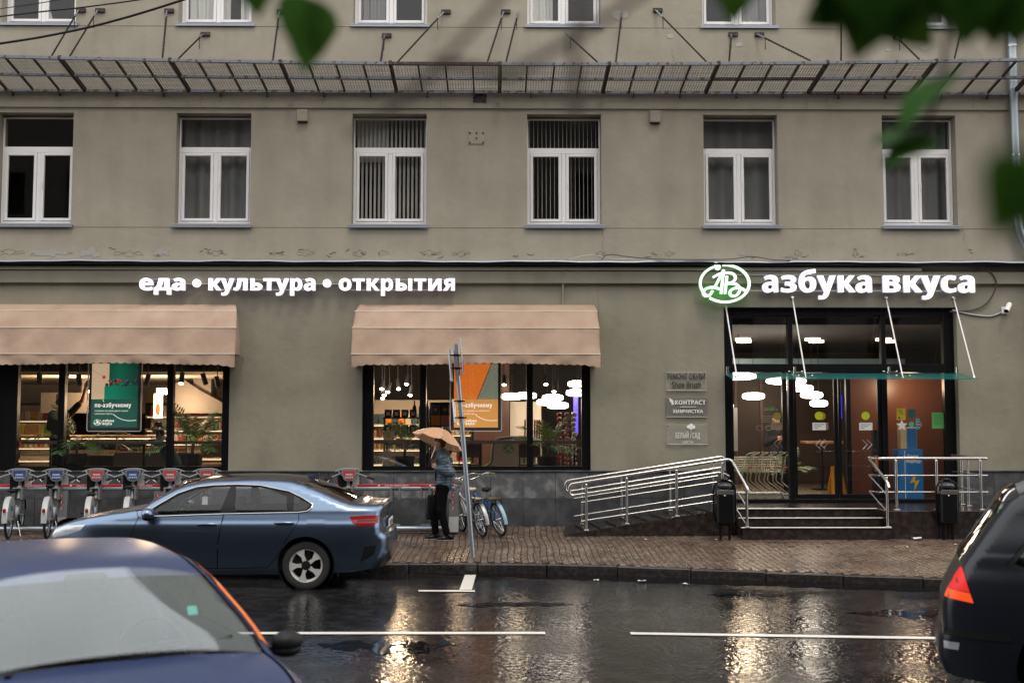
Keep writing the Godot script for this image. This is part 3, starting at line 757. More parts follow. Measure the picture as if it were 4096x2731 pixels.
func build_canopies() -> void:
	var c := thing("mesh_canopy", "long rusty wire mesh canopy on angle iron ribs across the facade", "canopy")
	var at := func(x: float, t: float) -> Vector3: return Vector3(x, lerpf(8.11, front_y(x), t), lerpf(0.06, 1.35, t))
	rng.seed = 5
	for i in 13: # bays
		var x0 := -11.65 + i * 1.945; var x1 := x0 + 1.945
		var s := MB.new()
		s.bar(at.call(x0 + 0.016, 0.0), at.call(x0 + 0.016, 1.0), 0.03, 0.07); part("main_rib", s, M["rusty iron"], c)
		s = MB.new(); s.bar(at.call(x1 - 0.016, 0.0), at.call(x1 - 0.016, 1.0), 0.03, 0.07); part("main_rib", s, M["rusty iron"], c)
		for k in [1, 2, 3]:
			s = MB.new(); var xx := lerpf(x0, x1, k / 4.0)
			s.bar(at.call(xx, 0.02), at.call(xx, 0.98), 0.03, 0.045); part("rib", s, M["rusty iron"], c)
		for t in [0.015, 0.5, 1.0]:
			s = MB.new()
			var w := 0.055 if t != 0.5 else 0.05
			s.bar(at.call(x0 + 0.03, t) + Vector3(0, -0.02, 0), at.call(x1 - 0.03, t) + Vector3(0, -0.02, 0), w, w, 0.004)
			part("rail", s, M["blue grey iron"] if rng.randf() < 0.85 else M["rusty iron"], c)
		s = MB.new()
		var wire := func(p: Vector3, q: Vector3) -> void: s.bar(p, q, 0.006, 0.006)
		for k in 39:
			var xx := x0 + 0.03 + k * 0.0495
			wire.call(at.call(xx, 0.0) + Vector3(0, 0.02, 0), at.call(xx + rng.randf_range(-0.01, 0.01), 1.0) + Vector3(0, 0.02, 0))
		for k in 25: wire.call(at.call(x0, k / 25.0) + Vector3(0, 0.024, 0), at.call(x1, k / 25.0 + rng.randf_range(-0.01, 0.01)) + Vector3(0, 0.024, 0))
		part("wire_mesh", s, mat("wire", lin(0.03, 0.027, 0.027), 0.6), c)
		for k in [0.3, 0.75]:
			s = MB.new(); var xx := lerpf(x0, x1, k); s.bb(xx - 0.012, xx + 0.012, 8.0, 8.1, 0.03, 0.11); part("bracket", s, M["rusty iron"], c)
	var ch := [[-7.93, 9.64, -7.9, 1], [-7.57, 9.64, -7.58, 1], [-6.27, 9.64, -5.95, 1], [-5.58, 9.19, -5.66, 1], [-4.15, 9.63, -4.0, 1], [-2.16, 9.18, -2.09, 1], [-1.04, 9.64, -1.78, 1], [0.09, 9.65, -0.2, 1], [0.37, 9.65, 0.13, 0], [1.27, 9.23, 1.75, 0], [2.34, 9.68, 2.08, 0], [2.98, 9.69, 3.69, 1], [4.41, 9.23, 4.1, 1], [4.91, 9.23, 5.55, 1], [6.51, 9.57, 6.1, 1], [7.55, 9.2, 7.5, 1], [8.82, 9.41, 8.13, 1]]
	for e in ch:
		var a := Vector3(e[0], e[1], 0.07); var b := Vector3(e[2], front_y(e[2]) + 0.03, 1.33)
		var s := MB.new(); var k := int(a.distance_to(b) / 0.045)
		var dir := (b - a).normalized(); var u := dir.cross(Vector3.RIGHT).normalized(); var w := dir.cross(u)
		for i in k: # links, turned by turns
			var p := a.lerp(b, (i + 0.5) / k); var o := u if i % 2 == 0 else w
			s.tube([p - dir * 0.03, p - dir * 0.015 + o * 0.012, p + dir * 0.015 + o * 0.012, p + dir * 0.03, p + dir * 0.015 - o * 0.012, p - dir * 0.015 - o * 0.012], 0.0095, 4, false, true)
		var chain := part("stay_chain", s, M["dark chain"], c)
		s = MB.new(); s.tube([a, a.lerp(b, 0.14)], 0.018, 6); part("turnbuckle", s, M["galvanised"], chain)
		s = MB.new()
		for i in 7: s.box(a.lerp(b, 0.15) - Vector3(0, 0.02 + i * 0.03, 0), Vector3(0.014, 0.022, 0.014))
		part("chain_end", s, M["dark chain"], chain)
		if e[3]: s = MB.new(); s.bb(a.x - 0.09 + 0.04, a.x + 0.09 + 0.04, a.y - 0.03, a.y + 0.05, 0.03, 0.07, 0.006); part("wall_bracket", s, M["rusty iron"], chain)
	# awnings
	awning("tan fabric awning with scalloped edge above the left shop window", -9.75, -4.72, 0.18)
	awning("tan fabric awning with scalloped edge above the middle shop window", -2.64, 1.83)
	# glass canopy of the entrance
	var g := thing("glass_canopy", "green glass entrance canopy hung on four thin white rods", "canopy")
	for e in [[4.18, 5.44], [5.452, 7.19], [7.202, 8.6]]:
		var s := MB.new()
		s.prism(PackedVector2Array([Vector2(0.06, 2.805), Vector2(0.9, 2.675), Vector2(0.9, 2.661), Vector2(0.06, 2.791)]), e[1] - e[0], Transform3D(Basis(Vector3(0, 0, 1), Vector3.UP, Vector3(-1, 0, 0)), Vector3((e[0] + e[1]) / 2, 0, 0)))
		part("glass_panel", s, M["canopy glass"] if M.has("canopy glass") else canopy_glass(), g)
	for e in [[4.25, 4.04, 4.27, 2.73], [5.5, 4.21, 5.51, 2.72], [7.26, 4.21, 7.26, 2.72], [8.53, 4.21, 8.55, 2.72]]:
		var s := MB.new(); s.tube([Vector3(e[0], e[1], 0.02), Vector3(e[2], e[3], 0.78)], 0.013, 8); var rod := part("tie_rod", s, mat("rod white", lin(0.75, 0.73, 0.72), 0.3), g)
		s = MB.new(); s.lathe([Vector2(0.04, 0), Vector2(0.04, 0.012), Vector2(0, 0.02)], 12, Transform3D(Basis(Vector3.RIGHT, PI / 2), Vector3(e[0], e[1], 0.0))); part("rose", s, M["steel"], rod)
		s = MB.new(); s.lathe([Vector2(0.03, 0), Vector2(0.03, 0.012), Vector2(0.012, 0.05)], 10, Transform3D(Basis(), Vector3(e[2], 2.69, 0.78))); part("foot", s, M["steel"], rod)
		s = MB.new()
		if e[0] > 5 and e[0] < 8:
			s.bar(Vector3(e[0] - 0.13, 2.72, 0.8), Vector3(e[0] + 0.13, 2.72, 0.8), 0.014, 0.014); s.bar(Vector3(e[0] - 0.13, 2.83, 0.14), Vector3(e[0] + 0.13, 2.83, 0.14), 0.014, 0.014)
			for k in [-0.12, 0.12]: s.ball(Vector3(e[0] + k, 2.73, 0.8), Vector3.ONE * 0.022, 8); s.ball(Vector3(e[0] + k, 2.835, 0.14), Vector3.ONE * 0.022, 8)
		s.bb(e[0] - 0.025, e[0] + 0.025, 2.8, 2.93, 0.05, 0.1, 0.008)
		part("clamp", s, M["steel"], g)

func canopy_glass() -> StandardMaterial3D:
	var m := mat("canopy glass", Color(0.1, 0.42, 0.4, 0.5), 0.3)
	m.transparency = BaseMaterial3D.TRANSPARENCY_ALPHA
	return m

func awning(label: String, x0: float, x1: float, sr := 0.05) -> void:
	var a := thing("window_awning", label, "awning", Vector3((x0 + x1) / 2, 0, 0))
	var hw := (x1 - x0) / 2
	var prof := [Vector2(0.02, 4.08), Vector2(0.2, 4.03), Vector2(0.35, 3.93), Vector2(0.5, 3.78), Vector2(0.62, 3.6), Vector2(0.7, 3.36), Vector2(0.75, 3.12)]
	var shrink := [0.06, 0.04, 0.02, 0.01, 0.0, 0.0, 0.0]
	var k := 60
	for seg in [[0, 2], [2, 4], [4, 6]]:
		var rows: Array = []
		for i in range(seg[0], seg[1] + 1):
			for sub in (3 if i < seg[1] else 1):
				var r: Array = []
				var ft: float = float(sub) / 3.0
				for j in k + 1:
					var t := float(j) / k
					var p: Vector2 = prof[i].lerp(prof[mini(i + 1, 6)], ft)
					var w: float = hw - lerpf(shrink[i], shrink[mini(i + 1, 6)], ft)
					var along := (float(i - seg[0]) + ft) / float(seg[1] - seg[0])
					var belly := 0.022 * sin(along * PI) * (1.0 + 0.6 * sin(t * 23.0 + seg[0])) + 0.005 * sin(t * 57.0 + along * 4.0) * sin(along * PI)
					var wr: float = hw - sr * pow(1.0 - clampf(p.x / 0.7, 0.0, 1.0), 1.3)
					r.append(Vector3(lerpf(-w, wr, t), p.y - belly * 0.6, p.x - belly))
				rows.append(r)
		rows.reverse()
		var s := MB.new(); s.surf(rows)
		part("cloth_panel", s, M["awning cloth"], a)
	for i in [2, 4, 6]:
		var s := MB.new(); s.tube([Vector3(-hw - 0.005, prof[i].y - 0.004, prof[i].x + 0.004), Vector3(hw + 0.005 - sr * pow(1.0 - clampf(prof[i].x / 0.7, 0.0, 1.0), 1.3), prof[i].y - 0.004, prof[i].x + 0.004)], 0.009, 6)
		part("piping", s, M["awning piping"], a)
	for sd in [-1.0, 1.0]: # gussets
		var s := MB.new()
		var rows: Array = []
		for i in 7:
			var x: float = sd * (hw - (shrink[i] if sd < 0 else sr * pow(1.0 - clampf(prof[i].x / 0.7, 0.0, 1.0), 1.3)))
			rows.append([Vector3(x, prof[i].y, prof[i].x), Vector3(x + sd * 0.012, lerpf(prof[i].y, 3.1, 0.45), prof[i].x * 0.5), Vector3(sd * (hw - (0.03 if sd < 0 else sr)), 3.1, 0.02)])
		if sd < 0: rows.reverse()
		s.surf(rows); part("gusset", s, M["awning cloth"], a)
	# scalloped valance round the front and both ends
	var v := MB.new(); var top: Array = []; var bot: Array = []; var mid: Array = []
	var n := int(hw * 2 / 0.018)
	for j in n + 1:
		var x := lerpf(-hw, hw, float(j) / n)
		var y := 2.95 - 0.02 * absf(sin(x * PI / 0.14)) + 0.015 * sin(x * 1.7 + 1.0)
		if absf(x) > hw - 0.3: y -= 0.05 * (absf(x) - hw + 0.3) / 0.3
		top.append(Vector3(x, 3.125, 0.752)); mid.append(Vector3(x, 3.03, 0.752 + 0.012 * sin(x * 9.0))); bot.append(Vector3(x, y, 0.75 + 0.018 * sin(x * 6.3) + 0.008 * sin(x * 15.0)))
	v.surf([bot, mid, top]); part("valance", v, M["awning cloth"], a)
	for sd in [-1.0, 1.0]:
		v = MB.new(); var t2: Array = []; var b2: Array = []
		for j in 41:
			var z := 0.02 + 0.73 * j / 40.0
			t2.append(Vector3(sd * hw - (sr * (1.0 - z / 0.75) if sd > 0 else 0.0), 3.12, z)); b2.append(Vector3(sd * (hw + 0.015) - (sr * (1.0 - z / 0.75) if sd > 0 else 0.0), 2.93 - 0.03 * absf(sin(z * PI / 0.14)), z))
		if sd > 0: v.surf([t2, b2])
		else: v.surf([b2, t2])
		part("valance", v, M["awning cloth"], a)
	v = MB.new(); v.tube(round_path([Vector3(-hw + 0.02, 3.1, 0.02), Vector3(-hw + 0.02, 3.1, 0.73), Vector3(hw - 0.02, 3.1, 0.73), Vector3(hw - 0.02, 3.1, 0.02)], 0.05), 0.012, 6); part("frame", v, M["galvanised"], a)

# ---------------------------------------------------------------- shop windows, doors, ramp, rails
func glazing(parent: Node, x0: float, x1: float, y0: float, y1: float, z: float, m: Material) -> void:
	var s := MB.new(); s.quad(Vector3(x0, y0, z), Vector3(x1, y0, z), Vector3(x1, y1, z), Vector3(x0, y1, z))
	part("pane", s, m, parent)

func shop_window(b: Node3D, x0: float, x1: float, mull: Array, rail_y: float, left_w: float) -> void:
	var z := -0.12; var y0 := 0.985; var y1 := 3.3
	var bk: Material = M["black frame"]
	var s := MB.new()
	s.bb(x0, x0 + left_w, y0, y1, z - 0.14, z, 0.008); s.bb(x1 - 0.16, x1, y0, y1, z - 0.14, z, 0.008)
	s.bb(x0 + left_w, x1 - 0.16, y0, y0 + 0.1, z - 0.14, z - 0.003, 0.008); s.bb(x0 + left_w, x1 - 0.16, y1 - 0.1, y1, z - 0.14, z - 0.003, 0.008)
	var w := part("shop_window", s, bk, b)
	for m in mull: s = MB.new(); s.bb(m - 0.06, m + 0.06, y0 + 0.1, y1 - 0.1, z - 0.14, z - 0.001, 0.008); part("mullion", s, bk, w)
	s = MB.new(); s.bb(x0 + left_w, x1 - 0.16, rail_y - 0.03, rail_y + 0.03, z - 0.3, z - 0.2, 0.006); part("rail", s, mat("bronze rail", lin(0.05, 0.03, 0.022), 0.4), w)
	var xs: Array = [x0 + left_w]
	for m in mull: xs.append(m - 0.06); xs.append(m + 0.06)
	xs.append(x1 - 0.16)
	for i in range(0, xs.size(), 2): glazing(w, xs[i], xs[i + 1], y0 + 0.1, y1 - 0.1, z - 0.06, M["shop glass"])

func rail_set(called: String, parent: Node, pts: Array, r: float, m: Material, fil := 0.09) -> void:
	var s := MB.new(); s.tube(round_path(pts, fil, 5), r, 10); part(called, s, m, parent)

func build_entrance() -> void:
	var b: Node3D = get_node("apartment_building")
	shop_window(b, -9.43, -4.98, [-8.12, -6.11], 1.52, 0.5)
	shop_window(b, -2.53, 1.71, [-1.41, 0.585], 1.53, 0.2)
	var bk: Material = M["black frame"]
	# entrance glazing
	var z := -0.15
	var s := MB.new()
	s.bb(4.21, 4.4, 0.41, 4.045, z - 0.14, z, 0.008); s.bb(8.38, 8.58, 0.41, 4.045, z - 0.14, z, 0.008)
	s.bb(4.4, 8.38, 3.9, 4.045, z - 0.14, z - 0.002, 0.008); s.bb(4.4, 8.38, 2.83, 2.99, z - 0.14, z - 0.002, 0.008)
	s.bb(4.4, 8.38, 0.405, 0.47, z - 0.14, z - 0.002, 0.008)
	var w := part("entrance_front", s, bk, b)
	for x in [5.49, 7.25]:
		s = MB.new(); s.bb(x - 0.045, x + 0.045, 2.99, 3.9, z - 0.14, z - 0.001, 0.008); part("mullion", s, bk, w)
		s = MB.new(); s.bb(x - 0.05, x + 0.05, 0.47, 2.83, z - 0.14, z - 0.001, 0.008); part("mullion", s, bk, w)
	for e in [[4.4, 5.445], [5.535, 7.205], [7.295, 8.38]]: glazing(w, e[0], e[1], 2.99, 3.9, z - 0.06, M["shop glass"])
	for e in [[4.4, 5.44], [7.3, 8.38]]: glazing(w, e[0], e[1], 0.47, 2.83, z - 0.06, M["shop glass"])
	for e in [[5.545, 6.37], [6.385, 7.195]]:
		s = MB.new()
		s.bb(e[0], e[0] + 0.05, 0.475, 2.82, z - 0.1, z - 0.04, 0.006); s.bb(e[1] - 0.07, e[1], 0.475, 2.82, z - 0.1, z - 0.04, 0.006)
		s.bb(e[0] + 0.05, e[1] - 0.07, 0.475, 0.56, z - 0.1, z - 0.041, 0.006); s.bb(e[0] + 0.05, e[1] - 0.07, 2.74, 2.82, z - 0.1, z - 0.041, 0.006)
		var d := part("sliding_door", s, bk, b)
		glazing(d, e[0] + 0.05, e[1] - 0.07, 0.56, 2.74, z - 0.07, M["shop glass"])
	# inner frame posts of the vestibule
	for e in [5.68, 6.95]: s = MB.new(); s.bb(e - 0.045, e + 0.045, 0.41, 3.0, -1.5, -1.4, 0.008); part("vestibule_post", s, bk, b)
	# steps, platform
	var st := thing("entrance_steps", "dark red brown granite steps with metal nosings up to the shop entrance", "steps", Vector3(5.3, 0, 0))
	var R: Material = M["red brown granite"]
	s = MB.new(); s.bb(-1.35, 3.5, -0.3, 0.405, -0.6, 1.33, 0.006); part("landing", s, R, st)
	s = MB.new(); s.bb(1.27, 3.5, -0.3, 0.408, 1.334, 1.86, 0.006); part("side_block", s, R, st)
	for e in [[0.27, 1.334, 1.63], [0.135, 1.634, 1.93]]: s = MB.new(); s.bb(-1.2, 1.265, -0.3, e[0], e[1], e[2], 0.006); part("step", s, R, st)
	for e in [[0.418, 1.3, 1.36, -1.3, 1.26], [0.283, 1.6, 1.66, -1.22, 1.262], [0.148, 1.9, 1.96, -1.24, 1.3]]: s = MB.new(); s.bb(e[3], e[4], e[0] - 0.02, e[0], e[1], e[2], 0.008); part("nosing", s, mat("nosing", lin(0.5, 0.48, 0.46), 0.4, 0.6), st)
	# ramp
	var rp := thing("wheelchair_ramp", "sloping dark granite wheelchair ramp left of the entrance steps", "ramp", Vector3(2.6, 0, 0))
	s = MB.new()
	s.prism(PackedVector2Array([Vector2(-1.5, -0.06), Vector2(-1.4, -0.01), Vector2(1.12, 0.375), Vector2(1.35, 0.4), Vector2(1.346, -0.3), Vector2(-1.5, -0.3)]), 1.4, Transform3D(Basis(), Vector3(0, 0, 0.76)))
	part("ramp_body", s, R, rp)
	for i in 9:
		var x := -1.2 + i * 0.27; s = MB.new(); s.bar(Vector3(x, 0.025 + (x + 1.4) * 0.152, 0.15), Vector3(x + 0.09, 0.025 + (x + 1.49) * 0.152 - 0.012, 1.42), 0.035, 0.012)
		part("grip_strip", s, M["rubber"], rp)
	# rails
	var S: Material = M["steel"]
	for e in [["shiny steel handrail along the street side of the wheelchair ramp", 1.4, 0], ["shiny steel handrail along the wall side of the wheelchair ramp", 0.3, 1]]:
		var r := thing("ramp_railing", e[0], "railing", Vector3(2.6, 0, e[1]), 0.0, "")
		var sl := 0.152
		var ty := func(x: float) -> float: return 0.83 + (x + 1.4) * sl * 1.02
		var x0 := -1.38
		if e[2] == 0:
			rail_set("handrail", r, [Vector3(x0 + 0.25, ty.call(x0 + 0.25) - 0.2, 0), Vector3(x0, ty.call(x0) - 0.2, 0), Vector3(x0, ty.call(x0), 0), Vector3(1.42, ty.call(1.42), 0), Vector3(1.58, 0.8, 0.55), Vector3(1.59, 0.73, 0.56)], 0.025, S, 0.08)
			rail_set("lower_handrail", r, [Vector3(x0 + 0.2, ty.call(x0) - 0.17, 0), Vector3(1.25, ty.call(1.25) - 0.2, 0), Vector3(1.38, ty.call(1.3) - 0.28, 0)], 0.022, S)
			for k in [0.34, 0.66]:
				rail_set("bar", r, [Vector3(x0 + 0.2, ty.call(x0 + 0.2) - k, 0), Vector3(1.4, ty.call(1.4) - k - 0.02, 0), Vector3(1.56, 0.78 - k + 0.06, 0.53)], 0.013, S, 0.05)
			for x in [-1.09, -0.39, 0.47, 1.26]:
				s = MB.new(); s.tube([Vector3(x, (x + 1.4) * sl - 0.015, 0.03), Vector3(x, ty.call(x) - 0.05, 0.03)], 0.024, 12); s.ball(Vector3(x, ty.call(x) - 0.05, 0.03), Vector3(0.026, 0.02, 0.026), 10)
				s.bb(x - 0.045, x + 0.045, (x + 1.4) * sl - 0.01, (x + 1.4) * sl + 0.02, -0.02, 0.08, 0.006); part("post", s, S, r)
			s = MB.new(); s.tube([Vector3(1.57, 0.14, 0.52), Vector3(1.57, 0.78, 0.52)], 0.024, 12); s.bb(1.525, 1.615, 0.135, 0.16, 0.475, 0.565, 0.006); part("post", s, S, r)
		else:
			rail_set("handrail", r, [Vector3(x0 + 0.3, ty.call(x0 + 0.3) - 0.2, 0), Vector3(x0, ty.call(x0) - 0.2, 0), Vector3(x0, ty.call(x0), 0), Vector3(1.52, ty.call(1.5), 0), Vector3(1.52, ty.call(1.5) - 0.2, 0), Vector3(1.3, ty.call(1.3) - 0.2, 0)], 0.025, S, 0.08)
			rail_set("lower_handrail", r, [Vector3(x0 + 0.25, ty.call(x0 + 0.25) - 0.2, 0), Vector3(1.3, ty.call(1.3) - 0.2, 0)], 0.022, S)
			for k in [0.34, 0.66]: rail_set("bar", r, [Vector3(x0 + 0.15, ty.call(x0 + 0.15) - k, 0), Vector3(1.4, ty.call(1.4) - k, 0)], 0.013, S)
			for x in [-1.08, -0.36, 0.53, 1.32]:
				s = MB.new(); s.tube([Vector3(x, (x + 1.4) * sl - 0.015, -0.03), Vector3(x, ty.call(x) - 0.05, -0.03)], 0.024, 12)
				s.bb(x - 0.045, x + 0.045, (x + 1.4) * sl - 0.01, (x + 1.4) * sl + 0.02, -0.08, 0.02, 0.006); part("post", s, S, r)
	var pr := thing("platform_railing", "shiny steel railing round the right side of the entrance platform", "railing", Vector3(7.4, 0.405, 1.72))
	rail_set("handrail", pr, [Vector3(-0.85, 0.4, 0.27), Vector3(-0.86, 0.48, 0.24), Vector3(-0.98, 0.88, -0.35), Vector3(-0.9, 0.88, 0.0), Vector3(0.94, 0.88, 0.0), Vector3(0.98, 0.88, -1.6)], 0.027, S, 0.06)
	for k in [0.59, 0.31]:
		rail_set("bar", pr, [Vector3(-0.86, k - 0.32, 0.2), Vector3(-1.0, k, -0.3), Vector3(-0.9, k, 0.0), Vector3(0.94, k, 0.0), Vector3(0.98, k, -1.6)], 0.014, S, 0.04)
	for e in [[-0.64, 0.03, 0], [0.05, 0.03, 0], [0.8, 0.03, 0], [0.95, -0.85, 0], [0.98, -1.2, 0], [-0.86, 0.19, -0.27]]:
		s = MB.new(); s.tube([Vector3(e[0], e[2], e[1]), Vector3(e[0], 0.84 if e[2] == 0 else 0.56, e[1])], 0.024, 12); s.bb(e[0] - 0.045, e[0] + 0.045, e[2], e[2] + 0.025, e[1] - 0.045, e[1] + 0.045, 0.006); s.ball(Vector3(e[0], 0.84 if e[2] == 0 else 0.56, e[1]), Vector3(0.026, 0.02, 0.026), 10)
		part("post", s, S, pr)
	# litter bins
	var bin := thing("litter_bin", "black arched litter bin in front of the ramp railing, beside the steps", "litter bin", Vector3(3.79, -0.062, 1.95), 0.0, "arched litter bins by the entrance")
	s = MB.new(); s.bb(-0.15, 0.15, 0.27, 0.8, -0.12, 0.12, 0.03); part("body", s, M["black paint"], bin)
	s = MB.new(); s.tube(round_path([Vector3(-0.185, 0.25, 0), Vector3(-0.185, 0.98, 0), Vector3(0.185, 0.98, 0), Vector3(0.185, 0.25, 0)], 0.18, 8, true), 0.017, 8, false, true); part("arch_frame", s, M["black paint"], bin)
	s = MB.new(); s.ball(Vector3(0, 0.9, 0), Vector3(0.13, 0.065, 0.13), 14); part("lid", s, mat("bin lid", lin(0.05, 0.052, 0.06), 0.12, 0.3), bin)
	s = MB.new(); s.ball(Vector3(0, 1.0, 0), Vector3(0.07, 0.03, 0.05), 10); s.bb(-0.02, 0.02, 0.96, 1.03, -0.02, 0.02, 0.005); part("crest", s, M["black paint"], bin)
	for x in [-0.075, 0.075]: s = MB.new(); s.bb(x - 0.018, x + 0.018, 0.0, 0.27, -0.018, 0.018); part("leg", s, M["black paint"], bin)
	s = MB.new(); s.bb(-0.14, 0.14, 0.76, 0.83, 0.115, 0.124, 0.003); part("rim", s, mat("bin rim", lin(0.25, 0.24, 0.23), 0.25, 0.8), bin)
	s = MB.new(); s.ball(Vector3(-0.02, 0.74, 0.13), Vector3(0.02, 0.01, 0.01), 6); part("lock", s, M["steel"], bin)
	twin(bin, "litter_bin", "black arched litter bin in front of the platform, under the blue charger", Vector3(7.54, -0.062, 1.95))
	# stickers on the doors
	var zz := z - 0.066
	var dot := mat("lime sticker", lin(0.62, 0.72, 0.02), 0.5); var wl := mat("white sticker", lin(0.88, 0.88, 0.88), 0.5)
	var dot2 := mat("yellow sticker", lin(0.5, 0.42, 0.03), 0.5); var wl2 := mat("beige sticker", lin(0.5, 0.36, 0.2), 0.5)
	for e in [[6.02, zz, "left sliding door leaf", dot, wl, 0], [6.9, zz, "right sliding door leaf", dot, wl, 1], [5.53, -1.42, "inner glass screen, left of the door post", dot2, wl2, 0], [6.42, -1.42, "inner glass screen, behind the left leaf", dot2, wl2, 1]]:
		s = MB.new(); s.lathe([Vector2(0.078, 0), Vector2(0.078, 0.002), Vector2(0, 0.002)], 24, Transform3D(Basis(Vector3.RIGHT, PI / 2), Vector3.ZERO))
		single("round_sticker", s, e[3], "round %s sticker on the %s" % ["lime" if e[3] == dot else "yellow", e[2]], "sticker", Vector3(e[0], 2.02, e[1]))
		s = MB.new(); s.box(Vector3.ZERO, Vector3(0.25, 0.14, 0.002), 0.0009)
		var lb := single("label_sticker", s, e[4], "small rectangular %s label on the %s" % ["white" if e[4] == wl else "beige", e[2]], "sticker", Vector3(e[0], 1.82, e[1]))
		for k in 3: s = MB.new(); s.bb(-0.1, [0.1, 0.04, -0.02][k], 0.03 - k * 0.035, 0.042 - k * 0.035, 0.0012, 0.002); part("print", s, mat("grey print", lin(0.2, 0.2, 0.22), 0.6), lb)
		var ch := thing("chevron_sticker", "%s double chevron pointing %s on the %s" % ["white" if e[4] == wl else "beige", "right" if e[5] else "left", e[2]], "sticker", Vector3(e[0] + 0.02, 1.48, e[1]))
		for k in 2:
			s = MB.new(); var sg := 1.0 if e[5] else -1.0; var o := (k - 0.5) * 0.09
			s.bar(Vector3(o - sg * 0.045, 0.09, 0), Vector3(o + sg * 0.045, 0, 0), 0.002, 0.016, 0.0, Vector3(0, 0, 1)); s.bar(Vector3(o - sg * 0.045, -0.09, 0), Vector3(o + sg * 0.045, 0, 0), 0.002, 0.016, 0.0, Vector3(0, 0, 1))
			part("chevron", s, e[4], ch)
	# notices on the right hand pane
	var nt := func(called: String, label: String, x: float, y: float, w_: float, h_: float, c: Color) -> MeshInstance3D:
		var q := MB.new(); q.box(Vector3.ZERO, Vector3(w_, h_, 0.002), 0.0009)
		return single(called, q, mat(label.left(18), c, 0.6), label, "notice", Vector3(x, y, zz))
	var y1: MeshInstance3D = nt.call("notice", "yellow square sticker with a black bird sketch on the right entrance pane", 7.57, 2.05, 0.17, 0.22, lin(0.6, 0.45, 0.02))
	s = MB.new(); s.tube([Vector3(-0.04, 0.05, 0.002), Vector3(0.0, 0.08, 0.002), Vector3(0.02, 0.04, 0.002), Vector3(-0.02, 0.02, 0.002), Vector3(0.04, 0.0, 0.002)], 0.004, 4); s.lathe([Vector2(0.018, 0), Vector2(0, 0.002)], 12, Transform3D(Basis(Vector3.RIGHT, PI / 2), Vector3(-0.04, -0.07, 0.001))); part("print", s, M["black plastic"], y1)
	nt.call("notice", "small dark green sticker right of the yellow square one", 7.77, 2.06, 0.14, 0.16, lin(0.01, 0.09, 0.09))
	nt.call("notice", "small teal and orange leaflet above the age limit sticker", 7.88, 1.87, 0.08, 0.2, lin(0.1, 0.3, 0.35))
	var gr: MeshInstance3D = nt.call("notice", "bright green paper notice on the far right entrance pane", 8.27, 1.93, 0.24, 0.3, lin(0.1, 0.42, 0.1))
	for k in 6: s = MB.new(); s.bb(-0.08, 0.06, 0.1 - k * 0.035, 0.11 - k * 0.035, 0.0012, 0.002); part("print", s, mat("green print", lin(0.03, 0.15, 0.04), 0.6), gr)
	s = MB.new(); s.lathe([Vector2(0.05, 0), Vector2(0.05, 0.002), Vector2(0, 0.002)], 20, Transform3D(Basis(Vector3.RIGHT, PI / 2), Vector3.ZERO))
	single("round_sticker", s, mat("mint sticker", lin(0.05, 0.5, 0.35), 0.5), "round mint sticker between the star and the age limit sticker", "sticker", Vector3(7.76, 1.86, zz))
	var ag := thing("age_sticker", "round black and white 18+ sticker on the right entrance pane", "sticker", Vector3(7.9, 1.855, zz + 0.004))
	s = MB.new(); s.lathe([Vector2(0.048, 0), Vector2(0.048, 0.002), Vector2(0, 0.002)], 20, Transform3D(Basis(Vector3.RIGHT, PI / 2), Vector3.ZERO)); part("disc", s, wl, ag)
	s = MB.new(); s.lathe([Vector2(0.04, 0), Vector2(0.04, 0.0015), Vector2(0, 0.0015)], 20, Transform3D(Basis(Vector3.RIGHT, PI / 2), Vector3(0, 0, 0.002))); part("face", s, M["black plastic"], ag)
	lettering("18+", -0.03, -0.014, 0.0045, 0.06, 0.04, 0.001, wl, ag)
	var star := PackedVector2Array()
	for i in 10: var a := PI / 2 + TAU * i / 10; var rr := 0.11 if i % 2 == 0 else 0.052; star.append(Vector2(cos(a) * rr, sin(a) * rr))
	s = MB.new(); s.prism(star, 0.002)
	var sk := single("star_sticker", s, wl, "white star sticker with a yellow edge on the right entrance pane", "sticker", Vector3(7.58, 1.84, zz))
	s = MB.new(); s.prism(star, 0.002, Transform3D(Basis(Vector3(0, 0, 1), 0.2).scaled(Vector3.ONE), Vector3(0.012, -0.012, -0.003))); part("shadow_edge", s, dot2, sk)

# ---------------------------------------------------------------- signs
func word(parent: Node, t: String, x0: float, x1: float, yb: float, h: float, m: Material, side: Material) -> void:
	# one channel letter each: a lit face on a pale side
	var full := textmesh(t, h, 0.05).get_aabb()
	var k := (x1 - x0) / full.size.x
	var base := textmesh("н", h, 0.05).get_aabb().position.y
	var pre := ""
	for i in t.length():
		var ch := t[i]
		if ch != " ":
			var before := textmesh(pre + ch, h, 0.05).get_aabb()
			var own := textmesh(ch, h, 0.05)
			var ob := own.get_aabb()
			var o := part("letter", own, m, parent)
			# right edge of "pre + ch" is the right edge of this letter
			var right_ := before.end.x - full.position.x
			o.scale = Vector3(k, 1, 1)
			o.position = Vector3(x0 + (right_ - ob.end.x) * k, yb - base, 0.2)
			var bk := textmesh(ch, h, 0.06)
			var o2 := part("return", bk, side, o)
			o2.position = Vector3(0, 0, -0.056)
		pre += ch

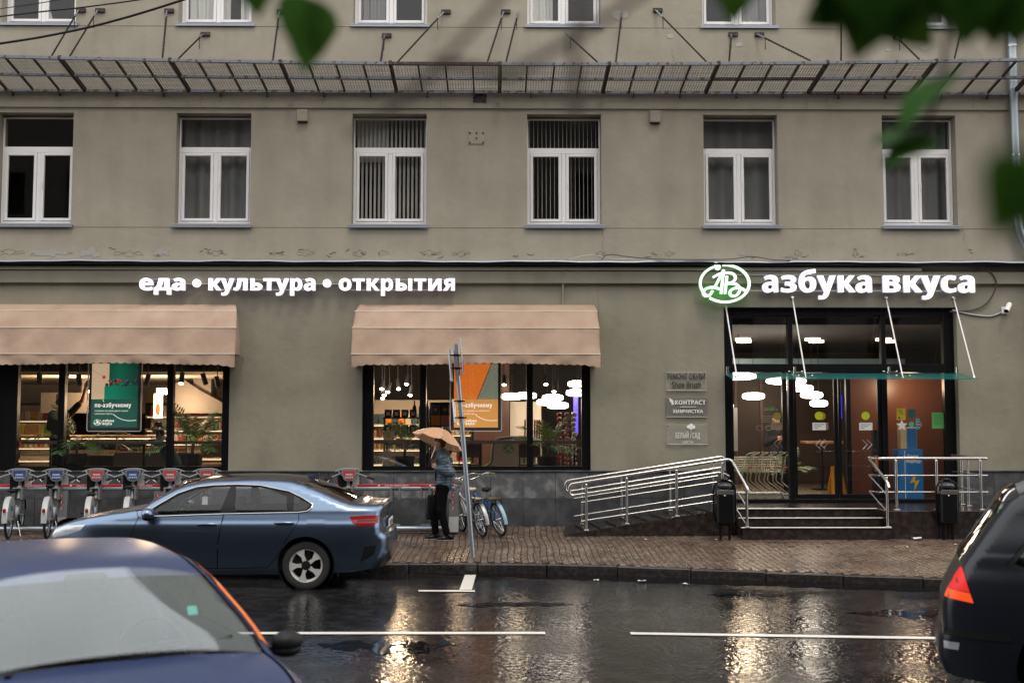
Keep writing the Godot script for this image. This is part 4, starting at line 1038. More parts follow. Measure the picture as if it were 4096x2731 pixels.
func emblem_strokes() -> Array: # paths in a box of about 1 x 0.8, from the lit emblem
	var px := func(a: Array) -> Array:
		var o: Array = []
		for e in a: o.append(Vector3((e[0] - 785.0) / 1000.0, (560.0 - e[1]) / 1000.0, 0))
		return o
	var out: Array = []
	var ell: Array = []
	for i in 15: var a := deg_to_rad(lerpf(117, 222, i / 14.0)); ell.append([783 + 495 * cos(a), 560 - 375 * sin(a)])
	out.append([px.call(ell), 0.047])
	ell = []
	for i in 31: var a := deg_to_rad(lerpf(95, -129, i / 30.0)); ell.append([783 + 495 * cos(a), 560 - 375 * sin(a)])
	out.append([px.call(ell), 0.047])
	out.append([px.call([[545, 440], [620, 395], [700, 360], [790, 345], [880, 345], [960, 370], [1000, 430], [985, 490], [930, 535], [840, 560], [930, 560], [1010, 575], [1065, 620], [1085, 670], [1070, 740], [1020, 795], [950, 815], [895, 790], [885, 735], [920, 685], [990, 655], [1060, 650], [1140, 670], [1210, 715]]), 0.047])
	out.append([px.call([[765, 285], [690, 430], [575, 650]]), 0.047])
	out.append([px.call([[765, 285], [705, 770]]), 0.047])
	out.append([px.call([[830, 405], [785, 770]]), 0.047])
	out.append([px.call([[700, 680], [600, 650], [500, 640], [410, 665], [355, 715], [345, 770], [375, 810], [430, 812], [490, 780], [535, 705]]), 0.047])
	return out

func ribbon(s: MB, pts: Array, w: float, d: float, sc: float, at: Vector3) -> void: # flat-faced stroke with round joints
	var cv: Array = []
	for i in pts.size() - 1:
		var p0: Vector3 = pts[maxi(i - 1, 0)]; var p1: Vector3 = pts[i]; var p2: Vector3 = pts[i + 1]; var p3: Vector3 = pts[mini(i + 2, pts.size() - 1)]
		for k in 4: cv.append(p1.cubic_interpolate(p2, p0, p3, k / 4.0))
	cv.append(pts[-1])
	var l: Array = []; var r: Array = []
	for i in cv.size():
		var t: Vector3 = (cv[mini(i + 1, cv.size() - 1)] - cv[maxi(i - 1, 0)]).normalized()
		var n := Vector3(-t.y, t.x, 0) * w / 2
		l.append(at + (cv[i] + n) * sc); r.append(at + (cv[i] - n) * sc)
	var f := Vector3(0, 0, d / 2)
	for i in cv.size() - 1:
		s.quad(r[i] + f, r[i + 1] + f, l[i + 1] + f, l[i] + f)
		s.quad(l[i] - f, l[i + 1] - f, r[i + 1] - f, r[i] - f)
		s.quad(r[i] - f, r[i + 1] - f, r[i + 1] + f, r[i] + f)
		s.quad(l[i] + f, l[i + 1] + f, l[i + 1] - f, l[i] - f)
	s.quad(r[0] - f, r[0] + f, l[0] + f, l[0] - f); s.quad(r[-1] + f, r[-1] - f, l[-1] - f, l[-1] + f)

func leaf_shape(s: MB, d: float, sc: float, at: Vector3) -> void:
	var pl := PackedVector2Array()
	for e in [[590, 120], [575, 180], [578, 235], [600, 275], [640, 295], [680, 280], [703, 240], [700, 200], [670, 160], [630, 135]]: pl.append(Vector2((e[0] - 785.0) / 1000.0 * sc, (560.0 - e[1]) / 1000.0 * sc))
	s.prism(pl, d, Transform3D(Basis(), at))

func plaque(label: String, y: float, h: float, grey: bool) -> Node3D:
	var p := thing("wall_plaque", label, "plaque", Vector3(3.49, y, 0.0))
	var s := MB.new(); s.box(Vector3(0, 0, 0.035), Vector3(0.76, h, 0.008), 0.002)
	var m := mat("acrylic grey" if grey else "acrylic clear", Color(0.5, 0.49, 0.47, 0.5) if grey else Color(0.8, 0.8, 0.75, 0.12), 0.02 if not grey else 0.3)
	m.transparency = BaseMaterial3D.TRANSPARENCY_ALPHA
	part("acrylic_sheet", s, m, p)
	s = MB.new(); s.bb(-0.38, 0.38, -h / 2 - 0.001, -h / 2 + 0.006, 0.03, 0.04); part("edge", s, M["white upvc"], p)
	for kx in [-0.35, 0.35]:
		for ky in [-1, 1]: s = MB.new(); s.lathe([Vector2(0.012, 0), Vector2(0.012, 0.045), Vector2(0, 0.047)], 10, Transform3D(Basis(Vector3.RIGHT, PI / 2), Vector3(kx, ky * (h / 2 - 0.025), 0.0))); part("standoff", s, M["galvanised"], p)
	return p

func build_signs() -> void:
	var face := glow("lit letter face", Color(1.0, 0.98, 0.98), 0.42)
	var ret := glow("lit letter side", Color(0.75, 0.72, 1.0), 0.1)
	var s := MB.new()
	var a := thing("shop_sign", "row of lit white letters with dots above the left windows", "sign", Vector3(0, 0, 0))
	word(a, "еда", -6.62, -5.79, 4.325, 0.4, face, ret)
	word(a, "культура", -5.35, -3.39, 4.325, 0.4, face, ret)
	word(a, "открытия", -2.95, -0.81, 4.325, 0.4, face, ret)
	for x in [-5.57, -3.17]:
		s = MB.new(); s.lathe([Vector2(0.075, -0.03), Vector2(0.075, 0.025), Vector2(0, 0.025)], 20, Transform3D(Basis(Vector3.RIGHT, PI / 2), Vector3(x, 4.455, 0.2))); part("dot", s, face, a)
	for e in [[-6.55, -5.85, 4.39], [-5.3, -3.4, 4.34], [-2.9, -0.85, 4.34], [-5.3, -3.4, 4.535], [-2.9, -0.85, 4.535], [-6.55, -5.85, 4.535]]: s = MB.new(); s.bb(e[0], e[1], e[2] - 0.012, e[2] + 0.012, 0.115, 0.135, 0.003); part("bar", s, mat("sign rail", lin(0.3, 0.28, 0.28), 0.5), a)
	for e in [[-5.79, -5.35], [-3.39, -2.95]]: s = MB.new(); s.bb(e[0], e[1], 4.44, 4.47, 0.115, 0.135, 0.003); part("bar", s, M["sign rail"], a)
	for e in [[-6.3, 2.0], [-4.4, 3.0], [-1.9, 3.0]]: light_area(Vector3(e[0], 4.45, 0.235), Vector2(e[1] * 0.6, 0.3), Vector3(0, PI, 0), 0.25, Color(0.95, 0.93, 1.0))
	var c := thing("shop_name_sign", "larger lit white letters spelling the shop name above the entrance", "sign", Vector3(0, 0, 0))
	word(c, "азбука", 4.9, 6.93, 4.305, 0.56, face, ret)
	word(c, "вкуса", 7.15, 8.85, 4.305, 0.56, face, ret)
	for e in [[4.3, 8.8, 4.635], [4.3, 8.8, 4.335]]: s = MB.new(); s.bb(e[0], e[1], e[2] - 0.014, e[2] + 0.014, 0.115, 0.135, 0.003); part("bar", s, M["sign rail"], c)
	for x in [5.9, 8.0]: light_area(Vector3(x, 4.45, 0.235), Vector2(1.7, 0.4), Vector3(0, PI, 0), 0.3, Color(0.95, 0.93, 1.0))
	var em := thing("emblem_sign", "round lit green and white monogram emblem left of the shop name", "sign", Vector3(4.2, 4.465, 0))
	var gf := glow("lit emblem face", Color(0.88, 1.0, 0.88), 0.42); var gs := glow("lit emblem side", Color(0.02, 0.6, 0.12), 0.14)
	for e in emblem_strokes():
		s = MB.new(); ribbon(s, e[0], e[1], 0.03, 0.92, Vector3(0, 0, 0.2)); var st := part("stroke", s, gf, em)
		s = MB.new(); ribbon(s, e[0], e[1] + 0.004, 0.06, 0.92, Vector3(0, 0, 0.15)); part("return", s, gs, st)
	s = MB.new(); leaf_shape(s, 0.03, 0.92, Vector3(0, 0, 0.2)); var lf := part("leaf", s, gf, em)
	s = MB.new(); leaf_shape(s, 0.06, 0.94, Vector3(0.001, 0, 0.15)); part("return", s, gs, lf)
	light_area(Vector3(4.2, 4.45, 0.09), Vector2(0.7, 0.5), Vector3(0, 0, 0), 0.04, Color(0.1, 1.0, 0.3))
	# plaques
	var blk := mat("black print", lin(0.01, 0.01, 0.012), 0.5); var wh := mat("white print", lin(0.75, 0.73, 0.72), 0.5)
	var p := plaque("clear acrylic wall plaque with black shoe repair lettering, topmost of three", 2.665, 0.36, false)
	lettering("РЕМОНТ ОБУВИ", -0.35, 0.03, 0.046, 0.7, 0.15, 0.012, blk, p, false); lettering("Shoe Brush", -0.27, -0.13, 0.046, 0.54, 0.15, 0.012, blk, p, false)
	p = plaque("grey acrylic wall plaque with white dry cleaner lettering, middle of three", 2.18, 0.37, true)
	lettering("КОНТРАСТ", -0.22, 0.045, 0.046, 0.57, 0.11, 0.01, wh, p); lettering("ХИМЧИСТКА", -0.26, -0.11, 0.046, 0.56, 0.085, 0.01, wh, p)
	s = MB.new(); s.bb(-0.13, 0.17, -0.002, 0.006, 0.042, 0.052); part("line", s, wh, p)
	s = MB.new(); s.prism(PackedVector2Array([Vector2(-0.33, 0.165), Vector2(-0.27, 0.14), Vector2(-0.245, 0.1), Vector2(-0.25, 0.085), Vector2(-0.235, 0.05), Vector2(-0.27, 0.035), Vector2(-0.295, 0.06), Vector2(-0.27, 0.085), Vector2(-0.31, 0.09)]), 0.01, Transform3D(Basis(), Vector3(0, 0, 0.047))); part("butterfly", s, wh, p)
	p = plaque("clear acrylic wall plaque with white flower shop lettering, lowest of three", 1.68, 0.38, false)
	lettering("БЕЛЫЙ", -0.21, -0.075, 0.046, 0.24, 0.14, 0.008, wh, p, false); lettering("САД", 0.1, -0.075, 0.046, 0.14, 0.14, 0.008, wh, p, false); lettering("ЦВЕТЫ", -0.08, -0.165, 0.046, 0.19, 0.05, 0.006, wh, p, false)
	s = MB.new(); s.tube([Vector3(0.07, 0.09, 0.047), Vector3(0.078, 0.02, 0.047), Vector3(0.06, -0.07, 0.047)], 0.004, 5)
	for e in [[0.03, 0.13], [0.08, 0.155], [0.12, 0.125], [0.075, 0.11]]: s.ball(Vector3(e[0], e[1], 0.046), Vector3(0.035, 0.035, 0.006), 10)
	part("flower", s, wh, p)
	# writing scratched on the wall
	s = MB.new()
	for k in [[[0, 0.1], [0.02, 0.02], [0.08, 0.01], [0.1, 0.12], [0.06, -0.1]], [[0.22, 0.03], [0.26, 0.08], [0.2, 0.07], [0.25, 0.0]], [[0.34, 0.12], [0.5, 0.13], [0.36, -0.02], [0.5, 0.03], [0.48, -0.1], [0.3, -0.18], [0.42, -0.2]]]:
		var pts: Array = []
		for q in k: pts.append(Vector3(q[0], q[1], 0))
		ribbon(s, pts, 0.012, 0.003, 1.0, Vector3(-3.55, 1.62, 0.001))
	single("chalk_scrawl", s, mat("chalk", lin(0.27, 0.26, 0.215), 0.9), "faint pale scrawl on the wall between the two awnings", "scrawl")

# ---------------------------------------------------------------- cars
class Body: # side surface of a car: z = half width at (x, y), x forward, y up
	var sil := PackedVector2Array()
	var prof := [] # [y, half width]
	var xf := 2.4
	var xr := -0.3
	var tf := 0.28
	var tr := 0.2
	var lf := 1.0
	var lr := 0.8
	var R := 0.09
	var crease := 0.0
	func near(p: Vector2) -> float:
		var best := 9.0
		for i in sil.size() - 1:
			var q := Geometry2D.get_closest_point_to_segment(p, sil[i], sil[i + 1])
			best = minf(best, p.distance_to(q))
		return best
	func half(x: float, y: float) -> float:
		var z: float = prof[-1][1]
		if y <= prof[0][0]: z = prof[0][1]
		else:
			for i in prof.size() - 1:
				if y <= prof[i + 1][0]:
					var t: float = (y - prof[i][0]) / (prof[i + 1][0] - prof[i][0])
					var a: float = prof[maxi(i - 1, 0)][1]; var b: float = prof[i][1]; var c: float = prof[i + 1][1]; var d: float = prof[mini(i + 2, prof.size() - 1)][1]
					z = cubic_interpolate(b, c, a, d, t); break
		if x > xf: z -= tf * pow((x - xf) / lf, 2.2)
		if x < xr: z -= tr * pow((xr - x) / lr, 2.2)
		return z
	func side(x: float, y: float) -> float:
		var d := clampf(near(Vector2(x, y)) / R, 0.03, 1.0)
		return half(x, y) - R * (1.0 - sqrt(1.0 - (1.0 - d) * (1.0 - d)))
	func p3(x: float, y: float, sg: float, off: float) -> Vector3:
		var e := 0.006
		var z := side(x, y)
		if off == 0.0: return Vector3(x, y, sg * z)
		var n := Vector3(-(side(x + e, y) - side(x - e, y)) / (2 * e), -(side(x, y + e) - side(x, y - e)) / (2 * e), 1).normalized()
		return Vector3(x + n.x * off, y + n.y * off, sg * (z + n.z * off))
	func nrm(x: float, y: float, sg: float) -> Vector3:
		var e := 0.012
		var g := Vector2(half(x + e, y) - half(x - e, y), half(x, y + e) - half(x, y - e)) / (2 * e)
		var best := 9.0; var inw := Vector2.ZERO; var p := Vector2(x, y)
		for i in sil.size() - 1:
			var d := p.distance_to(Geometry2D.get_closest_point_to_segment(p, sil[i], sil[i + 1]))
			if d < best:
				best = d; var t := (sil[i + 1] - sil[i]).normalized(); inw = Vector2(-t.y, t.x)
		if best < R:
			var q := 1.0 - maxf(best / R, 0.08)
			g += inw * q / sqrt(1.0 - q * q)
		return Vector3(-g.x, -g.y, sg).normalized()
	# the region inside inc and outside every polygon of exc, laid on the side
	func skin(inc: PackedVector2Array, exc: Array, sg: float, off := 0.0, cell := 0.06) -> MB:
		var s := MB.new()
		var lo := inc[0]; var hi := inc[0]
		for p in inc: lo = lo.min(p); hi = hi.max(p)
		var cache := {}
		var nx := int(ceil((hi.x - lo.x) / cell)); var ny := int(ceil((hi.y - lo.y) / cell))
		for i in nx:
			for j in ny:
				var a := lo + Vector2(i, j) * cell
				var c := PackedVector2Array([a, a + Vector2(cell, 0), a + Vector2(cell, cell), a + Vector2(0, cell)])
				var pcs: Array = Geometry2D.intersect_polygons(c, inc)
				for e in exc:
					var nxt: Array = []
					for q in pcs: nxt.append_array(Geometry2D.clip_polygons(q, e))
					pcs = nxt
				for q in pcs:
					if q.size() < 3 or Geometry2D.is_polygon_clockwise(q): continue
					var idx := Geometry2D.triangulate_polygon(q)
					for k in range(0, idx.size(), 3):
						var v: Array = []; var m: Array = []
						for e in 3:
							var u: Vector2 = q[idx[k + e]]
							var key := Vector2i(roundi(u.x * 5000), roundi(u.y * 5000))
							if not cache.has(key): cache[key] = [p3(u.x, u.y, sg, off), nrm(u.x, u.y, sg)]
							v.append(cache[key][0]); m.append(cache[key][1])
						var cr: float = (q[idx[k + 1]] - q[idx[k]]).cross(q[idx[k + 2]] - q[idx[k]])
						if cr * sg > 0: s.trin(v[0], v[1], v[2], m[0], m[1], m[2])
						else: s.trin(v[0], v[2], v[1], m[0], m[2], m[1])
		return s
	# the strip across the car along part of the outline
	func across(pts: Array, bow: Array, inset := 0.0, w0 := -1.0, w1 := 1.0, lift := 0.0) -> MB:
		var rows: Array = []
		var k := 20
		for i in pts.size():
			var p: Vector2 = pts[i]
			var t: Vector2 = (pts[mini(i + 1, pts.size() - 1)] - pts[maxi(i - 1, 0)]).normalized()
			var n := Vector2(-t.y, t.x) # the outline runs from front to rear over the top
			n = -n
			var hw := half(p.x, p.y) - R - inset
			var r: Array = []
			for j in k + 1:
				var v := lerpf(w0, w1, float(j) / k)
				var b: float = bow[i] if bow.size() > i else bow[0]
				var up := b * (1.0 - pow(absf(v), 2.4)) + lift
				r.append(Vector3(p.x + n.x * up, p.y + n.y * up, hw * v))
			rows.append(r)
		rows.reverse()
		var s := MB.new(); s.surf(rows)
		return s

func smooth_path(pts: Array, k: int) -> Array:
	var o: Array = []
	for i in pts.size() - 1:
		var p0: Vector2 = pts[maxi(i - 1, 0)]; var p1: Vector2 = pts[i]; var p2: Vector2 = pts[i + 1]; var p3: Vector2 = pts[mini(i + 2, pts.size() - 1)]
		for j in k: o.append(p1.cubic_interpolate(p2, p0, p3, float(j) / k) if k > 1 else p1)
	o.append(pts[-1])
	return o

func circle2(c: Vector2, r: float, k := 40) -> PackedVector2Array:
	var o := PackedVector2Array()
	for i in k: o.append(c + Vector2(cos(TAU * i / k), sin(TAU * i / k)) * r)
	return o

func wheel(o: Node3D, c: Vector3, sg: float, r: float, w: float, alloy: Material) -> void:
	var xf := Transform3D(Basis(Vector3.RIGHT, PI / 2 * sg), c) # lathe axis to +-z, top of profile outwards
	var s := MB.new()
	var ri := r * 0.665
	s.lathe([Vector2(ri, -w / 2), Vector2(r * 0.93, -w / 2), Vector2(r * 0.985, -w * 0.38), Vector2(r, -w * 0.2), Vector2(r, w * 0.2), Vector2(r * 0.985, w * 0.38), Vector2(r * 0.95, w * 0.47), Vector2(r * 0.86, w * 0.5), Vector2(r * 0.72, w * 0.49), Vector2(ri, w * 0.42)], 36, xf)
	var wh := part("wheel", s, M["rubber"], o)
	s = MB.new(); s.lathe([Vector2(ri * 0.9, -w * 0.3), Vector2(ri * 0.9, w * 0.3), Vector2(ri, w * 0.43), Vector2(ri * 1.03, w * 0.44), Vector2(ri * 1.03, w * 0.40)], 36, xf); part("rim", s, alloy, wh)
	s = MB.new(); s.lathe([Vector2(ri * 0.92, -w * 0.1), Vector2(0, -w * 0.1)], 24, xf); s.lathe([Vector2(ri * 0.62, -w * 0.05), Vector2(ri * 0.62, 0.0), Vector2(0, 0.0)], 20, xf); part("brake_disc", s, M["black paint"], wh)
	for k in 5:
		var a := TAU * k / 5 + 0.35
		var p := PackedVector2Array([Vector2(-0.028, 0.03), Vector2(0.026, 0.03), Vector2(0.022, ri * 0.62), Vector2(0.05, ri * 0.97), Vector2(-0.07, ri * 0.93), Vector2(-0.022, ri * 0.55)])
		s = MB.new(); s.prism(p, 0.022, Transform3D(Basis(Vector3(0, 0, 1), a) if sg > 0 else Basis(Vector3.UP, PI) * Basis(Vector3(0, 0, 1), a), c + Vector3(0, 0, sg * w * 0.36)))
		part("spoke", s, alloy, wh)
	s = MB.new(); s.lathe([Vector2(0.065, w * 0.3), Vector2(0.06, w * 0.42), Vector2(0, w * 0.43)], 16, xf); part("hub_cap", s, M["black plastic"], wh)

func poly(a: Array) -> PackedVector2Array:
	var p := PackedVector2Array()
	for e in a: p.append(Vector2(e[0], e[1]))
	if Geometry2D.is_polygon_clockwise(p): p.reverse()
	return p

func grow(p: PackedVector2Array, d: float) -> PackedVector2Array:
	var r := Geometry2D.offset_polygon(p, d)
	return r[0] if r.size() > 0 else p

func car_base(o: Node3D, B: Body, c: Dictionary) -> void:
	var paint: Material = c.paint
	# outline polygon of the side
	var path: Array = c.path # list of [name, points, bow, material]
	var whole: Array = []
	for seg in path:
		var pts := smooth_path(seg[1], 6)
		if whole.size() > 0: pts = pts.slice(1)
		whole.append_array(pts)
	B.sil = PackedVector2Array(whole)
	var side := PackedVector2Array(whole)
	for e in c.bottom: side.append(Vector2(e[0], e[1]))
	if Geometry2D.is_polygon_clockwise(side): side.reverse()
	var arches: Array = []
	for a in c.arches: arches.append(circle2(Vector2(a[0], a[1]), a[2]))
	for sg in [1.0, -1.0]:
		var cell: float = c.get("cells", [0.06, 0.06])[0 if sg > 0 else 1]
		var doors: Array = []
		for d in c.doors: doors.append(poly(d))
		var exc: Array = arches.duplicate(); exc.append(c.dlo)
		for d in doors: exc.append(grow(d, 0.004))
		if c.has("cut"): for e in c.cut: exc.append(e)
		part("body_side", B.skin(side, exc, sg, 0.0, cell), paint, o)
		for d in doors:
			var dd := part("door", B.skin(grow(d, -0.004), arches + [c.dlo], sg, 0.0, cell), paint, o)
			if c.has("handles"):
				for h in c.handles:
					if Geometry2D.is_point_in_polygon(Vector2(h[0], h[1]), d):
						var p := B.p3(h[0], h[1], sg, 0.0)
						var s := MB.new(); s.tube([p + Vector3(-0.13, -0.005, -0.01 * sg), p + Vector3(-0.1, 0.0, 0.028 * sg), p + Vector3(0, 0.002, 0.038 * sg), p + Vector3(0.1, 0.0, 0.03 * sg), p + Vector3(0.13, 0, -0.01 * sg)], [0.012, 0.019, 0.021, 0.019, 0.012], 8)
						part("handle", s, paint, dd)
						s = MB.new(); s.ball(p + Vector3(0.0, -0.03, -0.004 * sg), Vector3(0.075, 0.03, 0.012), 12); part("handle_cup", s, c.get("cup", paint), dd)
		for gl in c.glass: part("side_window", B.skin(poly(gl), [], sg, -0.012, 0.09), c.glass_mat, o)
		part("window_surround", B.skin(c.dlo, c.glass.map(func(q): return grow(poly(q), 0.002)), sg, -0.008, 0.07), M["black plastic"], o)
		if c.has("chrome"):
			var s := MB.new(); var pts: Array = []
			for e in c.chrome: pts.append(B.p3(e[0], e[1], sg, 0.004))
			s.tube(pts, 0.009, 6, true, true); part("chrome_trim", s, M["chrome"], o)
		for lp in c.lamps: part(lp[0], B.skin(poly(lp[1]), [], sg, 0.006, 0.05), lp[2], o)
		for a in c.arches: # liner
			var s := MB.new(); s.lathe([Vector2(a[2] - 0.005, -0.2), Vector2(a[2] - 0.005, B.half(a[0], a[1] + 0.3) - 0.35)], 32, Transform3D(Basis(Vector3.RIGHT, PI / 2 * sg), Vector3(a[0], a[1], sg * 0.33))); part("arch_liner", s, M["black plastic"], o)
			wheel(o, Vector3(a[0], c.wheel_r, sg * (B.half(a[0], 0.5) - 0.13)), sg, c.wheel_r, 0.21, c.alloy)
		if c.has("mirror"):
			var p := B.p3(c.mirror[0], c.mirror[1], sg, 0.0)
			var s := MB.new(); s.ball(p + Vector3(0.02, 0.03, 0.13 * sg), Vector3(0.085, 0.075, 0.11) * c.get("mirror_k", 1.0), 14); s.bar(p + Vector3(0, -0.02, -0.02 * sg), p + Vector3(0.01, 0.0, 0.1 * sg), 0.03, 0.06, 0.01)
			part("mirror", s, c.get("mirror_mat", paint), o)
			s = MB.new(); s.ball(p + Vector3(0.02, -0.012, 0.13 * sg), Vector3(0.075, 0.05, 0.1) * c.get("mirror_k", 1.0), 12); part("mirror_base", s, M["black plastic"], o)
	for seg in path: part(seg[0], B.across(smooth_path(seg[1], 6), seg[2], seg[4] if seg.size() > 4 else 0.0), seg[3], o)
	if c.has("drops"): # beads of rain on the upper faces
		var bead := MB.new(); bead.ball(Vector3.ZERO, Vector3(1, 0.55, 1), 8)
		var mm := MultiMesh.new(); mm.transform_format = MultiMesh.TRANSFORM_3D; mm.mesh = bead.mesh(); mm.instance_count = c.drops
		rng.seed = 90
		for k in c.drops:
			var seg: Array = path[[1, 3][rng.randi() % 2]]; var pts := smooth_path(seg[1], 6); var i := 1 + rng.randi() % (pts.size() - 2)
			var p: Vector2 = pts[i].lerp(pts[i + 1], rng.randf()); var t: Vector2 = (pts[i + 1] - pts[i - 1]).normalized(); var n := Vector2(t.y, -t.x); var v := rng.randf_range(-0.97, 0.97)
			var up: float = seg[2][0] * (1.0 - pow(absf(v), 2.4))
			var sz := 0.0012 + 0.0028 * pow(rng.randf(), 2.5)
			mm.set_instance_transform(k, Transform3D(Basis(Vector3(0, 0, 1), atan2(-n.x, n.y)).scaled(Vector3.ONE * sz), Vector3(p.x + n.x * up, p.y + n.y * up, (B.half(p.x, p.y) - B.R) * v)))
		var wb := mat("water bead", Color(1, 1, 1, 0.0), 0.02); wb.transparency = BaseMaterial3D.TRANSPARENCY_ALPHA; wb.refraction_enabled = true; wb.refraction_scale = 0.033
		var mi := MultiMeshInstance3D.new(); mi.name = "rain_drops"; mi.multimesh = mm; mi.material_override = wb; mi.set_meta("kind", "stuff"); o.add_child(mi, true)
	# dark inside, seats and wheel
	var s := MB.new(); s.bb(c.tub[0], c.tub[1], 0.22, c.tub[2], -0.6, 0.6, 0.05); s.bb(c.tub[0] + 0.75, c.tub[1] - 0.85, 0.2, c.tub[2] - 0.25, -0.76, 0.76, 0.05)
	part("underbody", s, M["black plastic"], o)
	for e in c.seats:
		s = MB.new(); s.box(Vector3(e[0], e[1] + 0.27, e[2]), Vector3(0.14, 0.58, e[3]), 0.06, Basis(Vector3(0, 0, 1), 0.22)); s.box(Vector3(e[0] - 0.1, e[1] + 0.64, e[2]), Vector3(0.1, 0.18, minf(e[3], 0.28)), 0.045, Basis(Vector3(0, 0, 1), 0.15))
		part("seat", s, mat("car seat", lin(0.025, 0.025, 0.027), 0.8), o)
	s = MB.new(); var wc := Vector3(c.wheel_at[0], c.wheel_at[1], c.wheel_at[2])
	s.tube(arc(wc, Vector3(0, 0, 0.18), Vector3(-0.07, 0.165, 0), 0, TAU * 0.98, 24), 0.015, 6); s.bar(wc, wc + Vector3(0.2, -0.08, 0), 0.06, 0.06); s.bar(wc + Vector3(0, 0, -0.17), wc + Vector3(0, 0, 0.17), 0.03, 0.05)
	part("steering_wheel", s, M["black plastic"], o)

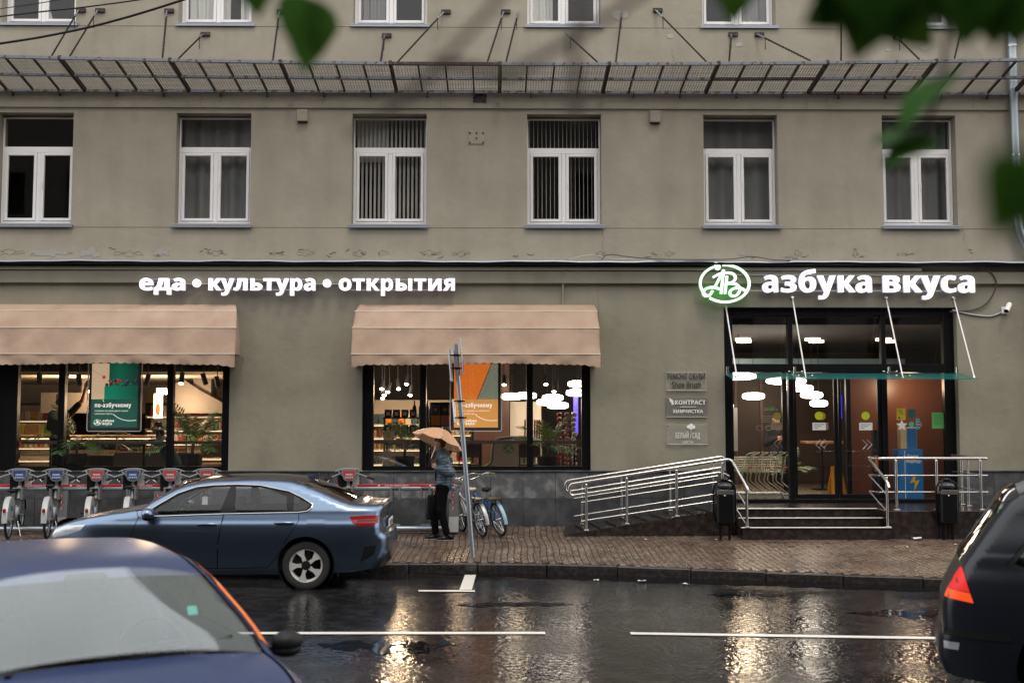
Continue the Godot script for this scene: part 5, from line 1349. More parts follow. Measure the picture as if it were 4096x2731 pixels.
func build_cars() -> void:
	mat("chrome", lin(0.7, 0.7, 0.7), 0.08, 1.0)
	var cg := pane("car glass", Color(0.03, 0.035, 0.035), 0.3)
	var red := mat("tail lamp", lin(0.25, 0.004, 0.004), 0.1)
	var hl := mat("head lamp", lin(0.5, 0.52, 0.55), 0.08, 0.6)
	var alloy := mat("alloy", lin(0.5, 0.49, 0.48), 0.35, 0.25)
	var pb := mat("steel blue paint", lin(0.15, 0.21, 0.31), 0.3, 1.0); pb.clearcoat_enabled = true; pb.clearcoat = 0.8; pb.clearcoat_roughness = 0.08
	# the sedan parked by the far kerb, nose to the left
	var o := thing("sedan_car", "steel blue sedan parked at the far kerb in front of the rental bikes", "car", Vector3(-2.49, -0.262, 5.36), PI)
	var B := Body.new()
	B.prof = [[0.15, 0.75], [0.25, 0.79], [0.4, 0.832], [0.58, 0.868], [0.74, 0.888], [0.83, 0.892], [0.9, 0.868], [0.97, 0.848], [1.05, 0.822], [1.2, 0.745], [1.35, 0.662], [1.45, 0.63]]
	B.xf = 2.35; B.tf = 0.3; B.lf = 1.0; B.xr = -0.35; B.tr = 0.2; B.lr = 0.75
	var dlo := poly([[2.15, 0.948], [1.93, 1.088], [1.697, 1.232], [1.465, 1.312], [1.252, 1.334], [0.942, 1.345], [0.633, 1.333], [0.246, 1.257], [0.06, 1.175], [-0.073, 1.1], [-0.055, 1.05], [-0.006, 1.016], [0.11, 1.003], [1.058, 0.985]])
	var v2 := func(a: Array) -> Array: return a.map(func(e): return Vector2(e[0], e[1]))
	car_base(o, B, {
		"paint": pb, "glass_mat": cg, "dlo": dlo,
		"path": [
			["front_bumper", v2.call([[3.3, 0.22], [3.43, 0.3], [3.47, 0.45], [3.46, 0.6], [3.41, 0.7], [3.34, 0.79]]), [0.1], pb],
			["hood", v2.call([[3.34, 0.79], [3.21, 0.835], [2.98, 0.905], [2.6, 0.975], [2.3, 1.02], [2.14, 1.045]]), [0.025], pb],
			["windshield", v2.call([[2.14, 1.045], [1.97, 1.17], [1.72, 1.31], [1.5, 1.372]]), [0.06], cg],
			["roof", v2.call([[1.5, 1.372], [1.25, 1.402], [0.92, 1.415], [0.6, 1.416], [0.25, 1.392], [0.06, 1.345]]), [0.045], mat("reflection dark roof", lin(0.01, 0.01, 0.012), 0.15)],  # roof coloured near black to imitate the building mirrored in blue paint
			["rear_window", v2.call([[0.06, 1.345], [-0.15, 1.27], [-0.36, 1.18], [-0.55, 1.11]]), [0.05], cg],
			["boot_lid", v2.call([[-0.55, 1.11], [-0.75, 1.09], [-0.9, 1.085], [-0.97, 1.085], [-0.985, 1.05], [-0.96, 0.96], [-0.95, 0.85], [-0.965, 0.74]]), [0.03, 0.03, 0.03, 0.04, 0.05], pb],
			["rear_bumper", v2.call([[-0.965, 0.74], [-1.02, 0.69], [-1.04, 0.6], [-1.03, 0.48], [-0.99, 0.36], [-0.9, 0.27]]), [0.06], pb]],
		"bottom": [[-0.6, 0.23], [0.3, 0.2], [2.4, 0.19]], "cells": [0.15, 0.045], "drops": 2500,
		"arches": [[0.0, 0.33, 0.365], [2.7, 0.33, 0.365]], "wheel_r": 0.317, "alloy": alloy,
		"doors": [[[2.2, 1.02], [2.16, 0.94], [2.24, 0.7], [2.22, 0.3], [1.15, 0.28], [1.13, 0.6], [1.065, 0.99], [1.0, 1.31], [1.6, 1.22], [1.95, 1.05]], [[1.06, 0.985], [1.125, 0.6], [1.145, 0.28], [0.5, 0.29], [0.36, 0.45], [0.27, 0.62], [0.09, 0.9], [0.1, 1.02], [0.24, 1.22], [0.6, 1.3], [0.99, 1.315]]],
		"handles": [[1.27, 0.855], [0.275, 0.87]],
		"glass": [[[2.05, 0.975], [1.9, 1.075], [1.68, 1.21], [1.45, 1.293], [1.25, 1.315], [1.03, 1.323], [1.12, 1.0]], [[0.95, 1.326], [0.64, 1.315], [0.28, 1.245], [0.25, 1.015], [0.925, 1.0]], [[0.18, 1.21], [0.07, 1.16], [-0.04, 1.1], [0.0, 1.045], [0.08, 1.03], [0.17, 1.025]]],
		"chrome": [[2.15, 0.945], [1.93, 1.092], [1.697, 1.236], [1.465, 1.316], [1.252, 1.338], [0.942, 1.349], [0.633, 1.337], [0.246, 1.261], [0.06, 1.179], [-0.078, 1.1], [-0.06, 1.045], [-0.006, 1.012], [0.11, 0.999], [1.058, 0.981]],
		"lamps": [["tail_lamp", [[-0.56, 0.945], [-0.76, 0.955], [-0.925, 0.955], [-0.92, 0.86], [-0.86, 0.83], [-0.68, 0.825], [-0.6, 0.87]], red], ["headlamp", [[3.37, 0.69], [3.33, 0.75], [3.15, 0.82], [2.84, 0.845], [2.92, 0.77], [3.1, 0.715], [3.33, 0.66]], hl], ["bumper_vent", [[-0.75, 0.56], [-0.9, 0.57], [-0.87, 0.45], [-0.7, 0.36]], M["black plastic"]]],
		"mirror": [1.98, 0.965], "tub": [-0.85, 3.15, 0.82], "seats": [[1.05, 0.45, -0.36, 0.48], [1.05, 0.45, 0.36, 0.48], [0.1, 0.45, 0.0, 1.2]], "wheel_at": [1.75, 0.98, -0.36]})
	var s := MB.new(); s.prism(PackedVector2Array([Vector2(0.12, 0), Vector2(-0.1, 0), Vector2(-0.12, 0.075), Vector2(-0.1, 0.08)]), 0.03, Transform3D(Basis(), Vector3(0.08, 1.39, 0))); part("roof_fin", s, pb, o)
	s = MB.new(); s.box(Vector3(-1.015, 0.81, 0), Vector3(0.012, 0.115, 0.52), 0.003); var np := part("number_plate", s, M["white upvc"], o)
	s = MB.new(); s.box(Vector3(-1.022, 0.81, 0), Vector3(0.004, 0.06, 0.42), 0.001); part("print", s, mat("plate print", lin(0.15, 0.15, 0.15), 0.6), np)
	for sg in [1.0, -1.0]:
		part("fuel_flap", B.skin(poly([[-0.02, 0.955], [-0.23, 0.955], [-0.245, 0.9], [-0.235, 0.815], [-0.03, 0.815], [-0.012, 0.86]]), [], sg, 0.004, 0.06), pb, o)
		part("tail_lamp_bar", B.skin(poly([[-0.66, 0.9], [-0.9, 0.905], [-0.9, 0.882], [-0.66, 0.875]]), [], sg, 0.011, 0.05), mat("lamp line", lin(0.08, 0.002, 0.002), 0.2), o)
	# the blue hatchback in front, nose towards the camera and to the right
	var pn := mat("deep blue paint", lin(0.02, 0.042, 0.125), 0.36, 0.3); pn.clearcoat_enabled = true; pn.clearcoat = 0.5; pn.clearcoat_roughness = 0.25
	var orange := mat("orange trim", lin(0.65, 0.14, 0.02), 0.4)
	var wg := pane("windshield glass", Color(0.8, 0.88, 0.9), 0.05)
	o = thing("hatchback_car", "deep blue hatchback with orange roof edge, seen through its windshield in front", "car", Vector3(-2.99, -0.25, 13.6), -1.035)
	B = Body.new()
	B.prof = [[0.15, 0.78], [0.3, 0.83], [0.6, 0.87], [0.8, 0.875], [0.9, 0.855], [1.0, 0.82], [1.1, 0.79], [1.25, 0.72], [1.38, 0.655], [1.5, 0.61]]
	B.xf = 2.3; B.tf = 0.3; B.lf = 1.05; B.xr = -0.3; B.tr = 0.12; B.lr = 0.6; B.R = 0.07
	dlo = poly([[2.2, 0.98], [1.95, 1.12], [1.7, 1.25], [1.5, 1.325], [1.0, 1.37], [0.3, 1.36], [-0.3, 1.27], [-0.5, 1.08], [0.5, 0.98]])
	car_base(o, B, {
		"paint": pn, "glass_mat": cg, "dlo": dlo, "mirror_mat": M["black plastic"], "mirror_k": 0.8,
		"path": [
			["front_bumper", v2.call([[3.15, 0.22], [3.28, 0.35], [3.32, 0.55], [3.26, 0.72], [3.18, 0.78]]), [0.12], pn],
			["hood", v2.call([[3.18, 0.78], [3.0, 0.86], [2.75, 0.925], [2.5, 0.965], [2.24, 0.99]]), [0.035], pn],
			["windshield", v2.call([[2.24, 0.99], [2.05, 1.1], [1.85, 1.205], [1.62, 1.32]]), [0.09], wg, 0.0],
			["roof", v2.call([[1.62, 1.32], [1.35, 1.385], [1.0, 1.41], [0.6, 1.412], [0.1, 1.39], [-0.35, 1.345]]), [0.02], pn],
			["rear_window", v2.call([[-0.35, 1.345], [-0.5, 1.23], [-0.66, 1.02]]), [0.04], cg],
			["tailgate", v2.call([[-0.66, 1.02], [-0.74, 0.9], [-0.78, 0.6], [-0.75, 0.3]]), [0.05], pn]],
		"bottom": [[-0.5, 0.22], [2.3, 0.2]], "cells": [0.06, 0.045], "drops": 6000,
		"arches": [[0.0, 0.33, 0.36], [2.55, 0.33, 0.36]], "wheel_r": 0.31, "alloy": alloy,
		"doors": [], "glass": [[[2.05, 1.0], [1.7, 1.215], [1.45, 1.3], [1.0, 1.34], [0.95, 1.0]], [[0.88, 1.34], [0.3, 1.33], [-0.25, 1.24], [-0.4, 1.08], [0.8, 1.0]]],
		"lamps": [["headlamp", [[3.15, 0.7], [2.85, 0.85], [2.7, 0.84], [2.95, 0.68]], hl], ["orange_trim", [[2.14, 1.043], [2.0, 1.12], [1.72, 1.262], [1.5, 1.342], [1.2, 1.385], [0.8, 1.4], [0.1, 1.38], [0.1, 1.34], [0.8, 1.362], [1.2, 1.345], [1.5, 1.305], [1.7, 1.235], [2.0, 1.083], [2.14, 1.0]], orange]],
		"mirror": [2.0, 0.96], "tub": [-0.6, 3.0, 0.78], "seats": [[0.95, 0.5, -0.36, 0.48], [0.95, 0.5, 0.36, 0.48], [0.1, 0.5, 0.0, 1.2]], "wheel_at": [1.6, 0.93, -0.36]})
	s = MB.new(); s.bb(1.55, 2.15, 0.78, 0.9, -0.68, 0.68, 0.05); part("dashboard", s, M["car seat"], o)
	part("windshield_inner_sheet", B.across(smooth_path(v2.call([[2.235, 0.98], [2.045, 1.09], [1.845, 1.195], [1.615, 1.308]]), 6), [0.09], 0.006), wg, o)
	s = MB.new(); s.bar(Vector3(2.2, 1.03, 0.45), Vector3(2.16, 1.075, -0.35), 0.02, 0.02); s.bar(Vector3(2.3, 1.01, 0.45), Vector3(2.2, 1.03, 0.43), 0.025, 0.03); part("wiper", s, M["black plastic"], o)
	s = MB.new(); s.bar(Vector3(2.24, 1.02, -0.1), Vector3(2.15, 1.07, -0.62), 0.02, 0.02); part("wiper", s, M["black plastic"], o)
	s = MB.new(); s.box(Vector3(1.66, 1.34, 0.0), Vector3(0.05, 0.07, 0.22), 0.02); part("inside_mirror", s, M["black plastic"], o)
	s = MB.new(); s.box(Vector3(1.86, 1.17, -0.5), Vector3(0.004, 0.05, 0.05), 0.001, Basis(Vector3(0, 0, 1), 0.6)); part("windshield_sticker", s, mat("teal sticker", lin(0.02, 0.4, 0.35), 0.5), o)
	glow("lit red lamp", Color(0.9, 0.02, 0.015), 0.22).albedo_color = lin(0.4, 0.01, 0.01); glow("lit amber lamp", Color(0.9, 0.14, 0.01), 0.28).albedo_color = lin(0.45, 0.1, 0.01)
	# the black SUV leaving the picture on the right
	var pk := mat("black car paint", lin(0.006, 0.008, 0.013), 0.28, 0.0)
	o = thing("suv_car", "black SUV cut off by the photo's edge, with red and amber tail lamp", "car", Vector3(4.476, -0.25, 12.1), -0.42)
	B = Body.new()
	B.prof = [[0.2, 0.84], [0.5, 0.88], [0.8, 0.9], [0.98, 0.895], [1.08, 0.87], [1.2, 0.84], [1.5, 0.74], [1.75, 0.66]]
	B.xf = 2.4; B.tf = 0.25; B.xr = -0.4; B.tr = 0.1; B.lr = 0.5; B.R = 0.09
	dlo = poly([[-0.46, 1.12], [-0.3, 1.33], [-0.12, 1.52], [1.4, 1.54], [2.05, 1.12], [0.5, 1.06], [-0.36, 1.075]])
	car_base(o, B, {
		"paint": pk, "glass_mat": cg, "dlo": dlo,
		"path": [
			["front_bumper", v2.call([[3.4, 0.25], [3.5, 0.5], [3.5, 0.8], [3.4, 1.0]]), [0.1], pk],
			["hood", v2.call([[3.4, 1.0], [3.0, 1.08], [2.6, 1.12], [2.3, 1.15]]), [0.03], pk],
			["windshield", v2.call([[2.3, 1.15], [2.0, 1.36], [1.65, 1.62]]), [0.05], cg],
			["roof", v2.call([[1.65, 1.62], [1.2, 1.69], [0.6, 1.71], [0.1, 1.7], [-0.2, 1.675], [-0.36, 1.62]]), [0.04], pk],
			["rear_window", v2.call([[-0.36, 1.62], [-0.46, 1.54], [-0.6, 1.35], [-0.77, 1.1]]), [0.06], cg],
			["tailgate", v2.call([[-0.77, 1.1], [-0.86, 0.93], [-0.9, 0.84], [-0.91, 0.74], [-0.905, 0.62]]), [0.05], pk],
			["rear_bumper", v2.call([[-0.905, 0.62], [-0.94, 0.55], [-0.945, 0.4], [-0.9, 0.28]]), [0.05], pk]],
		"bottom": [[-0.6, 0.25], [2.3, 0.25]], "cells": [0.03, 0.15], "drops": 2500,
		"arches": [[0.02, 0.36, 0.43], [2.65, 0.36, 0.43]], "wheel_r": 0.36, "alloy": alloy,
		"doors": [[[0.95, 1.4], [0.95, 0.3], [0.5, 0.33], [0.4, 0.6], [0.2, 0.85], [0.12, 1.05], [0.1, 1.4]]], "handles": [[0.25, 1.0]],
		"glass": [[[-0.4, 1.13], [-0.27, 1.31], [-0.12, 1.47], [0.02, 1.5], [0.03, 1.1], [-0.33, 1.105]], [[0.1, 1.5], [0.85, 1.51], [0.88, 1.09], [0.1, 1.095]]],
		"lamps": [["tail_lamp", [[-0.77, 1.08], [-0.83, 0.99], [-0.875, 0.925], [-0.71, 0.905], [-0.73, 0.98], [-0.755, 1.07]], glow("lit red lamp", Color(0.9, 0.02, 0.015), 0.22)], ["side_moulding", [[-0.895, 0.625], [-0.44, 0.625], [-0.44, 0.57], [-0.9, 0.57]], M["black plastic"]], ["side_reflector", [[-0.9, 0.53], [-0.79, 0.53], [-0.8, 0.475], [-0.9, 0.475]], hl], ["indicator_lamp", [[-0.876, 0.92], [-0.89, 0.87], [-0.885, 0.855], [-0.685, 0.83], [-0.708, 0.9]], glow("lit amber lamp", Color(0.9, 0.14, 0.01), 0.28)]],
		"mirror": [1.95, 1.13], "tub": [-0.7, 3.2, 0.9], "seats": [[1.05, 0.65, -0.38, 0.5], [1.05, 0.65, 0.38, 0.5], [0.1, 0.65, 0.0, 1.3]], "wheel_at": [1.7, 1.1, -0.38]})

# ---------------------------------------------------------------- bicycles
func bike_wheel(o: Node3D, called: String, x: float, r: float, tyre: Material, tr: float) -> void:
	var s := MB.new(); var c := Vector3(x, r, 0)
	s.tube(arc(c, Vector3(r - tr, 0, 0), Vector3(0, r - tr, 0), 0, TAU * 35.0 / 36.0, 35), tr, 6, false, true)
	var w := part(called, s, tyre, o)
	s = MB.new(); s.tube(arc(c, Vector3(r - tr * 2.1, 0, 0), Vector3(0, r - tr * 2.1, 0), 0, TAU * 35.0 / 36.0, 35), 0.011, 5, false, true); part("rim", s, M["galvanised"], w)
	s = MB.new()
	for k in 20:
		var a := TAU * k / 20; s.bar(c + Vector3(cos(a + 0.3) * 0.03, sin(a + 0.3) * 0.03, 0.02 * (1 if k % 2 else -1)), c + Vector3(cos(a), sin(a), 0) * (r - tr * 2), 0.003, 0.003)
	part("spokes", s, M["galvanised"], w)
	s = MB.new(); s.tube([c - Vector3(0, 0, 0.055), c + Vector3(0, 0, 0.055)], 0.02, 8); part("hub", s, M["galvanised"], w)

func saddle(o: Node3D, p: Vector3, m: Material) -> void:
	var s := MB.new(); var rows: Array = []
	for i in 9:
		var t := i / 8.0; var w := lerpf(0.085, 0.022, smoothstep(0.1, 0.75, t)) * (1.0 if t > 0.02 else 0.8); var r: Array = []
		for j in 13:
			var a := PI * j / 12.0
			r.append(p + Vector3(-0.12 + t * 0.26, 0.035 * sin(a) - 0.02 * absf(cos(a)) + 0.02 * (1.0 - t) , w * cos(a)))
		rows.append(r)
	s.surf(rows); s.ball(p + Vector3(-0.11, 0.015, 0), Vector3(0.03, 0.03, 0.075), 10); s.bb(p.x - 0.1, p.x + 0.1, p.y - 0.03, p.y - 0.01, p.z - 0.03, p.z + 0.03, 0.008)
	part("saddle", s, m, o)

func share_bike(label: String, blue: bool, at: Vector3, turn: float, saddle_y: float) -> Node3D:
	var o := thing("rental_bicycle", label, "bicycle", at, turn, "docked rental bikes")
	var silver := mat("bike silver", lin(0.2, 0.205, 0.215), 0.35, 0.4); var white := mat("bike white", lin(0.36, 0.37, 0.38), 0.4)
	bike_wheel(o, "rear_wheel", -0.53, 0.33, M["rubber"], 0.024); bike_wheel(o, "front_wheel", 0.53, 0.33, M["rubber"], 0.024)
	var s := MB.new()
	s.tube([Vector3(0.4, 0.83, 0), Vector3(0.33, 0.55, 0), Vector3(0.2, 0.36, 0), Vector3(0.02, 0.29, 0), Vector3(-0.1, 0.3, 0)], [0.042, 0.045, 0.045, 0.045, 0.04], 10)
	s.tube([Vector3(-0.1, 0.29, 0), Vector3(-0.2, 0.62, 0)], 0.03, 8); s.tube([Vector3(-0.1, 0.3, 0.05), Vector3(-0.53, 0.33, 0.06)], 0.018, 6); s.tube([Vector3(-0.1, 0.3, -0.05), Vector3(-0.53, 0.33, -0.06)], 0.018, 6)
	s.tube([Vector3(0.4, 0.88, 0), Vector3(0.43, 0.7, 0)], 0.03, 8)
	for z in [-0.055, 0.055]: s.tube([Vector3(0.43, 0.7, z), Vector3(0.53, 0.33, z)], 0.018, 6)
	part("frame", s, silver, o)
	# rear fender with its white side plates
	s = MB.new()
	for z in [-0.04, 0.04]:
		var pl := PackedVector2Array()
		for k in 9: var a := deg_to_rad(lerpf(40, 175, k / 8.0)); pl.append(Vector2(-0.53 + cos(a) * 0.375, 0.33 + sin(a) * 0.375))
		pl.append(Vector2(-0.75, 0.33)); pl.append(Vector2(-0.53, 0.25)); pl.append(Vector2(-0.38, 0.36))
		s.prism(pl, 0.008, Transform3D(Basis(), Vector3(0, 0, z)))
	var rows: Array = []
	for k in 13: var a := deg_to_rad(lerpf(30, 185, k / 12.0)); rows.append([Vector3(-0.53 + cos(a) * 0.375, 0.33 + sin(a) * 0.375, -0.044), Vector3(-0.53 + cos(a) * 0.385, 0.33 + sin(a) * 0.385, 0), Vector3(-0.53 + cos(a) * 0.375, 0.33 + sin(a) * 0.375, 0.044)])
	s.surf(rows)
	var fd := part("fender", s, white, o)
	var bl := mat("bank blue", lin(0.02, 0.06, 0.25), 0.5)
	for z in [1.0, -1.0]:
		var t := lettering("ВТБ", -0.62, 0.47, 0.0455, 0.2, 0.11, 0.002, bl, fd)
		if z < 0: t.rotation.y = PI; t.position = Vector3(-0.44, t.position.y, -0.0455)
	s = MB.new(); rows = []
	for k in 11: var a := deg_to_rad(lerpf(10, 150, k / 10.0)); rows.append([Vector3(0.53 + cos(a) * 0.365, 0.33 + sin(a) * 0.365, -0.035), Vector3(0.53 + cos(a) * 0.375, 0.33 + sin(a) * 0.375, 0), Vector3(0.53 + cos(a) * 0.365, 0.33 + sin(a) * 0.365, 0.035)])
	s.surf(rows); part("front_fender", s, M["black plastic"], o)
	s = MB.new(); s.tube([Vector3(-0.19, 0.6, 0), Vector3(-0.24, saddle_y - 0.03, 0)], 0.016, 8); part("seat_post", s, M["galvanised"], o)
	saddle(o, Vector3(-0.24, saddle_y, 0), M["black plastic"])
	s = MB.new(); s.tube(round_path([Vector3(0.22, 0.98, -0.34), Vector3(0.3, 1.03, -0.2), Vector3(0.4, 1.07, -0.08), Vector3(0.4, 1.07, 0.08), Vector3(0.3, 1.03, 0.2), Vector3(0.22, 0.98, 0.34)], 0.06), 0.014, 8)
	s.tube([Vector3(0.4, 0.86, 0), Vector3(0.4, 1.05, 0)], 0.022, 8)
	for z in [-1.0, 1.0]: s.tube([Vector3(0.36, 1.1, z * 0.2), Vector3(0.33, 1.0, z * 0.1)], 0.012, 6)
	s.tube(round_path([Vector3(0.36, 1.08, -0.24), Vector3(0.36, 1.13, -0.12), Vector3(0.36, 1.13, 0.12), Vector3(0.36, 1.08, 0.24)], 0.08), 0.013, 8)
	var hb := part("handlebar", s, silver, o)
	for z in [-1.0, 1.0]:
		s = MB.new(); s.tube([Vector3(0.23, 0.985, z * 0.31), Vector3(0.17, 0.955, z * 0.42)], 0.02, 8); part("grip", s, M["black plastic"], hb)
		s = MB.new(); s.tube([Vector3(0.27, 0.99, z * 0.3), Vector3(0.25, 0.93, z * 0.36), Vector3(0.23, 0.9, z * 0.4)], 0.008, 6); part("brake_lever", s, M["steel"], hb)
	var sh := PackedVector2Array([Vector2(-0.12, 0.09), Vector2(0.12, 0.09), Vector2(0.13, 0.04), Vector2(0.09, -0.08), Vector2(0.05, -0.11), Vector2(-0.05, -0.11), Vector2(-0.09, -0.08), Vector2(-0.13, 0.04)])
	var face := Transform3D(Basis(Vector3.UP, -PI / 2), Vector3(0.33, 1.03, 0))
	s = MB.new(); s.prism(sh, 0.03, face); var con := part("console", s, mat("console rim", lin(0.22, 0.22, 0.23), 0.35, 0.2), o)
	s = MB.new(); var sh2 := sh.duplicate()
	for i in sh2.size(): sh2[i] *= 0.82
	s.prism(sh2, 0.006, Transform3D(face.basis, Vector3(0.312, 1.03, 0))); part("console_face", s, mat("console blue", lin(0.03, 0.06, 0.17), 0.4) if blue else mat("console red", lin(0.36, 0.05, 0.045), 0.4), con)
	s = MB.new()
	for k in 5: s.bb(0.305, 0.309, 0.97, 1.0, -0.07 + k * 0.03, -0.052 + k * 0.03)
	s.bb(0.305, 0.309, 1.02, 1.045, -0.06, 0.06); part("print", s, mat("console print", lin(0.4, 0.42, 0.5), 0.5), con)
	s = MB.new()
	s.prism(PackedVector2Array([Vector2(0.42, 0.76), Vector2(0.62, 0.76), Vector2(0.72, 1.06), Vector2(0.42, 1.08)]), 0.34, Transform3D()); part("basket", s, M["black plastic"], o)
	s = MB.new(); s.box(Vector3(0.416, 0.93, 0.13), Vector3(0.006, 0.22, 0.12), 0.002); part("basket_card", s, white, o)
	s = MB.new(); s.box(Vector3(-0.93, 0.5, 0), Vector3(0.03, 0.07, 0.05), 0.01); part("tail_light", s, mat("bike lamp red", lin(0.2, 0.008, 0.008), 0.3), o)
	s = MB.new()
	for z in [-1.0, 1.0]: s.bar(Vector3(0.0, 0.29, z * 0.07), Vector3(z * 0.12, 0.29 - z * 0.12, z * 0.08), 0.014, 0.025); s.box(Vector3(z * 0.12, 0.29 - z * 0.12, z * 0.14), Vector3(0.09, 0.022, 0.1), 0.006)
	s.lathe([Vector2(0, -0.01), Vector2(0.085, -0.01), Vector2(0.085, 0.01), Vector2(0, 0.01)], 18, Transform3D(Basis(Vector3.RIGHT, PI / 2), Vector3(0, 0.29, 0.06))); part("crankset", s, M["black plastic"], o)
	s = MB.new(); s.tube([Vector3(-0.12, 0.27, 0.07), Vector3(-0.22, 0.02, 0.14)], 0.009, 6); part("kickstand", s, M["steel"], o)
	return o

func old_bike(label: String, frame: Material, fend: Material, at: Vector3, turn: float, lean: float, seat: Material) -> Node3D:
	var o := thing("old_bicycle", label, "bicycle", at, turn)
	o.rotation = Vector3(0, turn, 0); o.basis = o.basis * Basis(Vector3.RIGHT, lean)
	var r := 0.3
	bike_wheel(o, "rear_wheel", -0.5, r, M["rubber"], 0.022); bike_wheel(o, "front_wheel", 0.5, r, M["rubber"], 0.022)
	var s := MB.new()
	s.tube([Vector3(0.36, 0.72, 0), Vector3(0.28, 0.6, 0), Vector3(0.0, 0.3, 0), Vector3(-0.06, 0.28, 0)], 0.022, 8); s.tube([Vector3(0.33, 0.66, 0), Vector3(-0.16, 0.52, 0)], 0.019, 8)
	s.tube([Vector3(-0.05, 0.27, 0), Vector3(-0.18, 0.62, 0)], 0.019, 8)
	for z in [-1.0, 1.0]: s.tube([Vector3(-0.05, 0.27, z * 0.03), Vector3(-0.5, r, z * 0.06)], 0.011, 6); s.tube([Vector3(-0.17, 0.56, z * 0.02), Vector3(-0.5, r, z * 0.06)], 0.009, 6); s.tube([Vector3(0.37, 0.66, z * 0.04), Vector3(0.5, r, z * 0.055)], 0.013, 6)
	s.tube([Vector3(0.34, 0.78, 0), Vector3(0.385, 0.62, 0)], 0.022, 8); part("frame", s, frame, o)
	for e in [[-0.5, 20.0, 190.0], [0.5, 20.0, 170.0]]:
		s = MB.new(); var rows: Array = []
		for k in 13: var a := deg_to_rad(lerpf(e[1], e[2], k / 12.0)); var f := 0.335; rows.append([Vector3(e[0] + cos(a) * f * 0.97, r + sin(a) * f * 0.97, -0.033), Vector3(e[0] + cos(a) * f, r + sin(a) * f, -0.015), Vector3(e[0] + cos(a) * f, r + sin(a) * f, 0.015), Vector3(e[0] + cos(a) * f * 0.97, r + sin(a) * f * 0.97, 0.033)])
		s.surf(rows); part("mudguard", s, fend, o)
	s = MB.new(); s.tube([Vector3(-0.17, 0.6, 0), Vector3(-0.21, 0.78, 0)], 0.013, 8); part("seat_post", s, M["steel"], o)
	saddle(o, Vector3(-0.21, 0.8, 0), seat)
	s = MB.new(); s.tube([Vector3(0.335, 0.76, 0), Vector3(0.3, 0.95, 0)], 0.014, 8); s.tube(round_path([Vector3(0.1, 1.0, -0.3), Vector3(0.2, 1.03, -0.24), Vector3(0.31, 0.97, -0.05), Vector3(0.31, 0.97, 0.05), Vector3(0.2, 1.03, 0.24), Vector3(0.1, 1.0, 0.3)], 0.06), 0.012, 8); var hb := part("handlebar", s, M["steel"], o)
	for z in [-1.0, 1.0]: s = MB.new(); s.tube([Vector3(0.15, 1.015, z * 0.27), Vector3(0.04, 0.985, z * 0.33)], 0.019, 8); part("grip", s, mat("olive grip", lin(0.12, 0.12, 0.05), 0.7), hb)
	s = MB.new(); s.bb(-0.75, -0.3, 0.66, 0.675, -0.06, 0.06, 0.004); s.tube([Vector3(-0.7, 0.66, 0.05), Vector3(-0.5, 0.3, 0.07)], 0.006, 5); s.tube([Vector3(-0.7, 0.66, -0.05), Vector3(-0.5, 0.3, -0.07)], 0.006, 5); part("rack", s, M["black paint"], o)
	s = MB.new()
	for z in [-1.0, 1.0]: s.bar(Vector3(-0.05, 0.27, z * 0.06), Vector3(-0.05 + z * 0.1, 0.27 - z * 0.11, z * 0.07), 0.012, 0.02); s.box(Vector3(-0.05 + z * 0.1, 0.27 - z * 0.11, z * 0.12), Vector3(0.08, 0.02, 0.08), 0.005)
	s.lathe([Vector2(0, -0.006), Vector2(0.08, -0.006), Vector2(0.08, 0.006), Vector2(0, 0.006)], 16, Transform3D(Basis(Vector3.RIGHT, PI / 2), Vector3(-0.05, 0.27, 0.05))); part("crankset", s, M["galvanised"], o)
	s = MB.new(); s.tube([Vector3(-0.1, 0.25, 0.05), Vector3(-0.2, 0.02, 0.17)], 0.008, 6); part("kickstand", s, M["steel"], o)
	return o

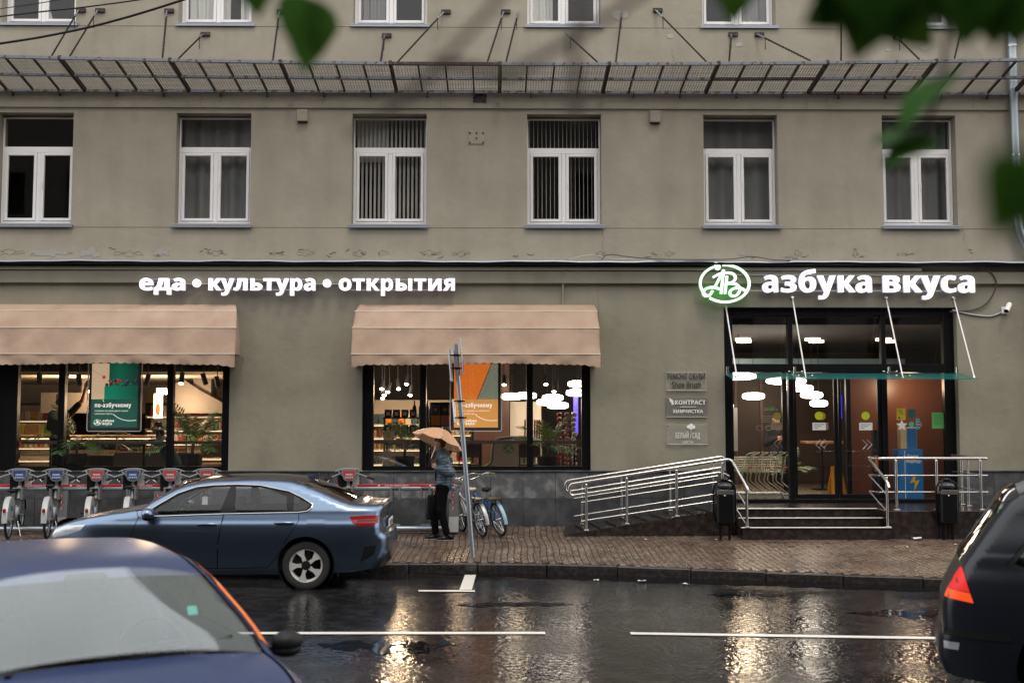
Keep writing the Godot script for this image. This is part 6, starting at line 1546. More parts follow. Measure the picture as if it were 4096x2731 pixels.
func build_bikes() -> void:
	var turn := deg_to_rad(103)
	var bx := [-8.37, -7.73, -7.03, -6.4, -5.75, -5.11, -2.63]
	var blue := [true, true, false, true, false, false, false]
	var sy := [0.78, 0.86, 0.72, 0.84, 0.72, 0.7, 0.7]
	var lb := ["blue console rental bike cut off at the photo's left edge", "blue console rental bike with orange reflector, left of the first numbered dock post", "red console rental bike with low saddle, third in the row from the left", "blue console rental bike with high saddle, beside the second numbered dock post", "red console rental bike just above the hood of the sedan", "red console rental bike at the right end of the left row", "red console rental bike docked alone behind the boot of the sedan"]
	for i in 7: share_bike(lb[i], blue[i], Vector3(bx[i] + 0.085, -0.045, 1.37), turn, sy[i])
	# docking rail
	var d := thing("bike_docking_station", "grey bike docking rail with red stripe along the granite wall", "docking station", Vector3(-5.0, 0, 0.9))
	var S: Material = M["galvanised"]
	var s := MB.new(); s.bb(-4.6, 4.25, 0.7, 0.77, -0.06, 0.06, 0.02); part("rail", s, S, d)
	s = MB.new(); s.bb(-4.6, 4.25, 0.772, 0.81, -0.05, 0.05, 0.006); var rt := part("red_stripe", s, mat("dock red", lin(0.45, 0.02, 0.03), 0.4), d)
	for k in 10:
		lettering("only for electric bikes", -4.2 + k * 0.9, 0.78, 0.0515, 0.42, 0.028, 0.001, M["white print"], rt)
		s = MB.new(); s.lathe([Vector2(0.016, 0), Vector2(0.016, 0.0012), Vector2(0, 0.0012)], 12, Transform3D(Basis(Vector3.RIGHT, PI / 2), Vector3(-4.3 + k * 0.9, 0.791, 0.0505))); part("mark", s, M["white print"], rt)
	s = MB.new(); s.tube([Vector3(-4.6, 0.05, 0.18), Vector3(4.3, 0.05, 0.18)], 0.05, 10); part("base_tube", s, S, d)
	var pm := mat("dock grey", lin(0.13, 0.134, 0.14), 0.4)
	for x in [-2.62, -0.95, 2.72, 4.22]:
		s = MB.new(); s.prism(PackedVector2Array([Vector2(0.06, 0), Vector2(0.3, 0), Vector2(0.12, 0.25), Vector2(0.075, 0.7), Vector2(-0.06, 0.7), Vector2(-0.06, 0)]), 0.17, Transform3D(Basis(Vector3.UP, -PI / 2), Vector3(x, 0, 0))); var p := part("dock_post", s, pm, d)
		for k in 3:
			s = MB.new(); s.lathe([Vector2(0.033, 0), Vector2(0.033, 0.003), Vector2(0, 0.003)], 14, Transform3D(Basis(Vector3.RIGHT, PI / 2), Vector3(x - 0.02, 0.62 - k * 0.11, 0.088 + k * 0.007))); part("number_disc", s, mat("disc red", lin(0.32, 0.025, 0.025), 0.4), p)
			lettering(str(k + 1), x - 0.03, 0.6 - k * 0.11, 0.093 + k * 0.007, 0.02, 0.055, 0.002, M["white print"], p)
	for x in [-3.37, -2.73, -2.03, -1.4, -0.75, -0.11, 2.37, 3.2, 3.72, 4.08]:
		s = MB.new(); s.bb(x - 0.09, x - 0.05, 0.55, 0.75, 0.06, 0.2, 0.01); s.bb(x + 0.05, x + 0.09, 0.55, 0.75, 0.06, 0.2, 0.01); s.bb(x - 0.09, x + 0.09, 0.74, 0.765, 0.0, 0.2, 0.008); part("dock_clamp", s, pm, d)
		s = MB.new(); s.prism(PackedVector2Array([Vector2(-0.12, 0.04), Vector2(0.12, 0.04), Vector2(0.07, 0.13), Vector2(-0.07, 0.13)]), 0.02, Transform3D(Basis(), Vector3(x, 0, 0.12))); part("wheel_guide", s, S, d)
	# two old bikes leaning by the pole
	old_bike("blue old bicycle with pale blue mudguard leaning beside the sign pole", mat("old blue", lin(0.015, 0.085, 0.25), 0.4), mat("pale blue", lin(0.25, 0.38, 0.48), 0.45), Vector3(-0.14, -0.045, 1.06), deg_to_rad(113), -0.22, M["black plastic"])
	old_bike("silver old bicycle with white saddle, between the pole and the blue bicycle", mat("old silver", lin(0.4, 0.39, 0.37), 0.4, 0.5), M["old silver"], Vector3(-0.45, -0.045, 1.2), deg_to_rad(112), -0.16, mat("white saddle", lin(0.6, 0.5, 0.4), 0.6))

# ---------------------------------------------------------------- street things
func build_street() -> void:
	var p := thing("sign_pole", "leaning grey steel sign pole at the kerb, with plates seen edge on", "sign pole", Vector3(-0.385, -0.13, 3.79))
	var top := Vector3(-0.275, 3.22, -0.04)
	var s := MB.new(); s.tube([Vector3.ZERO, top], 0.037, 10); part("pole", s, M["galvanised"], p)
	var pl := mat("sign plate", lin(0.5, 0.52, 0.6), 0.35); var pb := mat("sign blue", lin(0.02, 0.06, 0.35), 0.35)
	var lean := Basis(Vector3(0, 0, 1), 0.085)
	for e in [[0.075, 3.03, 0.56, 0.07, 0.0], [-0.1, 2.9, 0.5, -0.05, 0.0], [-0.1, 2.2, 0.36, -0.04, 0.0]]:
		s = MB.new(); var at: Vector3 = top * (e[1] / 3.22) + Vector3(e[0], 0, 0)
		s.box(at, Vector3(0.012, e[2], 0.4), 0.004, lean * Basis(Vector3.UP, e[3])); var pt := part("plate", s, pl, p)
		if e[0] > 0: s = MB.new(); s.box(at + Vector3(0.028, -0.16, 0.06), Vector3(0.008, 0.2, 0.3), 0.003, lean * Basis(Vector3.UP, e[3])); part("plate_print", s, pb, pt)
	for y in [3.05, 2.85, 2.35, 2.1]:
		s = MB.new(); s.bar(top * (y / 3.22) + Vector3(-0.11, 0, 0), top * (y / 3.22) + Vector3(0.08, 0, 0), 0.05, 0.02, 0.004); s.lathe([Vector2(0.042, -0.015), Vector2(0.047, -0.015), Vector2(0.047, 0.015), Vector2(0.042, 0.015)], 12, Transform3D(Basis(), top * (y / 3.22))); part("clamp", s, M["black paint"], p)
	rng.seed = 77
	for e in [["crumpled white tissue on the paving right of the steps", 7.0, -0.05, 2.0, 0.16], ["white paper scrap on the paving below the ramp", 2.45, -0.06, 2.0, 0.05], ["pale blue paper scrap on the paving behind the sign pole", 0.22, -0.05, 1.7, 0.09], ["left white scrap on the wet road below the kerb", 1.35, -0.27, 5.3, 0.07], ["middle white scrap on the wet road below the kerb", 1.95, -0.265, 5.45, 0.1], ["right white scrap on the wet road below the kerb", 2.5, -0.262, 5.75, 0.09], ["white cigarette pack scrap at the foot of the left litter bin", 3.62, -0.055, 2.05, 0.04], ["dirty white scrap on the paving far right of the steps", 7.4, -0.08, 2.6, 0.04]]:
		s = MB.new(); var rows: Array = []
		for i in 4:
			var r: Array = []
			for j in 5: r.append(Vector3((j - 2) * e[4] * 0.25 + rng.randf_range(-0.01, 0.01), 0.012 + rng.randf_range(0, 0.3) * e[4] * 0.6, (i - 1.5) * e[4] * 0.25 + rng.randf_range(-0.01, 0.01)))
			rows.append(r)
		rows.reverse(); s.surf(rows)
		single("paper_scrap", s, mat("scrap blue", lin(0.2, 0.35, 0.55), 0.7) if "blue" in e[0] else mat("scrap white", lin(0.65, 0.65, 0.66), 0.7), e[0], "litter", Vector3(e[1], e[2], e[3]))

# ---------------------------------------------------------------- people: smooth union of tapered capsules, meshed as surface nets
func flesh(bones: Array, cell: float, k: float, ridge := 0.0, ridge_f := 0.0) -> MB:
	var lo := Vector3(99, 99, 99); var hi := -lo
	for b in bones:
		var r: float = maxf(b[2], b[3])
		lo = lo.min(b[0] - Vector3.ONE * r).min(b[1] - Vector3.ONE * r); hi = hi.max(b[0] + Vector3.ONE * r).max(b[1] + Vector3.ONE * r)
	lo -= Vector3.ONE * cell * 3; hi += Vector3.ONE * cell * 3
	var n := Vector3i(((hi - lo) / cell).ceil()) + Vector3i.ONE
	var f := PackedFloat32Array(); f.resize(n.x * n.y * n.z); f.fill(9.0)
	for b in bones:
		var A: Vector3 = b[0]; var Bq: Vector3 = b[1]; var ra: float = b[2]; var rb: float = b[3]
		var fl: Vector3 = b[4] if b.size() > 4 else Vector3.ONE # squash about the bone's middle
		var m := maxf(ra, rb) * maxf(1.0, maxf(fl.x, fl.z)) + k + cell * 2
		var i0 := Vector3i(((A.min(Bq) - Vector3.ONE * m - lo) / cell).floor()).clamp(Vector3i.ZERO, n - Vector3i.ONE)
		var i1 := Vector3i(((A.max(Bq) + Vector3.ONE * m - lo) / cell).ceil()).clamp(Vector3i.ZERO, n - Vector3i.ONE)
		var ab := (Bq - A) / fl; var l2 := maxf(ab.length_squared(), 1e-9)
		for z in range(i0.z, i1.z + 1):
			for y in range(i0.y, i1.y + 1):
				for x in range(i0.x, i1.x + 1):
					var p := (lo + Vector3(x, y, z) * cell - A) / fl
					var t := clampf(p.dot(ab) / l2, 0.0, 1.0)
					var d := p.distance_to(ab * t) - lerpf(ra, rb, t)
					var id := (z * n.y + y) * n.x + x
					var o := f[id]
					var h := maxf(k - absf(o - d), 0.0) / k
					f[id] = minf(o, d) - h * h * k * 0.25
	if ridge > 0.0:
		for z in n.z:
			for y in n.y:
				for x in n.x:
					var id := (z * n.y + y) * n.x + x
					if f[id] < cell * 4: f[id] -= ridge * absf(sin((lo.y + y * cell) * ridge_f))
	var verts := {}
	var s := MB.new()
	var at := func(x: int, y: int, z: int) -> float: return f[(z * n.y + y) * n.x + x]
	var pos: PackedVector3Array = PackedVector3Array(); var nor := PackedVector3Array()
	for z in n.z - 1:
		for y in n.y - 1:
			for x in n.x - 1:
				var sum := Vector3.ZERO; var c := 0
				var base := (z * n.y + y) * n.x + x
				var v := [f[base], f[base + 1], f[base + n.x], f[base + n.x + 1], f[base + n.x * n.y], f[base + n.x * n.y + 1], f[base + n.x * n.y + n.x], f[base + n.x * n.y + n.x + 1]]
				var neg := 0
				for q in v: if q < 0.0: neg += 1
				if neg == 0 or neg == 8: continue
				for e in [[0, 1], [2, 3], [4, 5], [6, 7], [0, 2], [1, 3], [4, 6], [5, 7], [0, 4], [1, 5], [2, 6], [3, 7]]:
					var a: float = v[e[0]]; var b: float = v[e[1]]
					if (a < 0.0) != (b < 0.0):
						var t := a / (a - b)
						var pa := Vector3(e[0] & 1, (e[0] >> 1) & 1, (e[0] >> 2) & 1); var pb := Vector3(e[1] & 1, (e[1] >> 1) & 1, (e[1] >> 2) & 1)
						sum += pa.lerp(pb, t); c += 1
				verts[base] = pos.size()
				pos.append(lo + (Vector3(x, y, z) + sum / c) * cell)
				var g := Vector3(v[1] + v[3] + v[5] + v[7] - v[0] - v[2] - v[4] - v[6], v[2] + v[3] + v[6] + v[7] - v[0] - v[1] - v[4] - v[5], v[4] + v[5] + v[6] + v[7] - v[0] - v[1] - v[2] - v[3])
				nor.append(g.normalized())
	var sx := 1; var sy := n.x; var sz := n.x * n.y
	for base in verts:
		var x: int = base % n.x; var y: int = (base / n.x) % n.y; var z: int = base / sz
		if x == 0 or y == 0 or z == 0: continue
		for e in [[sx, sy, sz], [sy, sz, sx], [sz, sx, sy]]:
			var a: float = f[base]; var b: float = f[base + e[0]]
			if (a < 0.0) == (b < 0.0): continue
			var q := [base, base - e[1], base - e[1] - e[2], base - e[2]]
			var ok := true
			for w in q: if not verts.has(w): ok = false
			if not ok: continue
			if a > 0.0: q.reverse()
			var w: Array = q.map(func(i): return verts[i])
			s.trin(pos[w[0]], pos[w[1]], pos[w[2]], nor[w[0]], nor[w[1]], nor[w[2]])
			s.trin(pos[w[0]], pos[w[2]], pos[w[3]], nor[w[0]], nor[w[2]], nor[w[3]])
	return s

func chain(p: Array, r: Array) -> Array:
	var o: Array = []
	for i in p.size() - 1: o.append([p[i], p[i + 1], r[i], r[i + 1]])
	return o

func hand(at: Vector3, along: Vector3, out: Vector3, curl: float, sc := 1.0) -> Array: # palm, four bent fingers and a thumb
	var a := along.normalized(); var o := (out - a * out.dot(a)).normalized(); var sd := a.cross(o)
	var b: Array = [[at, at + a * 0.045 * sc, 0.022 * sc, 0.024 * sc], [at + sd * 0.02 * sc, at + sd * 0.022 * sc + a * 0.055 * sc, 0.016 * sc, 0.015 * sc], [at - sd * 0.02 * sc, at - sd * 0.022 * sc + a * 0.055 * sc, 0.016 * sc, 0.014 * sc]]
	for i in 4:
		var w := (i - 1.5) * 0.019 * sc; var l: float = [0.036, 0.042, 0.04, 0.03][i] * sc
		var p0 := at + a * 0.06 * sc + sd * w; var d := a; var pts := [p0]
		for j in 3:
			d = (d * cos(curl) + o * sin(curl)).normalized() if j >= 0 else d
			pts.append(pts[-1] + d * l * [1.0, 0.75, 0.6][j])
			var no := (o * cos(curl) - a * sin(curl)); o = o if j > 2 else o
		b.append_array(chain(pts, [0.0095 * sc, 0.009 * sc, 0.008 * sc, 0.007 * sc]))
	b.append_array(chain([at + sd * 0.03 * sc + a * 0.01 * sc, at + sd * 0.05 * sc + a * 0.035 * sc + o * 0.015 * sc, at + sd * 0.04 * sc + a * 0.06 * sc + o * 0.03 * sc], [0.012 * sc, 0.01 * sc, 0.008 * sc]))
	return b

func head(o: Node3D, c: Vector3, turn: float, skin: Material, hair: Material, long: bool) -> void: # face looks along +x
	var q := func(x: float, y: float, z: float) -> Vector3: return c + Vector3(x, y, z).rotated(Vector3.UP, turn)
	var b: Array = [[q.call(-0.02, 0.03, 0), q.call(0.015, 0.03, 0), 0.083, 0.078], [q.call(0.03, -0.02, 0), q.call(0.035, -0.055, 0), 0.06, 0.045], [q.call(0.045, -0.085, 0), q.call(0.06, -0.085, 0), 0.022, 0.018],
		[q.call(0.088, 0.015, 0), q.call(0.112, -0.018, 0), 0.01, 0.013], [q.call(0.085, -0.05, -0.014), q.call(0.085, -0.05, 0.014), 0.011, 0.011], [q.call(0.08, 0.035, -0.03), q.call(0.08, 0.035, 0.03), 0.012, 0.012],
		[q.call(-0.01, -0.01, 0.078), q.call(-0.005, 0.02, 0.082), 0.013, 0.015], [q.call(-0.01, -0.01, -0.078), q.call(-0.005, 0.02, -0.082), 0.013, 0.015], [q.call(-0.02, -0.05, 0), q.call(-0.04, -0.17, 0), 0.052, 0.06]]
	var hd := part("head", flesh(b, 0.006, 0.018), skin, o)
	var s := MB.new()
	for z in [-0.032, 0.032]: s.ball(q.call(0.082, 0.018, z), Vector3.ONE * 0.009, 8)
	part("eyes", s, M["black plastic"], hd)
	b = [[q.call(-0.035, 0.055, 0), q.call(0.005, 0.07, 0), 0.085, 0.072], [q.call(-0.07, 0.01, -0.04), q.call(-0.06, 0.01, 0.04), 0.045, 0.045]]
	if long: b.append([q.call(-0.08, 0.0, 0), q.call(-0.09, -0.2, 0), 0.06, 0.05]); b.append([q.call(-0.02, 0.02, 0.07), q.call(0.0, -0.16, 0.09), 0.03, 0.03]); b.append([q.call(-0.02, 0.02, -0.07), q.call(0.0, -0.16, -0.09), 0.03, 0.03])
	part("hair", flesh(b, 0.008, 0.03), hair, o)

func build_people() -> void:
	var skin := mat("skin", lin(0.42, 0.22, 0.15), 0.5); skin.subsurf_scatter_enabled = true; skin.subsurf_scatter_strength = 0.08
	var hair := mat("dark hair", lin(0.03, 0.02, 0.015), 0.6)
	var navy := mat("quilted blue", lin(0.034, 0.066, 0.09), 0.36); navy.rim_enabled = true; navy.rim = 0.4
	var trou := mat("black trousers", lin(0.004, 0.004, 0.005), 0.9); trou.metallic_specular = 0.15
	var V := func(x: float, y: float, z: float) -> Vector3: return Vector3(x, y, z)
	# walking to the left under an umbrella; local x is forward, -z the side towards the street (turned by 180 degrees)
	var o := thing("person", "person in a quilted blue jacket walking left under the peach umbrella", "person", Vector3(-0.93, -0.063, 1.87), PI)
	head(o, Vector3(0.075, 1.575, 0), 0.0, skin, hair, false)
	var b: Array = []
	b.append([V.call(-0.01, 0.93, 0.0), V.call(-0.01, 1.12, 0), 0.16, 0.152, Vector3(0.95, 1, 1.15)]); b.append([V.call(-0.01, 1.12, 0), V.call(-0.01, 1.33, 0), 0.152, 0.152, Vector3(0.95, 1, 1.22)]); b.append([V.call(0.0, 1.4, -0.1), V.call(0.0, 1.4, 0.1), 0.09, 0.09]); b.append([V.call(0.01, 1.42, 0), V.call(0.02, 1.46, 0), 0.085, 0.072])
	b.append_array(chain([V.call(-0.01, 1.37, -0.19), V.call(-0.14, 1.13, -0.25), V.call(0.09, 1.2, -0.19)], [0.075, 0.062, 0.047]))
	b.append_array(chain([V.call(-0.01, 1.37, 0.19), V.call(0.0, 1.1, 0.25), V.call(0.1, 0.88, 0.24)], [0.082, 0.066, 0.048]))
	part("jacket", flesh(b, 0.012, 0.05, 0.006, PI / 0.045), navy, o)
	var s := MB.new(); s.box(V.call(-0.075, 1.29, -0.282), Vector3(0.055, 0.03, 0.008), 0.002, Basis(Vector3(0, 0, 1), -0.25)); part("sleeve_badge", s, mat("badge", lin(0.06, 0.01, 0.015), 0.6), o)
	b = [[V.call(0, 0.9, -0.06), V.call(0, 0.9, 0.06), 0.12, 0.12]]
	b.append_array(chain([V.call(0.0, 0.88, -0.085), V.call(0.03, 0.5, -0.1), V.call(-0.07, 0.12, -0.1)], [0.108, 0.072, 0.057]))
	b.append_array(chain([V.call(0.0, 0.88, 0.085), V.call(0.16, 0.49, 0.09), V.call(0.13, 0.12, 0.09)], [0.108, 0.072, 0.057]))
	part("trousers", flesh(b, 0.012, 0.04), trou, o)
	b = chain([V.call(-0.08, 0.16, -0.1), V.call(-0.09, 0.08, -0.1)], [0.036, 0.04]) + chain([V.call(0.13, 0.16, 0.09), V.call(0.12, 0.08, 0.09)], [0.036, 0.04])
	part("ankles", flesh(b, 0.01, 0.01), skin, o)
	for e in [[-0.1, -0.1], [0.12, 0.09]]:
		b = [[V.call(e[0] - 0.04, 0.06, e[1]), V.call(e[0] + 0.0, 0.08, e[1]), 0.045, 0.045], [V.call(e[0] - 0.05, 0.04, e[1]), V.call(e[0] + 0.12, 0.032, e[1]), 0.04, 0.034], [V.call(e[0] + 0.1, 0.03, e[1]), V.call(e[0] + 0.16, 0.028, e[1]), 0.036, 0.03]]
		var sh := part("shoe", flesh(b, 0.008, 0.03), M["black paint"], o)
		s = MB.new(); s.box(V.call(e[0] + 0.045, 0.006, e[1]), Vector3(0.29, 0.014, 0.08), 0.005); part("sole", s, mat("sole", lin(0.2, 0.19, 0.18), 0.7), sh)
	part("hand", flesh(hand(V.call(0.105, 1.215, -0.185), V.call(0.45, 0.75, 0.2), V.call(0.3, -0.2, 0.9), 1.0) + hand(V.call(0.11, 0.85, 0.24), V.call(0.1, -1, 0), V.call(0.3, 0, -1), 0.5), 0.0055, 0.008), skin, o)
	s = MB.new(); s.tube([V.call(-0.03, 1.43, -0.08), V.call(0.1, 1.33, -0.17), V.call(0.12, 1.15, -0.17), V.call(0.12, 1.0, -0.1)], 0.012, 6); part("strap", s, M["black plastic"], o)
	# bag in the far hand
	var bag := thing("briefcase", "black bag carried in the far hand of the walking person", "bag", Vector3(-1.05, -0.063, 1.63), PI)
	s = MB.new(); s.box(V.call(0, 0.52, 0), Vector3(0.34, 0.42, 0.12), 0.03, Basis(Vector3(0, 0, 1), 0.05)); part("body", s, M["black plastic"], bag)
	s = MB.new(); s.tube(round_path([V.call(-0.08, 0.72, 0), V.call(-0.07, 0.8, 0), V.call(0.07, 0.8, 0), V.call(0.08, 0.72, 0)], 0.04), 0.011, 6); part("handle", s, M["black plastic"], bag)
	# umbrella
	var u := thing("umbrella", "peach folding umbrella tilted over the walking person", "umbrella", Vector3(-1.02, 1.57, 1.95), 0.0)
	u.rotation = Vector3(-0.14, 0.2, -0.36)
	var pe := mat("umbrella cloth", lin(0.5, 0.28, 0.165), 0.7); pe.backlight_enabled = true; pe.backlight = Color(0.5, 0.42, 0.35)
	var R := 0.45; var N := 8
	for k in N:
		var rows: Array = []
		for i in 9:
			var t := i / 8.0; var r: Array = []
			for j in 7:
				var f := j / 6.0; var a := TAU * (k + f) / N
				var rr := R * t * lerpf(1.0, cos(PI / N) / cos(PI * (f * 2 - 1) / N), t * 0.9) * (1.0 - 0.04 * t * sin(PI * f))
				r.append(Vector3(cos(a) * rr, 0.235 * (1.0 - pow(t, 1.9)) - 0.02 * t * sin(PI * f), -sin(a) * rr))
			rows.append(r)
		s = MB.new(); s.surf(rows); part("canopy_panel", s, pe, u)
		var ri: Array = []
		for i in 9: var t := i / 8.0; ri.append(Vector3(cos(TAU * k / N) * R * t, 0.229 * (1.0 - pow(t, 1.9)), -sin(TAU * k / N) * R * t))
		s = MB.new(); s.tube(ri, 0.004, 5); part("rib", s, M["steel"], u)
	s = MB.new(); s.tube([Vector3(0, 0.27, 0), Vector3(-0.01, -0.3, 0.0)], 0.006, 8); part("shaft", s, M["steel"], u)
	s = MB.new(); s.tube([Vector3(-0.01, -0.3, 0), Vector3(-0.012, -0.4, 0)], 0.014, 8); part("grip", s, M["black plastic"], u)
	# people in the shop
	var cook := thing("person", "cook in dark shirt and white cap reaching up behind the left window", "person", Vector3(-9.0, 0.66, -2.4), PI / 2)
	head(cook, V.call(0.0, 1.62, 0), 0.0, skin, hair, false)
	s = MB.new(); s.lathe([Vector2(0.093, 0.0), Vector2(0.1, 0.12), Vector2(0.07, 0.16), Vector2(0, 0.165)], 16, Transform3D(Basis(), V.call(-0.01, 1.66, 0))); part("cap", s, mat("cap white", lin(0.7, 0.68, 0.64), 0.8), cook)
	var dk := mat("dark shirt", lin(0.008, 0.008, 0.009), 0.9)
	b = [[V.call(0, 0.95, 0), V.call(0, 1.3, 0), 0.15, 0.15, Vector3(0.85, 1, 1.2)], [V.call(0, 1.4, -0.12), V.call(0, 1.4, 0.12), 0.08, 0.08]] + chain([V.call(0, 1.4, 0.18), V.call(0.0, 1.6, 0.36)], [0.075, 0.065]) + chain([V.call(0, 1.4, -0.18), V.call(0.03, 1.12, -0.24)], [0.075, 0.06])
	part("shirt", flesh(b, 0.018, 0.05), dk, cook)
	b = chain([V.call(0, 1.58, 0.34), V.call(0.0, 1.68, 0.43), V.call(0.0, 1.95, 0.5)], [0.05, 0.045, 0.034]) + chain([V.call(0.03, 1.12, -0.24), V.call(0.2, 1.0, -0.2)], [0.045, 0.034]) + hand(V.call(0, 1.97, 0.505), V.call(0, 1, 0.2), V.call(1, 0, 0), 0.6) + hand(V.call(0.2, 1.0, -0.2), V.call(1, -0.3, 0), V.call(0, -1, 0), 0.4)
	part("arms", flesh(b, 0.009, 0.012), skin, cook)
	b = [[V.call(0, 0.92, -0.06), V.call(0, 0.92, 0.06), 0.13, 0.13]] + chain([V.call(0, 0.88, -0.1), V.call(0, 0.48, -0.1), V.call(0, 0.08, -0.1)], [0.11, 0.075, 0.06]) + chain([V.call(0, 0.88, 0.1), V.call(0, 0.48, 0.1), V.call(0, 0.08, 0.1)], [0.11, 0.075, 0.06])
	part("trousers", flesh(b, 0.02, 0.05), trou, cook)
	s = MB.new()
	for z in [-0.1, 0.1]: s.ball(V.call(0.05, 0.04, z), Vector3(0.14, 0.05, 0.05), 10)
	part("shoes", s, M["black paint"], cook)
	var wo := thing("person", "seated woman with long dark hair and teal sweater leaning over the window counter", "person", Vector3(-6.4, 0.35, -1.55), PI)
	head(wo, V.call(0.36, 1.42, 0), 0.3, skin, hair, true)
	b = [[V.call(0, 0.7, 0), V.call(0.2, 1.08, 0), 0.15, 0.15, Vector3(0.9, 1, 1.2)], [V.call(0.26, 1.2, -0.13), V.call(0.26, 1.2, 0.13), 0.08, 0.08]] + chain([V.call(0.26, 1.18, -0.19), V.call(0.18, 1.12, -0.42), V.call(0.4, 1.18, -0.35)], [0.075, 0.06, 0.045]) + chain([V.call(0.26, 1.18, 0.19), V.call(0.25, 1.1, 0.36), V.call(0.5, 1.18, 0.25)], [0.075, 0.06, 0.045])
	part("sweater", flesh(b, 0.018, 0.05), mat("teal wool", lin(0.015, 0.06, 0.065), 0.9), wo)
	part("hands", flesh(hand(V.call(0.41, 1.19, -0.35), V.call(1, 0.1, 0.4), V.call(0, -1, 0), 0.4) + hand(V.call(0.51, 1.19, 0.25), V.call(1, 0.1, -0.4), V.call(0, -1, 0), 0.4), 0.008, 0.01), skin, wo)
	b = [[V.call(-0.02, 0.6, -0.06), V.call(-0.02, 0.6, 0.06), 0.14, 0.14]] + chain([V.call(0, 0.56, -0.1), V.call(0.42, 0.52, -0.12), V.call(0.4, 0.08, -0.12)], [0.11, 0.075, 0.055]) + chain([V.call(0, 0.56, 0.1), V.call(0.42, 0.52, 0.12), V.call(0.4, 0.08, 0.12)], [0.11, 0.075, 0.055])
	part("trousers", flesh(b, 0.02, 0.05), trou, wo)
	s = MB.new()
	for z in [-0.12, 0.12]: s.ball(V.call(0.46, 0.04, z), Vector3(0.13, 0.05, 0.045), 10)
	part("shoes", s, M["black paint"], wo)
	var mn := thing("person", "standing man in a dark coat dimly seen through the left entrance pane", "person", Vector3(6.2, 0.42, -4.3), -1.2)
	head(mn, V.call(0.02, 1.5, 0), 0.0, skin, hair, false)
	b = [[V.call(0, 0.6, 0), V.call(0, 1.22, 0), 0.19, 0.16, Vector3(0.85, 1, 1.2)], [V.call(0, 1.31, -0.12), V.call(0, 1.31, 0.12), 0.085, 0.085]] + chain([V.call(0, 1.29, -0.19), V.call(-0.03, 1.02, -0.26), V.call(0.18, 1.12, -0.12)], [0.08, 0.065, 0.05]) + chain([V.call(0, 1.29, 0.19), V.call(-0.03, 1.02, 0.26), V.call(0.18, 1.12, 0.12)], [0.08, 0.065, 0.05])
	part("coat", flesh(b, 0.02, 0.06), dk, mn)
	part("hands", flesh(hand(V.call(0.19, 1.12, -0.1), V.call(0.4, 0.3, 1), V.call(1, 0, 0), 0.8) + hand(V.call(0.19, 1.12, 0.1), V.call(0.4, 0.3, -1), V.call(1, 0, 0), 0.8), 0.008, 0.01), skin, mn)
	b = chain([V.call(0, 0.8, -0.1), V.call(0, 0.44, -0.1), V.call(0, 0.08, -0.1)], [0.11, 0.08, 0.06]) + chain([V.call(0, 0.8, 0.1), V.call(0, 0.44, 0.1), V.call(0, 0.08, 0.1)], [0.11, 0.08, 0.06])
	part("trousers", flesh(b, 0.02, 0.05), trou, mn)
	s = MB.new()
	for z in [-0.1, 0.1]: s.ball(V.call(0.05, 0.04, z), Vector3(0.14, 0.05, 0.05), 10)
	part("shoes", s, M["black paint"], mn)

# ---------------------------------------------------------------- inside the shop
func palm(label: String, x: float, z: float, h: float, n: int, seed_: int, y0 := 0.35, pot_h := 0.95) -> void:
	var o := thing("potted_palm", label, "palm", Vector3(x, y0, z))
	var s := MB.new(); s.lathe([Vector2(0, 0), Vector2(0.13, 0), Vector2(0.2, pot_h - 0.02), Vector2(0.2, pot_h), Vector2(0.18, pot_h), Vector2(0.17, pot_h - 0.05), Vector2(0, pot_h - 0.05)], 18); part("pot", s, M["black plastic"], o)
	var lf := mat("palm leaf", lin(0.05, 0.11, 0.03), 0.5); lf.backlight_enabled = true; lf.backlight = Color(0.3, 0.35, 0.12)
	rng.seed = seed_
	s = MB.new(); s.tube([Vector3(0, pot_h - 0.05, 0), Vector3(0.02, pot_h + 0.22, 0)], [0.035, 0.02], 8); part("stem", s, mat("palm stem", lin(0.06, 0.05, 0.02), 0.8), o)
	for k in n:
		s = MB.new()
		var a := TAU * k / n + rng.randf_range(-0.3, 0.3); var l := h * rng.randf_range(0.75, 1.1); var el := rng.randf_range(0.5, 1.35)
		var dir := Vector3(cos(a), 0, sin(a)); var p := Vector3(0.02, pot_h + 0.1, 0); var d := (dir * cos(el) + Vector3.UP * sin(el))
		var side := dir.cross(Vector3.UP); var pts: Array = [p]; var m := 16
		for i in m:
			d = (d + Vector3(0, -0.075, 0)).normalized(); p += d * l / m; pts.append(p)
			if i > 3:
				var wl := 0.26 * h * sin(PI * clampf((i - 2.0) / (m - 1.0), 0.1, 0.96)) + 0.04
				for sg in [-1.0, 1.0]:
					var tip: Vector3 = p + (side * sg * 0.8 + d * 0.65 + Vector3(0, rng.randf_range(-0.3, 0.05), 0)).normalized() * wl
					var mid := p.lerp(tip, 0.5) + Vector3(0, 0.012, 0); var w := d * 0.02
					s.quad(p - w * 0.4, mid - w, mid + w, p + w * 0.4); s.tri(mid - w, tip, mid + w)
		s.tube(pts, 0.004, 4); part("frond", s, lf, o)

